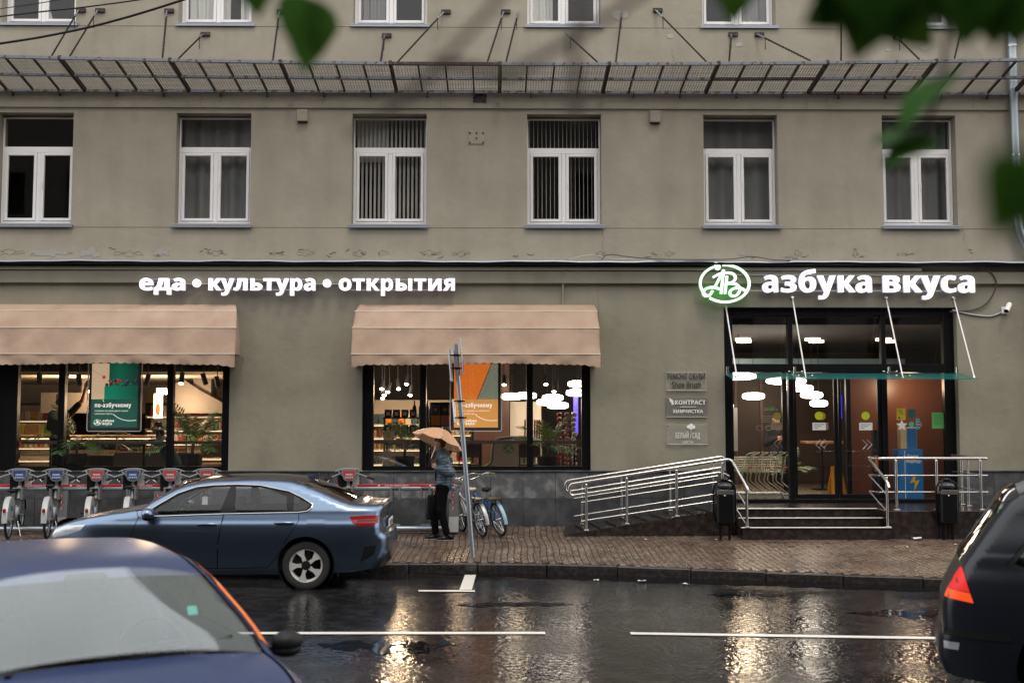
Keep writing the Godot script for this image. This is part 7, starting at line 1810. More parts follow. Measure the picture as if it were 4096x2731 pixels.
func pendant(label: String, at: Vector3, r: float, lit: Material, group: String) -> void:
	var o := thing("pendant_lamp", label, "pendant lamp", at, 0.0, group)
	var s := MB.new(); s.lathe([Vector2(0, -0.072), Vector2(r * 0.6, -0.07), Vector2(r * 0.93, -0.045), Vector2(r, -0.004)], 24); s.lathe([Vector2(r, 0.004), Vector2(r * 0.93, 0.045), Vector2(r * 0.55, 0.07), Vector2(0, 0.075)], 24); part("glowing_shade", s, lit, o)
	s = MB.new(); s.lathe([Vector2(r * 1.005, -0.009), Vector2(r * 1.02, 0.0), Vector2(r * 1.005, 0.009)], 24); part("rim", s, M["bronze rail"], o)
	s = MB.new(); s.tube([Vector3(0, 0.07, 0), Vector3(0, 3.7 - at.y, 0)], 0.006, 5); part("cord", s, M["black plastic"], o)

func spot(label: String, at: Vector3, tilt: Vector2, on: bool, ceil: float, group: String) -> void:
	var o := thing("track_spotlight", label, "spotlight", at, 0.0, group)
	var d := Vector3(tilt.x, -1, tilt.y).normalized()
	var s := MB.new(); s.tube([-d * 0.11, d * 0.11], 0.05, 12); part("housing", s, M["black plastic"], o)
	s = MB.new(); s.tube([-d * 0.05, Vector3(0, ceil - at.y, 0)], 0.01, 5); part("stem", s, M["black plastic"], o)
	if on: s = MB.new(); s.ball(d * 0.112, Vector3(0.046, 0.03, 0.046), 10); part("glowing_lens", s, glow("spot bulb", Color(1.0, 0.9, 0.75), 12.0), o)

func goods(x0: float, x1: float, y: float, z: float, kind: String, cols: Array, h: float, w: float, where: String) -> void:
	var x := x0 + w / 2
	while x < x1:
		var c: Color = cols[rng.randi() % cols.size()]
		var m := mat("goods %s" % c.to_html(), c, 0.4)
		var hh := h * rng.randf_range(0.88, 1.05)
		var s := MB.new()
		if kind == "bottle": s.lathe([Vector2(0, 0), Vector2(w * 0.42, 0), Vector2(w * 0.42, hh * 0.62), Vector2(w * 0.16, hh * 0.8), Vector2(w * 0.16, hh), Vector2(0, hh)], 8)
		elif kind == "jar": s.lathe([Vector2(0, 0), Vector2(w * 0.43, 0), Vector2(w * 0.43, hh * 0.85), Vector2(w * 0.36, hh), Vector2(0, hh)], 8)
		else: s.bb(-w * 0.44, w * 0.44, 0, hh, -0.05, 0.05, 0.004)
		single(kind, s, m, "small %s standing on the %s" % [kind, where], kind, Vector3(x, y, z), "goods on the %s" % where)
		x += w

func shelf_unit(label: String, x0: float, x1: float, z: float, ys: Array, top: float, lit: bool) -> Node3D:
	var o := thing("shelf_unit", label, "shelf", Vector3((x0 + x1) / 2, 0.35, z))
	var w := (x1 - x0) / 2
	var s := MB.new(); s.bb(-w, w, 0, top - 0.35, -0.28, -0.24); part("back_panel", s, mat("shelf back", lin(0.5, 0.42, 0.32), 0.6), o)
	for e in [-w, w]: s = MB.new(); s.bb(e - 0.02, e + 0.02, 0, top - 0.35, -0.235, 0.2, 0.004); part("side_panel", s, M["black plastic"], o)
	for y in ys:
		s = MB.new(); s.bb(-w + 0.022, w - 0.022, y - 0.35 - 0.03, y - 0.35, -0.235, 0.2, 0.004); part("shelf", s, mat("shelf white", lin(0.6, 0.57, 0.52), 0.4), o)
		if lit: s = MB.new(); s.bb(-w + 0.05, w - 0.05, y - 0.35 - 0.045, y - 0.35 - 0.034, 0.12, 0.17); part("glowing_strip", s, glow("shelf strip lamp", Color(1.0, 0.88, 0.7), 0.7), o)
	return o

func poster(label: String, cx: float, w: float, card: Material, art: Image, sub: Array, logo_col: Material) -> void:
	var o := thing("hanging_poster", label, "poster", Vector3(cx, 0, -0.36))
	var y0 := 1.75; var y1 := 3.04; var hw := w / 2
	var s := MB.new(); s.bb(-hw, hw, y0, y1, -0.012, 0.0, 0.003); part("backing", s, mat("poster backing", lin(0.03, 0.035, 0.04), 0.4), o)
	s = MB.new(); s.tube(round_path([Vector3(-hw - 0.02, y1, 0), Vector3(-hw - 0.02, y0 - 0.02, 0), Vector3(hw + 0.02, y0 - 0.02, 0), Vector3(hw + 0.02, y1, 0)], 0.04), 0.011, 6); part("clear_frame", s, mat("frame clear", lin(0.7, 0.68, 0.66), 0.2), o)
	var m := StandardMaterial3D.new(); m.resource_name = "poster print"; m.roughness = 0.5; m.albedo_texture = ImageTexture.create_from_image(art); m.emission_enabled = true; m.emission_texture = m.albedo_texture; m.emission_operator = BaseMaterial3D.EMISSION_OP_MULTIPLY; m.emission = Color.WHITE; m.emission_energy_multiplier = 0.22
	var iw := hw - 0.05
	s = MB.new(); s.quaduv(Vector3(-iw, 2.33, 0.004), Vector3(iw, 2.33, 0.004), Vector3(iw, 3.0, 0.004), Vector3(-iw, 3.0, 0.004)); part("picture", s, m, o)
	s = MB.new(); s.bb(-iw, iw, y0 + 0.05, 2.329, 0.001, 0.004); part("text_panel", s, card, o)
	var wt := glow("poster white", Color(1, 0.97, 0.92), 0.25)
	lettering("по-азбучному", -iw + 0.07, 2.18, 0.006, w * 0.7, 0.11, 0.001, wt, o)
	for i in sub.size(): lettering(sub[i], -iw + 0.07, 2.1 - i * 0.055, 0.006, w * [0.64, 0.34][i], 0.04, 0.001, wt, o, false)
	lettering("азбука", -iw + 0.22, 1.905, 0.006, w * 0.22, 0.065, 0.001, wt, o); lettering("вкуса", -iw + 0.22, 1.85, 0.006, w * 0.18, 0.065, 0.001, wt, o)
	s = MB.new()
	for e in emblem_strokes(): ribbon(s, e[0], e[1], 0.001, 0.14, Vector3(-iw + 0.13, 1.895, 0.006))
	leaf_shape(s, 0.001, 0.14, Vector3(-iw + 0.13, 1.895, 0.006)); part("emblem", s, wt, o)
	s = MB.new(); ribbon(s, [Vector3(-0.02, 2.05, 0), Vector3(0.1, 1.97, 0), Vector3(0.25, 1.93, 0), Vector3(iw - 0.02, 1.935, 0)], 0.01, 0.001, 1.0, Vector3(0, 0, 0.006)); ribbon(s, [Vector3(-0.22, 2.32, 0), Vector3(-0.2, 2.28, 0)], 0.01, 0.001, 1.0, Vector3(0, 0, 0.006)); part("swoosh", s, wt, o)

func cake_print() -> Image:
	var im := Image.create(256, 200, false, Image.FORMAT_RGB8); var r := RandomNumberGenerator.new(); r.seed = 3
	for y in 200:
		for x in 256:
			var c := Color(0.86, 0.74, 0.6)
			if x > 95 and y < 125: c = Color(0.02, 0.55, 0.42).darkened(0.25 + 0.35 * absf((x - 150.0) / 110.0))
			if x > 70 and y >= 118 + 10.0 * pow((x - 170.0) / 100.0, 2.0): c = Color(0.02, 0.58, 0.45).darkened(0.12 + 0.35 * clampf((x - 120.0) / 140.0, 0, 1))
			im.set_pixel(x, y, c * (0.94 + 0.12 * r.randf()))
	for k in 26:
		var cx := int(r.randf_range(80, 250)); var cy := int(r.randf_range(96, 122)); var rr := int(r.randf_range(5, 11))
		var c: Color = [Color(0.08, 0.08, 0.14), Color(0.16, 0.2, 0.32), Color(0.65, 0.12, 0.08), Color(0.05, 0.3, 0.08), Color(0.1, 0.08, 0.12)][k % 5]
		for y in range(-rr, rr + 1):
			for x in range(-rr, rr + 1):
				if x * x + y * y <= rr * rr and cx + x < 256 and cy + y < 200: im.set_pixel(cx + x, cy + y, c.lightened(clampf(-(x + y) / 30.0, 0, 0.4)))
	for y in range(-9, 10):
		for x in range(-9, 10): if x * x + y * y < 81: im.set_pixel(66 + x, 76 + y, Color(0.72, 0.12, 0.08).lightened(clampf(-(x + y) / 40.0, 0, 0.3)))
	for k in 60: im.set_pixel(int(lerpf(0, 60, k / 60.0)), int(lerpf(36, 70, k / 60.0)), Color(0.5, 0.25, 0.15))
	return im

func salmon_print() -> Image:
	var im := Image.create(256, 200, false, Image.FORMAT_RGB8); var f := FastNoiseLite.new(); f.seed = 9; f.frequency = 0.03; var g := FastNoiseLite.new(); g.seed = 4; g.frequency = 0.16
	for y in 200:
		for x in 256:
			var edge := 215.0 - y * 0.42
			var c := Color(0.9, 0.45, 0.13)
			var st := absf(sin((x * 0.35 + y * 0.22 + f.get_noise_2d(x, y) * 26.0) * 0.42))
			c = c.lerp(Color(0.96, 0.72, 0.48), pow(1.0 - st, 5.0) * 0.8)
			if x > edge: c = Color(0.62, 0.64, 0.58).lerp(Color(0.24, 0.26, 0.18), clampf(g.get_noise_2d(x, y) * 1.2 + 0.35, 0, 1)) if x > edge + 5 else Color(0.3, 0.25, 0.16)
			im.set_pixel(x, y, c)
	return im

func build_shop() -> void:
	glow("violet panel lamp", Color(0.35, 0.28, 1.0), 0.3).albedo_color = lin(0.05, 0.04, 0.2); glow("blue panel lamp", Color(0.15, 0.18, 1.0), 0.3).albedo_color = lin(0.03, 0.03, 0.2)
	glow("poster green lightbox", lin(0.012, 0.09, 0.065), 0.22).albedo_color = lin(0.01, 0.07, 0.05); glow("poster orange lightbox", lin(0.65, 0.3, 0.07), 0.25).albedo_color = lin(0.5, 0.22, 0.05)
	var b: Node3D = get_node("apartment_building")
	var tile := mat("shop floor", lin(0.2, 0.16, 0.12), 0.25)
	room(b, -13.0, 12.0, 0.35, 3.75, -0.425, -9.0, mat("shop wall", lin(0.02, 0.016, 0.014), 0.6), tile, M["dark ceiling"])
	var s := MB.new(); s.bb(-13, -5.6, 2.88, 2.95, -8.95, -2.7); part("soffit", s, M["cream"], b)
	s = MB.new(); s.bb(-12.9, -5.7, 2.4, 2.875, -8.99, -8.94); part("wall_panel", s, M["cream"], b)
	s = MB.new(); s.bb(-4.95, -4.85, 0.352, 3.74, -8.95, -4.5); part("partition", s, M["brown panel"], b)
	s = MB.new(); s.bb(-3.2, -0.55, 2.2, 2.42, -6.4, -5.9); part("bulkhead", s, M["cream"], b)
	s = MB.new(); s.bb(-0.55, 0.24, 0.352, 3.3, -4.2, -4.1); part("partition", s, M["brown panel"], b)
	s = MB.new(); s.bb(0.26, 0.95, 0.352, 2.35, -4.3, -4.2); part("partition", s, M["cream"], b)
	s = MB.new(); s.bb(7.0, 9.6, 0.402, 2.82, -1.75, -1.65); part("partition", s, mat("red brown panel", lin(0.16, 0.06, 0.035), 0.35), b)
	s = MB.new(); s.bb(4.0, 9.5, 0.3, 0.402, -8.0, -0.6); part("entrance_floor", s, tile, b)
	s = MB.new(); s.bb(4.1, 9.6, 0.404, 3.1, -6.6, -6.5); part("partition", s, mat("dark brown panel", lin(0.035, 0.018, 0.013), 0.5), b)
	for k in 5: s = MB.new(); s.bb(4.5 + k * 0.62, 4.56 + k * 0.62, 0.404, 3.05, -6.495, -6.44); part("wall_batten", s, M["brown panel"], b)
	# window counters
	for e in [["brown window counter behind the left shop window", -8.9, -5.05, -0.95], ["brown window counter behind the middle shop window", -2.3, 1.6, -0.95]]:
		var c := thing("window_counter", e[0], "counter", Vector3((e[1] + e[2]) / 2, 0.35, e[3]))
		var w: float = (e[2] - e[1]) / 2
		s = MB.new(); s.bb(-w, w, 1.13, 1.17, -0.62, -0.3, 0.008); part("top", s, M["bronze rail"], c)
		for x in [-w + 0.1, 0.0, w - 0.1]: s = MB.new(); s.bb(x - 0.02, x + 0.02, 0.0, 1.13, -0.5, -0.46); part("leg", s, M["black paint"], c)
	# posters
	poster("green cake poster with white lettering hanging in the left shop window", -7.215, 0.97, glow("poster green lightbox", lin(0.012, 0.09, 0.065), 0.22), cake_print(), ["готовим на заказ даже самые", "сложные торты"], null)
	poster("orange salmon poster with white lettering hanging in the middle shop window", -0.425, 0.93, glow("poster orange lightbox", lin(0.65, 0.3, 0.07), 0.25), salmon_print(), ["сами солим и коптим", "лосось"], null)
	# lamps
	var lit := glow("pendant shade", Color(1.0, 0.97, 0.92), 3.2)
	var pg := "saucer pendant lamps in the shop"
	for e in [[0.28, 2.44, -3.0, "pair of saucer pendants near the orange poster, the closer one"], [0.58, 2.46, -3.0, "saucer pendant lamp behind the right mullion of the middle window"], [1.16, 2.42, -3.2, "saucer pendant topmost of the three stacked in the middle window"], [1.03, 2.32, -2.8, "saucer pendant middle of the three stacked in the middle window"], [1.26, 2.25, -3.0, "saucer pendant lowest of the three stacked in the middle window"], [1.66, 2.52, -3.0, "lower saucer pendant cut by the right frame of the middle window"], [1.72, 2.72, -3.4, "upper saucer pendant cut by the right frame of the middle window"]]:
		pendant(e[3] if "lamp" in e[3] else e[3], Vector3(e[0], e[1], e[2]), 0.23, lit, pg)
	for e in [[4.95, 2.84, -2.2, 0.36, "large pendant lamp touching the canopy edge at the left entrance jamb"], [4.78, 2.6, -3.2, 0.22, "upper pendant lamp half hidden by the left entrance jamb"], [5.42, 2.45, -3.0, 0.24, "pendant lamp hanging alone in the left entrance pane"], [4.86, 2.25, -3.4, 0.22, "lower pendant lamp half hidden by the left entrance jamb"], [6.02, 2.76, -2.6, 0.42, "largest pendant lamp just under the canopy, above the sliding door"], [6.4, 2.62, -3.0, 0.3, "second pendant lamp from the top above the sliding door"], [6.72, 2.48, -3.2, 0.24, "third pendant lamp from the top above the sliding door"], [6.87, 2.3, -3.2, 0.19, "lowest pendant lamp above the sliding door"]]:
		pendant(e[4], Vector3(e[0], e[1], e[2]), e[3], lit, pg)
	for e in [[0.43, 2.45, -3.0], [1.2, 2.33, -3.0], [1.69, 2.62, -3.2], [5.42, 2.45, -3.0], [4.95, 2.84, -2.2], [6.1, 2.74, -2.6], [6.72, 2.48, -3.2]]: light_omni(Vector3(e[0], e[1] - 0.1, e[2]), 0.16, Color(1.0, 0.86, 0.66), 0.2)
	var i := 0
	for e in [[-8.97, 2.75, 0.2, 0], [-8.46, 2.74, -0.1, 1], [-8.2, 2.72, 0.25, 0], [-6.87, 2.72, -0.1, 0], [-6.2, 2.76, 0.0, 1], [-5.76, 2.74, 0.4, 0], [-5.5, 2.68, 0.3, 0]]:
		spot(["first spotlight from the left column, unlit", "lit spotlight left of the raised arm", "unlit spotlight above the raised arm", "unlit spotlight right of the green poster", "lit spotlight in the right pane of the left window", "wide dark spotlight at the right frame of the left window", "last dark spotlight at the right frame of the left window"][i], Vector3(e[0], e[1], -1.2), Vector2(e[2], 0.3), e[3] == 1, 3.1, "track spotlights behind the left window"); i += 1
	s = MB.new(); s.bb(-9.0, -5.2, 3.06, 3.1, -1.22, -1.18); single("light_track", s, M["black plastic"], "black ceiling track carrying the spotlights behind the left window", "track")
	i = 0
	for e in [[-9.54, 2.69], [-9.0, 2.67], [-2.01, 2.83], [-2.57, 2.73], [-2.22, 2.73], [-2.42, 2.66], [-2.52, 2.59], [-2.57, 2.52], [-1.93, 2.59], [0.12, 2.82], [1.03, 2.83], [1.24, 2.67]]:
		spot(["lit spotlight nearest the left column, deep in the shop", "lit spotlight deep in the shop left of the first mullion", "largest lit spotlight in the left pane of the middle window", "leftmost upper lit spotlight in the middle window", "lit spotlight turned sideways in the middle window's left pane", "lit spotlight in the middle of the left cluster", "lit spotlight lower left of the cluster", "lowest lit spotlight of the left cluster", "lit spotlight below the largest one in the middle window", "lit spotlight right beside the orange poster", "lit spotlight above the stacked pendants", "small lit spotlight above the stacked pendants"][i], Vector3(e[0], e[1], -4.0), Vector2(0.2 * sin(i * 2.1), 0.5), true, 2.88 if e[0] < -5 else 3.75, "lit spotlights deep in the shop"); i += 1
	i = 0
	for e in [[5.54, 3.69, -4.4], [5.39, 3.69, -3.8], [7.18, 3.69, -4.4], [6.93, 3.69, -3.8], [8.8, 3.69, -4.4], [8.5, 3.69, -3.8]]:
		s = MB.new(); s.lathe([Vector2(0, 0), Vector2(0.17, 0.0), Vector2(0.17, 0.05), Vector2(0, 0.05)], 20)
		single("ceiling_lamp", s, glow("ceiling disc lamp", Color(1.0, 0.9, 0.75), 1.5), "flat round ceiling lamp above the entrance, %s in the %s pane" % ["farther" if i % 2 == 0 else "nearer", ["left", "middle", "right"][i / 2]], "ceiling lamp", Vector3(e[0], e[1], e[2])); i += 1
	for e in [[-9.3, 2.5, -3.5, 1.4], [-7.2, 2.3, -3.4, 1.5], [-6.0, 2.3, -2.4, 0.35], [-2.2, 2.6, -3.6, 1.4], [-0.9, 2.4, -3.2, 0.6], [5.4, 2.9, -4.4, 0.45], [6.6, 2.4, -5.0, 0.3], [8.0, 2.6, -0.95, 0.35]]: light_omni(Vector3(e[0], e[1], e[2]), e[3] * 0.75, Color(1.0, 0.86, 0.69), 0.15)  # added lights without a fixture, to brighten the shop rooms
	# goods
	rng.seed = 21
	var warm := [lin(0.5, 0.06, 0.03), lin(0.55, 0.3, 0.03), lin(0.5, 0.45, 0.3), lin(0.1, 0.25, 0.06), lin(0.6, 0.5, 0.4), lin(0.35, 0.02, 0.04)]
	var deep := [lin(0.03, 0.012, 0.01), lin(0.02, 0.03, 0.02), lin(0.1, 0.02, 0.02), lin(0.25, 0.16, 0.05)]
	shelf_unit("lit shelf of bottles behind the right half of the left window", -8.4, -6.0, -6.2, [0.7, 1.05, 1.4, 1.72, 2.05], 2.3, true)
	goods(-8.3, -6.1, 1.72, -6.1, "bottle", [lin(0.5, 0.08, 0.05), lin(0.5, 0.3, 0.2), lin(0.1, 0.3, 0.25), lin(0.45, 0.03, 0.03)], 0.2, 0.09, "lit shelf of the left window")
	goods(-8.3, -6.1, 1.4, -6.1, "box", warm, 0.2, 0.14, "lit shelf of the left window"); goods(-8.3, -6.1, 1.05, -6.1, "jar", warm, 0.16, 0.11, "lit shelf of the left window"); goods(-8.3, -6.1, 2.05, -6.1, "box", warm, 0.14, 0.16, "lit shelf of the left window")
	shelf_unit("shelf with green and yellow packets left of the cook", -11.6, -10.2, -6.4, [1.0, 1.3, 1.6, 1.95], 2.3, true)
	goods(-11.5, -10.3, 1.6, -6.3, "packet", [lin(0.2, 0.4, 0.05), lin(0.6, 0.5, 0.1), lin(0.5, 0.3, 0.1)], 0.25, 0.16, "shelf left of the cook"); goods(-11.5, -10.3, 1.3, -6.3, "jar", warm, 0.16, 0.12, "shelf left of the cook")
	shelf_unit("chilled lit shelf behind the left pane of the middle window", -2.95, -1.7, -5.2, [0.65, 0.95, 1.28, 1.55, 1.85], 2.2, true)
	goods(-2.9, -1.75, 1.85, -5.1, "box", [lin(0.02, 0.06, 0.07), lin(0.6, 0.2, 0.02), lin(0.03, 0.05, 0.06), lin(0.5, 0.42, 0.3)], 0.24, 0.15, "lit shelf of the middle window")
	for y in [1.55, 1.28, 0.95]: goods(-2.9, -1.75, y, -5.1, "jar", deep, 0.17, 0.11, "lit shelf of the middle window")
	shelf_unit("brightest lit shelf between the box tower and the orange poster", -1.62, -0.6, -5.4, [0.65, 1.0, 1.3, 1.62, 1.95], 2.2, true)
	goods(-1.6, -0.65, 1.62, -5.3, "jar", [lin(0.6, 0.35, 0.08), lin(0.6, 0.55, 0.45), lin(0.5, 0.2, 0.04)], 0.2, 0.12, "brightest shelf"); goods(-1.6, -0.65, 1.95, -5.3, "bottle", [lin(0.6, 0.5, 0.3), lin(0.5, 0.4, 0.2)], 0.18, 0.08, "brightest shelf"); goods(-1.6, -0.65, 1.3, -5.3, "bottle", deep, 0.25, 0.09, "brightest shelf"); goods(-1.6, -0.65, 1.0, -5.3, "box", warm, 0.22, 0.16, "brightest shelf")
	goods(-11.5, -10.3, 1.95, -6.3, "box", warm, 0.2, 0.15, "shelf left of the cook"); goods(-8.3, -6.1, 0.7, -6.1, "packet", warm, 0.24, 0.15, "lit shelf of the left window"); goods(-2.9, -1.75, 0.65, -5.1, "packet", warm, 0.22, 0.13, "lit shelf of the middle window")
	var tbl := thing("salad_bar", "steel salad bar with trays between the two palms", "counter", Vector3(-7.0, 0.35, -2.2)); s = MB.new(); s.bb(-0.75, 0.75, 0.0, 0.95, -0.3, 0.25, 0.02); part("base", s, mat("dull steel", lin(0.25, 0.23, 0.21), 0.4, 0.7), tbl)
	s = MB.new(); s.bb(-0.78, 0.78, 1.28, 1.3, -0.3, 0.28, 0.004); part("glass_top", s, M["shop glass"], tbl)
	for x in [-0.7, 0.0, 0.7]: s = MB.new(); s.bb(x - 0.012, x + 0.012, 0.95, 1.28, 0.2, 0.22); part("post", s, M["steel"], tbl)
	goods(-7.7, -6.3, 1.305, -2.15, "tray", [lin(0.3, 0.06, 0.03), lin(0.1, 0.22, 0.04), lin(0.5, 0.42, 0.3), lin(0.45, 0.25, 0.05)], 0.08, 0.2, "salad bar")
	# towers of gift boxes beside the first mullion
	var bc := [lin(0.05, 0.03, 0.08), lin(0.04, 0.015, 0.01), lin(0.6, 0.2, 0.02), lin(0.55, 0.12, 0.15), lin(0.06, 0.03, 0.12), lin(0.2, 0.3, 0.2), lin(0.5, 0.42, 0.3), lin(0.02, 0.015, 0.015), lin(0.55, 0.2, 0.28), lin(0.6, 0.4, 0.15), lin(0.5, 0.4, 0.32), lin(0.5, 0.03, 0.04)]
	for k in 12:
		var col := k % 2; var row := k / 2
		s = MB.new(); s.bb(-0.085, 0.085, 0, 0.2, -0.06, 0.06, 0.004); var gb := single("gift_box", s, mat("gift %d" % k, bc[k], 0.4), "%s box of the gift box tower in the middle window, %s column" % [["topmost", "second", "third", "fourth", "fifth", "lowest"][row], ["left", "right"][col]], "box", Vector3(-1.27 + col * 0.19, 2.05 - row * 0.215, -1.9), "gift boxes in a tower")
		s = MB.new(); s.bb(-0.03, 0.03, 0.07, 0.13, 0.0605, 0.063); part("print", s, mat("gift print", lin(0.35, 0.2, 0.08), 0.5), gb)
	var sd := thing("display_stand", "black stand holding the tower of gift boxes", "stand", Vector3(-1.17, 0.35, -1.98)); s = MB.new(); s.bb(-0.22, 0.22, 0, 1.95, -0.1, 0.0, 0.01); part("back", s, M["black plastic"], sd)
	for y in 6: s = MB.new(); s.bb(-0.22, 0.22, 0.612 + y * 0.215, 0.622 + y * 0.215, 0.002, 0.14); part("shelf", s, M["black plastic"], sd)
	var ws := thing("wine_rack", "dark table rack of framed bottles in the left pane of the middle window", "rack", Vector3(-1.95, 0.35, -2.2))
	for y in [0.0, 1.3, 1.62]: s = MB.new(); s.bb(-0.4, 0.4, y, y + 0.03, -0.15, 0.15, 0.006); part("shelf", s, M["black paint"], ws)
	for x in [-0.38, 0.38]: s = MB.new(); s.bb(x - 0.015, x + 0.015, 0.03, 1.62, -0.02, 0.02); part("post", s, M["black paint"], ws)
	for k in 8:
		s = MB.new(); s.bb(-0.07, 0.07, 0, 0.17, -0.05, 0.05, 0.005); var wb := single("black_box", s, M["black plastic"], "small black box with a pale square label on the dark rack", "box", Vector3(-2.25 + (k % 4) * 0.17, 1.68 if k < 4 else 1.985, -2.15), "black boxes on the dark rack")
		s = MB.new(); s.bb(-0.035, 0.035, 0.05, 0.12, 0.0505, 0.053); part("label", s, M["cream"], wb)
	for k in 3:
		s = MB.new(); s.lathe([Vector2(0, 0), Vector2(0.04, 0), Vector2(0.042, 0.2), Vector2(0.016, 0.26), Vector2(0.016, 0.34), Vector2(0, 0.34)], 10); single("wine_bottle", s, M["black plastic"], "%s dark wine bottle standing on the dark rack" % ["left", "middle", "right"][k], "bottle", Vector3(-1.72 + k * 0.13, 2.0, -2.2))
	# bags, counters, hoods, chairs
	for e in [["large cotton shopping bag printed with lemons behind the middle window", -2.1, 0.98, -1.3, 1.0], ["small cotton shopping bag printed with lemons on the dark rack", -2.2, 1.53, -1.85, 0.55]]:
		var bg := thing("shopping_bag", e[0], "bag", Vector3(e[1], e[2], e[3])); var k: float = e[4]
		s = MB.new(); s.prism(PackedVector2Array([Vector2(-0.17, 0), Vector2(0.17, 0), Vector2(0.19, 0.36), Vector2(0.1, 0.34), Vector2(-0.1, 0.37), Vector2(-0.19, 0.35)]), 0.08, Transform3D(Basis().scaled(Vector3(k, k, 1)), Vector3.ZERO)); part("body", s, mat("cotton", lin(0.62, 0.57, 0.48), 0.9), bg)
		s = MB.new(); s.tube([Vector3(-0.09, 0.35, 0.03) * k, Vector3(-0.06, 0.47, 0.03) * k, Vector3(-0.03, 0.35, 0.03) * k], 0.012, 5); s.tube([Vector3(0.06, 0.35, 0.03) * k, Vector3(0.12, 0.48, 0.0) * k, Vector3(0.15, 0.36, 0.0) * k], 0.012, 5); part("handle", s, M["cotton"], bg)
		s = MB.new()
		for q in [[-0.03, 0.14], [0.03, 0.11], [0.01, 0.17]]: s.ball(Vector3(q[0] * k, q[1] * k, 0.041), Vector3(0.035 * k, 0.045 * k, 0.004), 10)
		part("lemon_print", s, mat("lemon", lin(0.65, 0.45, 0.03), 0.6), bg)
		s = MB.new(); s.ball(Vector3(0.03 * k, 0.24 * k, 0.041), Vector3(0.025 * k, 0.02 * k, 0.004), 8); part("leaf_print", s, mat("leaf print", lin(0.2, 0.32, 0.06), 0.6), bg)
	var dc := thing("deli_counter", "glass fronted deli counter with warm light behind the left window", "counter", Vector3(-8.55, 0.35, -3.1))
	s = MB.new(); s.bb(-1.5, 1.5, 0.0, 0.45, -0.5, 0.3, 0.02); part("base", s, M["brown panel"], dc)
	s = MB.new(); s.bb(-1.5, 1.5, 1.22, 1.27, -0.5, 0.25, 0.01); part("top", s, mat("counter wood", lin(0.5, 0.3, 0.12), 0.4), dc)
	s = MB.new(); s.bb(-1.45, 1.45, 1.19, 1.21, 0.15, 0.2); part("glowing_strip", s, M["shelf strip lamp"], dc)
	for y in [0.47, 0.85]: s = MB.new(); s.bb(-1.45, 1.45, y, y + 0.02, -0.45, 0.22); part("shelf", s, M["shelf white"], dc)
	glazing(dc, -1.5, 1.5, 0.46, 1.2, 0.28, M["shop glass"])
	goods(-9.9, -7.2, 0.85, -3.05, "pastry", [lin(0.5, 0.25, 0.06), lin(0.55, 0.35, 0.15), lin(0.4, 0.16, 0.04)], 0.09, 0.19, "deli counter"); goods(-9.9, -7.2, 1.24, -3.05, "tray", [lin(0.55, 0.3, 0.08), lin(0.5, 0.45, 0.4)], 0.07, 0.24, "deli counter")
	for e in [["steel kitchen hood behind the cook", [[-10.3, 2.1], [-8.2, 2.1], [-8.2, 2.56], [-10.3, 2.56]]], ["sloping steel kitchen hood behind the right palm", [[-7.35, 2.1], [-6.1, 2.1], [-6.25, 2.35], [-6.75, 2.62], [-7.1, 2.85], [-7.35, 2.75]]]]:
		var h := thing("kitchen_hood", e[0], "hood", Vector3(0, 0, -5.0)); var pv := PackedVector2Array()
		for q in e[1]: pv.append(Vector2(q[0], q[1]))
		s = MB.new(); s.prism(pv, 0.8); part("shell", s, mat("brushed steel", lin(0.16, 0.14, 0.12), 0.5, 0.6), h)
		s = MB.new(); var cxm: float = (e[1][0][0] + e[1][1][0]) / 2; s.bb(cxm - 0.2, cxm + 0.2, 2.5, 2.88, -0.25, 0.25); part("duct", s, M["brushed steel"], h)
	var pn := thing("menu_lightbox", "narrow glowing menu board right of the green poster", "lightbox", Vector3(-7.55, 1.98, -4.2)); s = MB.new(); s.bb(-0.1, 0.1, 0, 0.55, -0.03, 0.0); part("glowing_panel", s, glow("menu panel lamp", Color(1.0, 0.8, 0.55), 0.22), pn)
	s = MB.new(); s.ball(Vector3(0, 0.2, 0.005), Vector3(0.05, 0.13, 0.004), 10); part("print", s, mat("menu print", lin(0.3, 0.1, 0.03), 0.5), pn)
	var wg := thing("exit_lightbox", "small white glowing overhead sign beside the green poster", "lightbox", Vector3(-7.2, 2.5, -3.5)); s = MB.new(); s.bb(-0.18, 0.18, 0, 0.13, -0.03, 0.0); part("glowing_panel", s, glow("sign panel lamp", Color(1.0, 0.97, 0.9), 0.6), wg)
	palm("potted palm left of the green poster behind the left window", -8.05, -0.75, 0.95, 13, 31); palm("large potted palm in the right pane of the left window", -5.85, -0.75, 0.95, 16, 34)
	palm("small potted palm in the left pane of the middle window", -1.8, -0.75, 0.62, 13, 36, 0.35, 0.9); palm("potted palm in the right pane of the middle window", 0.95, -0.75, 0.8, 14, 39, 0.35, 0.9); palm("low dark plant in the entrance behind the shopping trolleys", 6.0, -2.4, 0.5, 12, 40, 0.4, 0.35)
	# chairs
	for e in [["brown padded chair beside the orange poster", -0.58, -1.75, "brown leather", 0.0], ["brown padded chair under the stacked pendants", 0.62, -1.75, "brown leather", 0.0], ["light wooden chair behind the left window, beside the large palm", -5.75, -1.9, "wood", 0.2]]:
		var c := thing("chair", e[0], "chair", Vector3(e[1], 0.35, e[2]), e[4]); var cm := mat("brown leather", lin(0.1, 0.035, 0.02), 0.4); var m: Material = M[e[3]]
		s = MB.new(); s.bb(-0.22, 0.22, 0.66, 0.72, -0.2, 0.22, 0.02); part("seat", s, m, c); s = MB.new(); s.bb(-0.22, 0.22, 0.85, 1.12, 0.17, 0.21, 0.02); part("backrest", s, m, c)
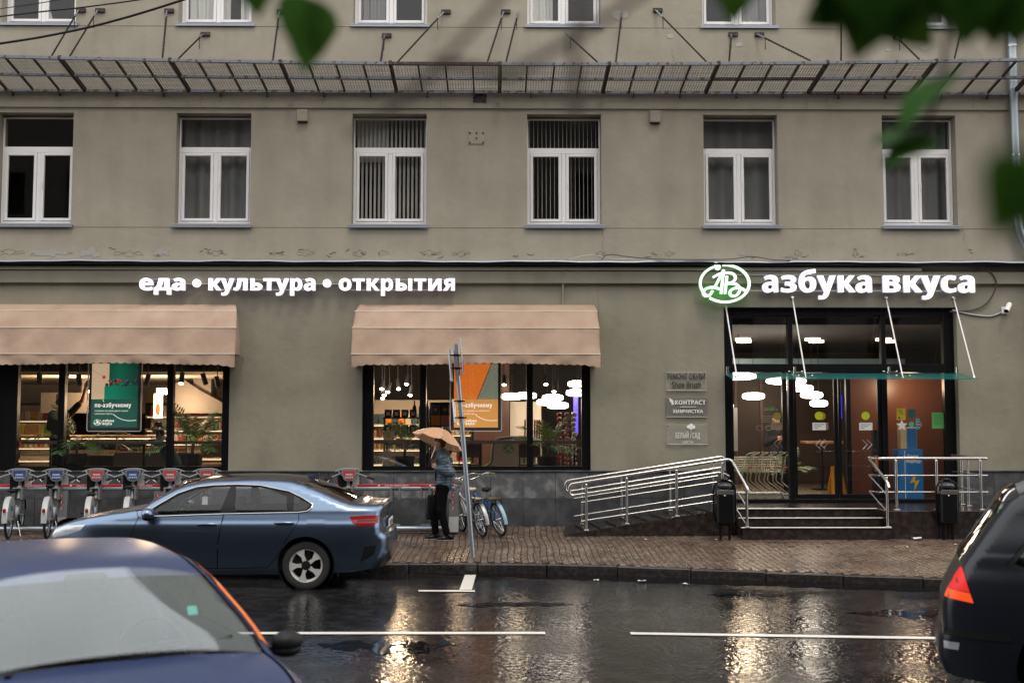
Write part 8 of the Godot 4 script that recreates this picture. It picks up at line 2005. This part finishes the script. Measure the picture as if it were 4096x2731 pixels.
		for q in [[-0.2, 0.2], [0.2, 0.2], [-0.2, -0.18], [0.2, -0.18]]: s = MB.new(); s.tube([Vector3(q[0], 0, q[1]), Vector3(q[0], 0.85 if q[1] > 0 else 0.66, q[1])], 0.014, 6); part("leg", s, M["black paint"], c)
	# checkout
	var ck := thing("checkout", "rounded white checkout desk with green emblem behind the middle window", "checkout", Vector3(0.08, 0.35, -2.9))
	var rp := PackedVector2Array(); for q in [[-0.42, 0], [0.55, 0], [0.55, 1.2], [0.2, 1.22], [-0.15, 1.18], [-0.22, 1.05], [-0.22, 0.72], [-0.42, 0.6]]: rp.append(Vector2(q[0], q[1]))
	s = MB.new(); s.prism(rp, 0.6); part("desk", s, mat("desk white", lin(0.5, 0.46, 0.4), 0.3), ck)
	s = MB.new(); s.tube(round_path([Vector3(-0.42, 0.6, 0.31), Vector3(-0.22, 0.7, 0.31), Vector3(-0.2, 1.08, 0.31), Vector3(-0.1, 1.2, 0.31), Vector3(0.2, 1.24, 0.31), Vector3(0.55, 1.22, 0.31)], 0.08), 0.03, 8); part("bumper", s, mat("desk grey", lin(0.16, 0.15, 0.14), 0.4), ck)
	s = MB.new(); s.lathe([Vector2(0.12, 0), Vector2(0.12, 0.004), Vector2(0, 0.004)], 20, Transform3D(Basis(Vector3.RIGHT, PI / 2).scaled(Vector3(1, 0.8, 1)), Vector3(0.13, 1.0, 0.302))); part("green_disc", s, mat("emblem green", lin(0.02, 0.22, 0.05), 0.4), ck)
	s = MB.new()
	for e in emblem_strokes(): ribbon(s, e[0], e[1], 0.001, 0.2, Vector3(0.13, 1.0, 0.308))
	part("emblem", s, M["white print"], ck)
	var rk := thing("bread_stand", "tall stand of wrapped goods and reeds beside the stacked pendants", "stand", Vector3(0.72, 0.35, -2.4)); rng.seed = 8
	for k in 14: s = MB.new(); var x := -0.2 + k * 0.03; s.tube([Vector3(x, 0, rng.randf_range(-0.05, 0.05)), Vector3(x + rng.randf_range(-0.02, 0.02), 1.0, 0)], 0.012, 5); part("green_stalk", s, mat("stalk", lin(0.06, 0.2, 0.04), 0.5), rk)
	for k in 8: s = MB.new(); var x := -0.18 + k * 0.05; s.tube([Vector3(x, 1.05, 0), Vector3(x + 0.01, 1.6, 0)], 0.02, 5); part("baguette", s, M["wood"], rk)
	var rs := thing("red_net_stand", "stand hung with nets of red and silver wrapped sweets by the right frame", "stand", Vector3(1.4, 0.35, -2.3))
	for k in 3: s = MB.new(); s.tube([Vector3(-0.12 + k * 0.12, 0.5, 0), Vector3(-0.12 + k * 0.12, 1.75, 0)], 0.01, 5); part("pole", s, M["steel"], rs)
	for k in 36: s = MB.new(); s.ball(Vector3(-0.15 + (k % 3) * 0.15 + rng.randf_range(-0.02, 0.02), 0.6 + (k / 3) * 0.1, 0.03), Vector3(0.06, 0.05, 0.04), 7); part("wrapped_sweet", s, mat("sweet %d" % (k % 3), [lin(0.35, 0.03, 0.03), lin(0.4, 0.15, 0.1), lin(0.45, 0.42, 0.4)][k % 3], 0.2), rs)
	s = MB.new(); s.bb(-0.05, 0.05, 0, 1.1, -0.02, 0.0); single("violet_lightbox", s, glow("violet panel lamp", Color(0.35, 0.28, 1.0), 0.4), "narrow violet glowing panel behind the right frame of the middle window", "lightbox", Vector3(1.68, 1.65, -3.6))
	s = MB.new(); s.bb(-0.025, 0.025, 0, 0.5, -0.02, 0.0); single("violet_lightbox", s, glow("blue panel lamp", Color(0.15, 0.18, 1.0), 0.3), "narrow blue glowing panel between the two sliding door leaves", "lightbox", Vector3(7.28, 1.98, -3.0))
	# entrance
	var cart: Node3D = null
	var tr := mat("trolley wire", lin(0.42, 0.4, 0.3), 0.3, 0.8)
	for k in 5:
		var at := Vector3(4.78 + k * 0.17, 0.404, -1.2)
		var lb: String = "%s shopping trolley of the nested row behind the left entrance pane" % ["leftmost", "second", "third", "fourth", "rightmost"][k]
		if cart: twin(cart, "shopping_trolley", lb, at, null, "nested shopping trolleys"); continue
		cart = thing("shopping_trolley", lb, "trolley", at, 0.0, "nested shopping trolleys")
		for z in [-0.22, 0.22]:
			s = MB.new(); s.tube(round_path([Vector3(0.34, 0.1, z), Vector3(0.02, 0.34, z), Vector3(0.12, 0.86, z), Vector3(0.3, 0.9, z)], 0.06), 0.013, 6); s.tube([Vector3(0.34, 0.1, z), Vector3(-0.25, 0.14, z)], 0.012, 6); part("side_frame", s, tr, cart)
		s = MB.new(); s.tube([Vector3(0.3, 0.9, -0.24), Vector3(0.3, 0.9, 0.24)], 0.018, 8); part("handle", s, M["black plastic"], cart)
		s = MB.new()
		for j in 7: s.tube([Vector3(0.12, 0.82 - j * 0.05, -0.21), Vector3(-0.32, 0.8 - j * 0.04, -0.17), Vector3(-0.32, 0.8 - j * 0.04, 0.17), Vector3(0.12, 0.82 - j * 0.05, 0.21)], 0.004, 4)
		for j in 6: s.tube([Vector3(0.12 - j * 0.085, 0.82, 0.21 - j * 0.007), Vector3(0.1 - j * 0.08, 0.5, 0.2 - j * 0.007)], 0.004, 4)
		part("basket", s, tr, cart)
		s = MB.new(); s.box(Vector3(0.1, 0.62, 0.2), Vector3(0.1, 0.04, 0.02), 0.006); part("seat_flap", s, mat("trolley red", lin(0.5, 0.08, 0.02), 0.4), cart)
		for q in [[0.3, 0.2], [0.3, -0.2], [-0.22, 0.2], [-0.22, -0.2]]: s = MB.new(); s.lathe([Vector2(0, -0.012), Vector2(0.05, -0.012), Vector2(0.05, 0.012), Vector2(0, 0.012)], 12, Transform3D(Basis(Vector3.RIGHT, PI / 2), Vector3(q[0], 0.05, q[1]))); part("castor", s, mat("castor", lin(0.3, 0.28, 0.22), 0.5), cart)
	var lr := thing("low_rail", "low steel bumper rail in front of the shopping trolleys", "rail", Vector3(4.95, 0.404, -0.5)); s = MB.new(); s.tube(round_path([Vector3(-0.5, 0.16, 0), Vector3(0.42, 0.16, 0), Vector3(0.46, 0.0, 0)], 0.05), 0.018, 8); part("tube", s, M["steel"], lr)
	var wf := thing("wet_floor_sign", "yellow folding wet floor warning board inside the sliding door", "warning board", Vector3(6.83, 0.404, -1.9), 0.1); var ym := mat("warning yellow", lin(0.65, 0.28, 0.015), 0.4)
	for sg in [1.0, -1.0]:
		s = MB.new(); s.prism(PackedVector2Array([Vector2(-0.16, 0), Vector2(0.16, 0), Vector2(0.1, 0.62), Vector2(-0.1, 0.62)]), 0.012, Transform3D(Basis(Vector3.RIGHT, -0.2 * sg), Vector3(0, 0, 0.13 * sg))); var bd := part("board", s, ym, wf)
		if sg > 0:
			var rot := Basis(Vector3.RIGHT, -0.2)
			for q in [["ВНИМАНИЕ", 0.49, 0.04, 0.15], ["МОКРЫЙ", 0.44, 0.04, 0.13], ["ПОЛ", 0.4, 0.04, 0.07], ["CAUTION", 0.13, 0.04, 0.16], ["WET FLOOR", 0.08, 0.04, 0.18]]:
				var t := lettering(q[0], -q[3] / 2, 0.0, 0.0, q[3], q[2], 0.002, M["black print"], bd); t.basis = rot * t.basis; t.position = rot * Vector3(t.position.x, q[1], 0.008) + Vector3(0, 0, 0.13)
			s = MB.new(); var ct: Array = []
			for q in [[-0.07, 0.2], [0.07, 0.2], [0.0, 0.33]]: ct.append(rot * Vector3(q[0], q[1], 0.008) + Vector3(0, 0, 0.13))
			s.tube(round_path(ct, 0.03, 3, true), 0.008, 5, false, true); s.ball(rot * Vector3(0, 0.25, 0.008) + Vector3(0, 0, 0.13), Vector3(0.02, 0.035, 0.004), 8); part("warning_symbol", s, mat("warning red", lin(0.5, 0.02, 0.02), 0.5), bd)
	var cs := thing("charger_kiosk", "blue phone charger kiosk with a yellow lightning bolt behind the right pane", "kiosk", Vector3(7.88, 0.402, -0.62)); var cb := mat("kiosk blue", lin(0.01, 0.14, 0.36), 0.4)
	s = MB.new(); s.bb(-0.24, 0.24, 0, 0.98, -0.3, 0.0, 0.01); part("cabinet", s, cb, cs)
	s = MB.new(); s.bb(-0.18, 0.14, 0.985, 1.4, -0.2, -0.02, 0.008); part("screen_box", s, mat("kiosk cream", lin(0.5, 0.38, 0.2), 0.5), cs)
	s = MB.new(); s.bb(-0.06, 0.13, 1.0, 1.38, -0.019, -0.012); part("screen", s, cb, cs)
	s = MB.new(); s.prism(PackedVector2Array([Vector2(0.02, 0.17), Vector2(-0.09, -0.02), Vector2(0.01, 0.0), Vector2(-0.01, -0.17), Vector2(0.1, 0.04), Vector2(0.01, 0.02)]), 0.004, Transform3D(Basis(), Vector3(0.06, 0.36, 0.003))); part("lightning_print", s, mat("bolt yellow", lin(0.65, 0.42, 0.02), 0.5), cs)
	lettering("Бери", -0.06, 0.82, 0.002, 0.2, 0.09, 0.002, M["white print"], cs); lettering("заряд!", -0.1, 0.73, 0.002, 0.3, 0.09, 0.002, M["white print"], cs)
	s = MB.new(); s.bb(-0.12, -0.11, 0.05, 0.95, 0.0005, 0.002); part("line", s, M["white print"], cs)
	var bs := thing("battery_display", "tall black display with an orange head and vertical battery lettering", "display", Vector3(7.36, 0.402, -0.75)); s = MB.new(); s.bb(-0.14, 0.14, 0, 1.35, -0.15, 0.0, 0.01); part("column", s, M["black plastic"], bs)
	s = MB.new(); s.bb(-0.13, 0.12, 0.56, 0.86, 0.0005, 0.004); part("orange_panel", s, mat("battery orange", lin(0.55, 0.1, 0.015), 0.5), bs)
	s = MB.new(); s.bb(-0.03, 0.03, 0.69, 0.71, 0.0045, 0.006); s.bb(-0.01, 0.01, 0.67, 0.73, 0.0062, 0.007); part("plus_print", s, M["black print"], bs)
	var dt := lettering("DURACELL", 0, 0, 0.002, 0.5, 0.075, 0.001, M["white print"], bs); dt.basis = Basis(Vector3(0, 0, 1), -PI / 2) * dt.basis; dt.position = Vector3(-0.02, 0.53, 0.002)
	var tb := thing("cafe_table", "small brown cafe table deep behind the left sliding door", "table", Vector3(7.2, 0.402, -4.2)); s = MB.new(); s.bb(-0.4, 0.4, 1.02, 1.08, -0.3, 0.3, 0.01); part("top", s, M["wood"], tb); s = MB.new(); s.tube([Vector3(0, 0, 0), Vector3(0, 1.02, 0)], 0.03, 8); s.lathe([Vector2(0.25, 0), Vector2(0.25, 0.02), Vector2(0, 0.03)], 16); part("leg", s, M["black paint"], tb)
	var pl := thing("notice_board", "pale notice sheet on the wall beside the left entrance jamb", "notice", Vector3(4.85, 1.3, -2.6)); s = MB.new(); s.bb(-0.14, 0.14, 0, 0.9, -0.02, 0.0); part("sheet", s, mat("notice pale", lin(0.45, 0.4, 0.38), 0.6), pl)
	s = MB.new(); s.bb(5.1, 9.4, 3.16, 3.36, -5.05, -5.0); part("blue_beam", s, mat("beam blue", lin(0.12, 0.19, 0.22), 0.6), b)
	var lg := thing("window_decal", "green and white opening hours decal on the left entrance pane", "decal", Vector3(5.1, 2.15, -0.214)); s = MB.new(); s.ball(Vector3(0.02, 0, 0), Vector3(0.09, 0.035, 0.001), 12, Basis(Vector3(0, 0, 1), 0.35)); part("green_leaf", s, mat("decal green", lin(0.03, 0.3, 0.08), 0.5), lg)
	var fw := mat("decal white", Color(0.8, 0.8, 0.78, 0.6), 0.5); fw.transparency = BaseMaterial3D.TRANSPARENCY_ALPHA
	lettering("24 часа", -0.12, -0.03, 0.002, 0.26, 0.06, 0.001, fw, lg, false)
	for k in 4: s = MB.new(); s.bb(-0.18 + 0.01 * k, 0.18 - 0.02 * (k % 2), -0.14 - k * 0.035, -0.135 - k * 0.035, 0.001, 0.002); part("line", s, fw, lg)
	for k in 3: s = MB.new(); s.tube(arc(Vector3(-0.2 + k * 0.17, -0.36, 0.002), Vector3(0.06, 0, 0), Vector3(0, 0.045, 0), 0, TAU * 0.96, 20), 0.003, 4, false, true); part("ring", s, fw, lg)

# ---------------------------------------------------------------- trees
# leaf base x, y, z, direction of the tip, the way the upper face looks, length
const LEAVES := [
	[-0.264, 2.478, 19.5, Vector3(0.1, -1, 0.1), Vector3(0.75, 0.3, 0.9), 0.1], [-0.25, 2.475, 19.49, Vector3(-0.35, -0.9, 0), Vector3(-0.5, 0.2, 0.9), 0.08], [-0.335, 2.535, 19.5, Vector3(0.12, -1, 0.1), Vector3(0, 0.5, 1), 0.08], [0.318, 2.535, 19.5, Vector3(0.05, -1, 0), Vector3(0.1, 0.5, 1), 0.085],
	[0.396, 2.39, 19.85, Vector3(-0.22, -1, 0.1), Vector3(0.1, -0.4, 1), 0.11], [0.4, 2.385, 19.86, Vector3(0.25, -1, 0.0), Vector3(0.1, -0.4, 1), 0.085], [0.385, 2.37, 19.84, Vector3(-0.8, -0.6, 0.1), Vector3(0.1, -0.4, 1), 0.08], [0.405, 2.36, 19.84, Vector3(0.7, -0.75, 0), Vector3(-0.1, -0.4, 1), 0.08],
	[0.505, 2.392, 19.85, Vector3(-0.25, -1, 0), Vector3(-0.1, -0.4, 1), 0.09], [0.515, 2.39, 19.84, Vector3(0.15, -1, 0), Vector3(0.1, -0.4, 1), 0.088], [0.52, 2.38, 19.83, Vector3(0.6, -0.75, 0), Vector3(0, -0.4, 1), 0.08], [0.47, 2.39, 19.85, Vector3(0.3, -1, 0), Vector3(0, -0.4, 1), 0.07],
	[0.606, 2.372, 19.5, Vector3(-0.76, -0.68, 0.1), Vector3(-0.66, 0.72, 0.3), 0.1], [0.576, 2.292, 19.5, Vector3(-1, -0.06, 0.3), Vector3(0.1, 1.0, 0.35), 0.085], [0.572, 2.285, 19.52, Vector3(-0.9, -0.45, 0.1), Vector3(-0.3, 0.8, 0.55), 0.075],
	[0.312, 2.062, 20.35, Vector3(-0.45, -0.9, 0), Vector3(-0.3, -0.4, 1), 0.052], [0.305, 2.06, 20.36, Vector3(0.1, -1, 0), Vector3(-0.3, -0.4, 1), 0.045],
	[0.38, 2.4, 19.87, Vector3(0.1, -1, 0), Vector3(0, -0.4, 1), 0.1], [0.43, 2.395, 19.86, Vector3(-0.1, -1, 0), Vector3(0, -0.4, 1), 0.085], [0.36, 2.385, 19.85, Vector3(-0.3, -1, 0), Vector3(0, -0.4, 1), 0.07], [0.49, 2.4, 19.86, Vector3(0.0, -1, 0), Vector3(0, -0.4, 1), 0.1], [0.535, 2.4, 19.85, Vector3(0.1, -1, 0), Vector3(0, -0.4, 1), 0.1], [0.455, 2.4, 19.86, Vector3(0.1, -1, 0), Vector3(0, -0.4, 1), 0.08]]

func leaf_mesh() -> ArrayMesh: # a linden leaf 1 long, heart shaped, cupped and with a midrib fold
	var rows: Array = []
	for i in 11:
		var t := i / 10.0; var w := 0.5 * (sqrt(t / 0.25) if t < 0.25 else 1.0 - pow((t - 0.25) / 0.75, 1.35))
		var r: Array = []
		for j in 9:
			var v := (j - 4) / 4.0
			r.append(Vector3(v * w, t - (0.1 * absf(v) if t < 0.25 else 0.0), 0.09 * absf(v) * w * 2.0 - 0.14 * t * t + 0.015 * sin(t * 22.0) * absf(v)))
		rows.append(r)
	var s := MB.new(); s.surf(rows)
	s.tube([Vector3(0, -0.45, 0.0), Vector3(0, 0.0, 0.0), Vector3(0, 0.5, -0.04)], [0.014, 0.012, 0.006], 5)
	return s.mesh()

func build_trees() -> void:
	var lm := mat("linden leaf", lin(0.014, 0.05, 0.007), 0.6); lm.metallic_specular = 0.12; lm.backlight_enabled = true; lm.backlight = Color(0.16, 0.22, 0.05)
	var bark := mat("bark", lin(0.045, 0.036, 0.03), 0.9)
	var mesh := leaf_mesh()
	var o := thing("linden_tree", "linden tree whose blurred leaves hang into the top of the photo", "tree", Vector3(1.75, -0.12, 20.2))
	var q := func(x: float, y: float, z: float) -> Vector3: return Vector3(x, y, z) - o.position
	var s := MB.new(); s.tube([Vector3(0, 0, 0), Vector3(0.03, 1.5, 0), Vector3(-0.02, 3.2, -0.05), Vector3(-0.1, 6.0, 0)], [0.16, 0.12, 0.1, 0.05], 12); part("trunk", s, bark, o)
	var limb := [q.call(1.72, 2.9, 20.15), q.call(1.2, 2.9, 19.7), q.call(0.6, 2.78, 19.45), q.call(0.1, 2.72, 19.4), q.call(-0.45, 2.62, 19.35)]
	s = MB.new(); s.tube(limb, [0.04, 0.025, 0.016, 0.011, 0.006], 8); part("branch", s, bark, o)
	for e in [[[0.12, 2.72, 19.5], [0.03, 2.35, 19.98], [-0.002, 2.29, 20.0], [-0.053, 2.23, 20.0], [-0.1, 2.186, 20.0], [-0.135, 2.165, 20.0]], [[0.2, 2.72, 19.5], [0.08, 2.33, 19.98], [0.069, 2.267, 20.0], [0.07, 2.18, 20.0]], [[0.3, 2.74, 19.5], [0.14, 2.31, 19.98], [0.073, 2.259, 20.0], [0.01, 2.222, 20.0], [-0.06, 2.235, 20.0]], [[0.6, 2.78, 19.45], [0.62, 2.5, 19.5], [0.6, 2.36, 19.5], [0.57, 2.29, 19.5]], [[-0.3, 2.66, 19.36], [-0.264, 2.5, 19.5]], [[0.45, 2.76, 19.45], [0.4, 2.45, 19.8], [0.4, 2.38, 19.85]], [[0.55, 2.78, 19.45], [0.51, 2.45, 19.8], [0.505, 2.38, 19.85]]]:
		s = MB.new(); var pts: Array = []
		for p in e: pts.append(q.call(p[0], p[1], p[2]))
		s.tube(pts, 0.0042, 6); part("twig", s, bark, o)
	# leaf base, direction of the tip, the way the upper face looks, length
	for e in LEAVES:
		var y: Vector3 = e[3].normalized(); var n: Vector3 = (e[4] - y * e[4].dot(y)).normalized(); var x := y.cross(n)
		var l := part("leaf", mesh, lm, o); l.transform = Transform3D(Basis(x * e[5], y * e[5], n * e[5]), q.call(e[0], e[1], e[2]))
	# behind the camera, seen only in the glass, the car paint and the wet road
	var ob := thing("opposite_building", "pale building across the street, mirrored in the window panes", "building", Vector3(2.0, -0.12, 34.0))
	var holes: Array = []
	for i in 24:
		for j in 4: holes.append([-43.0 + i * 3.6, -41.4 + i * 3.6, 1.4 + j * 3.6, 3.5 + j * 3.6])
	var wm := wall_mesh(-46, 46, 0, 17.5, 0, -0.4, holes)
	var w := part("wall", wm, mat("opposite render", lin(0.14, 0.13, 0.11), 0.9), ob); w.rotation.y = PI
	s = MB.new(); s.bb(-45.9, 45.9, 0, 17.4, 0.9, 1.3); part("inner_wall", s, M["dark ceiling"], ob)
	rng.seed = 44
	for t in [["bushy street tree behind the photographer, left", -9.0, 25.5, 7.5], ["bushy street tree behind the photographer, middle", -1.5, 26.5, 8.5], ["bushy street tree behind the photographer, right", 7.0, 25.8, 7.0]]:
		var tr := thing("street_tree", t[0], "tree", Vector3(t[1], -0.12, t[2]))
		s = MB.new(); s.tube([Vector3.ZERO, Vector3(0.05, 2.5, 0), Vector3(0, t[3] * 0.8, 0)], [0.18, 0.14, 0.04], 10)
		for k in 6: var a := TAU * k / 6; s.tube([Vector3(0.03, 2.3 + k * 0.3, 0), Vector3(cos(a) * 1.5, 3.6 + k * 0.4, sin(a) * 1.5)], [0.06, 0.02], 6)
		part("trunk", s, bark, tr)
		var mm := MultiMesh.new(); mm.transform_format = MultiMesh.TRANSFORM_3D
		var qs := MB.new(); qs.quad(Vector3(-0.1, 0, 0), Vector3(0.1, 0, 0.03), Vector3(0.08, 0.2, 0), Vector3(-0.08, 0.2, 0.03)); mm.mesh = qs.mesh(); mm.instance_count = 5000
		for k in 5000:
			var d := Vector3(rng.randfn(), rng.randfn(), rng.randfn()).normalized() * pow(rng.randf(), 0.4)
			var cl := Vector3(sin(k % 23 * 1.7), sin(k % 23 * 2.9) * 0.8, cos(k % 23 * 1.3)) * 0.8
			mm.set_instance_transform(k, Transform3D(Basis.from_euler(Vector3(rng.randf() * TAU, rng.randf() * TAU, rng.randf() * TAU)).scaled(Vector3.ONE * rng.randf_range(0.8, 1.6)), Vector3(0, t[3] * 0.62, 0) + cl * 1.2 + d * Vector3(1.6, t[3] * 0.22, 1.6)))
		var mi := MultiMeshInstance3D.new(); mi.name = "crown"; mi.multimesh = mm; mi.material_override = lm; mi.set_meta("kind", "stuff"); tr.add_child(mi, true)
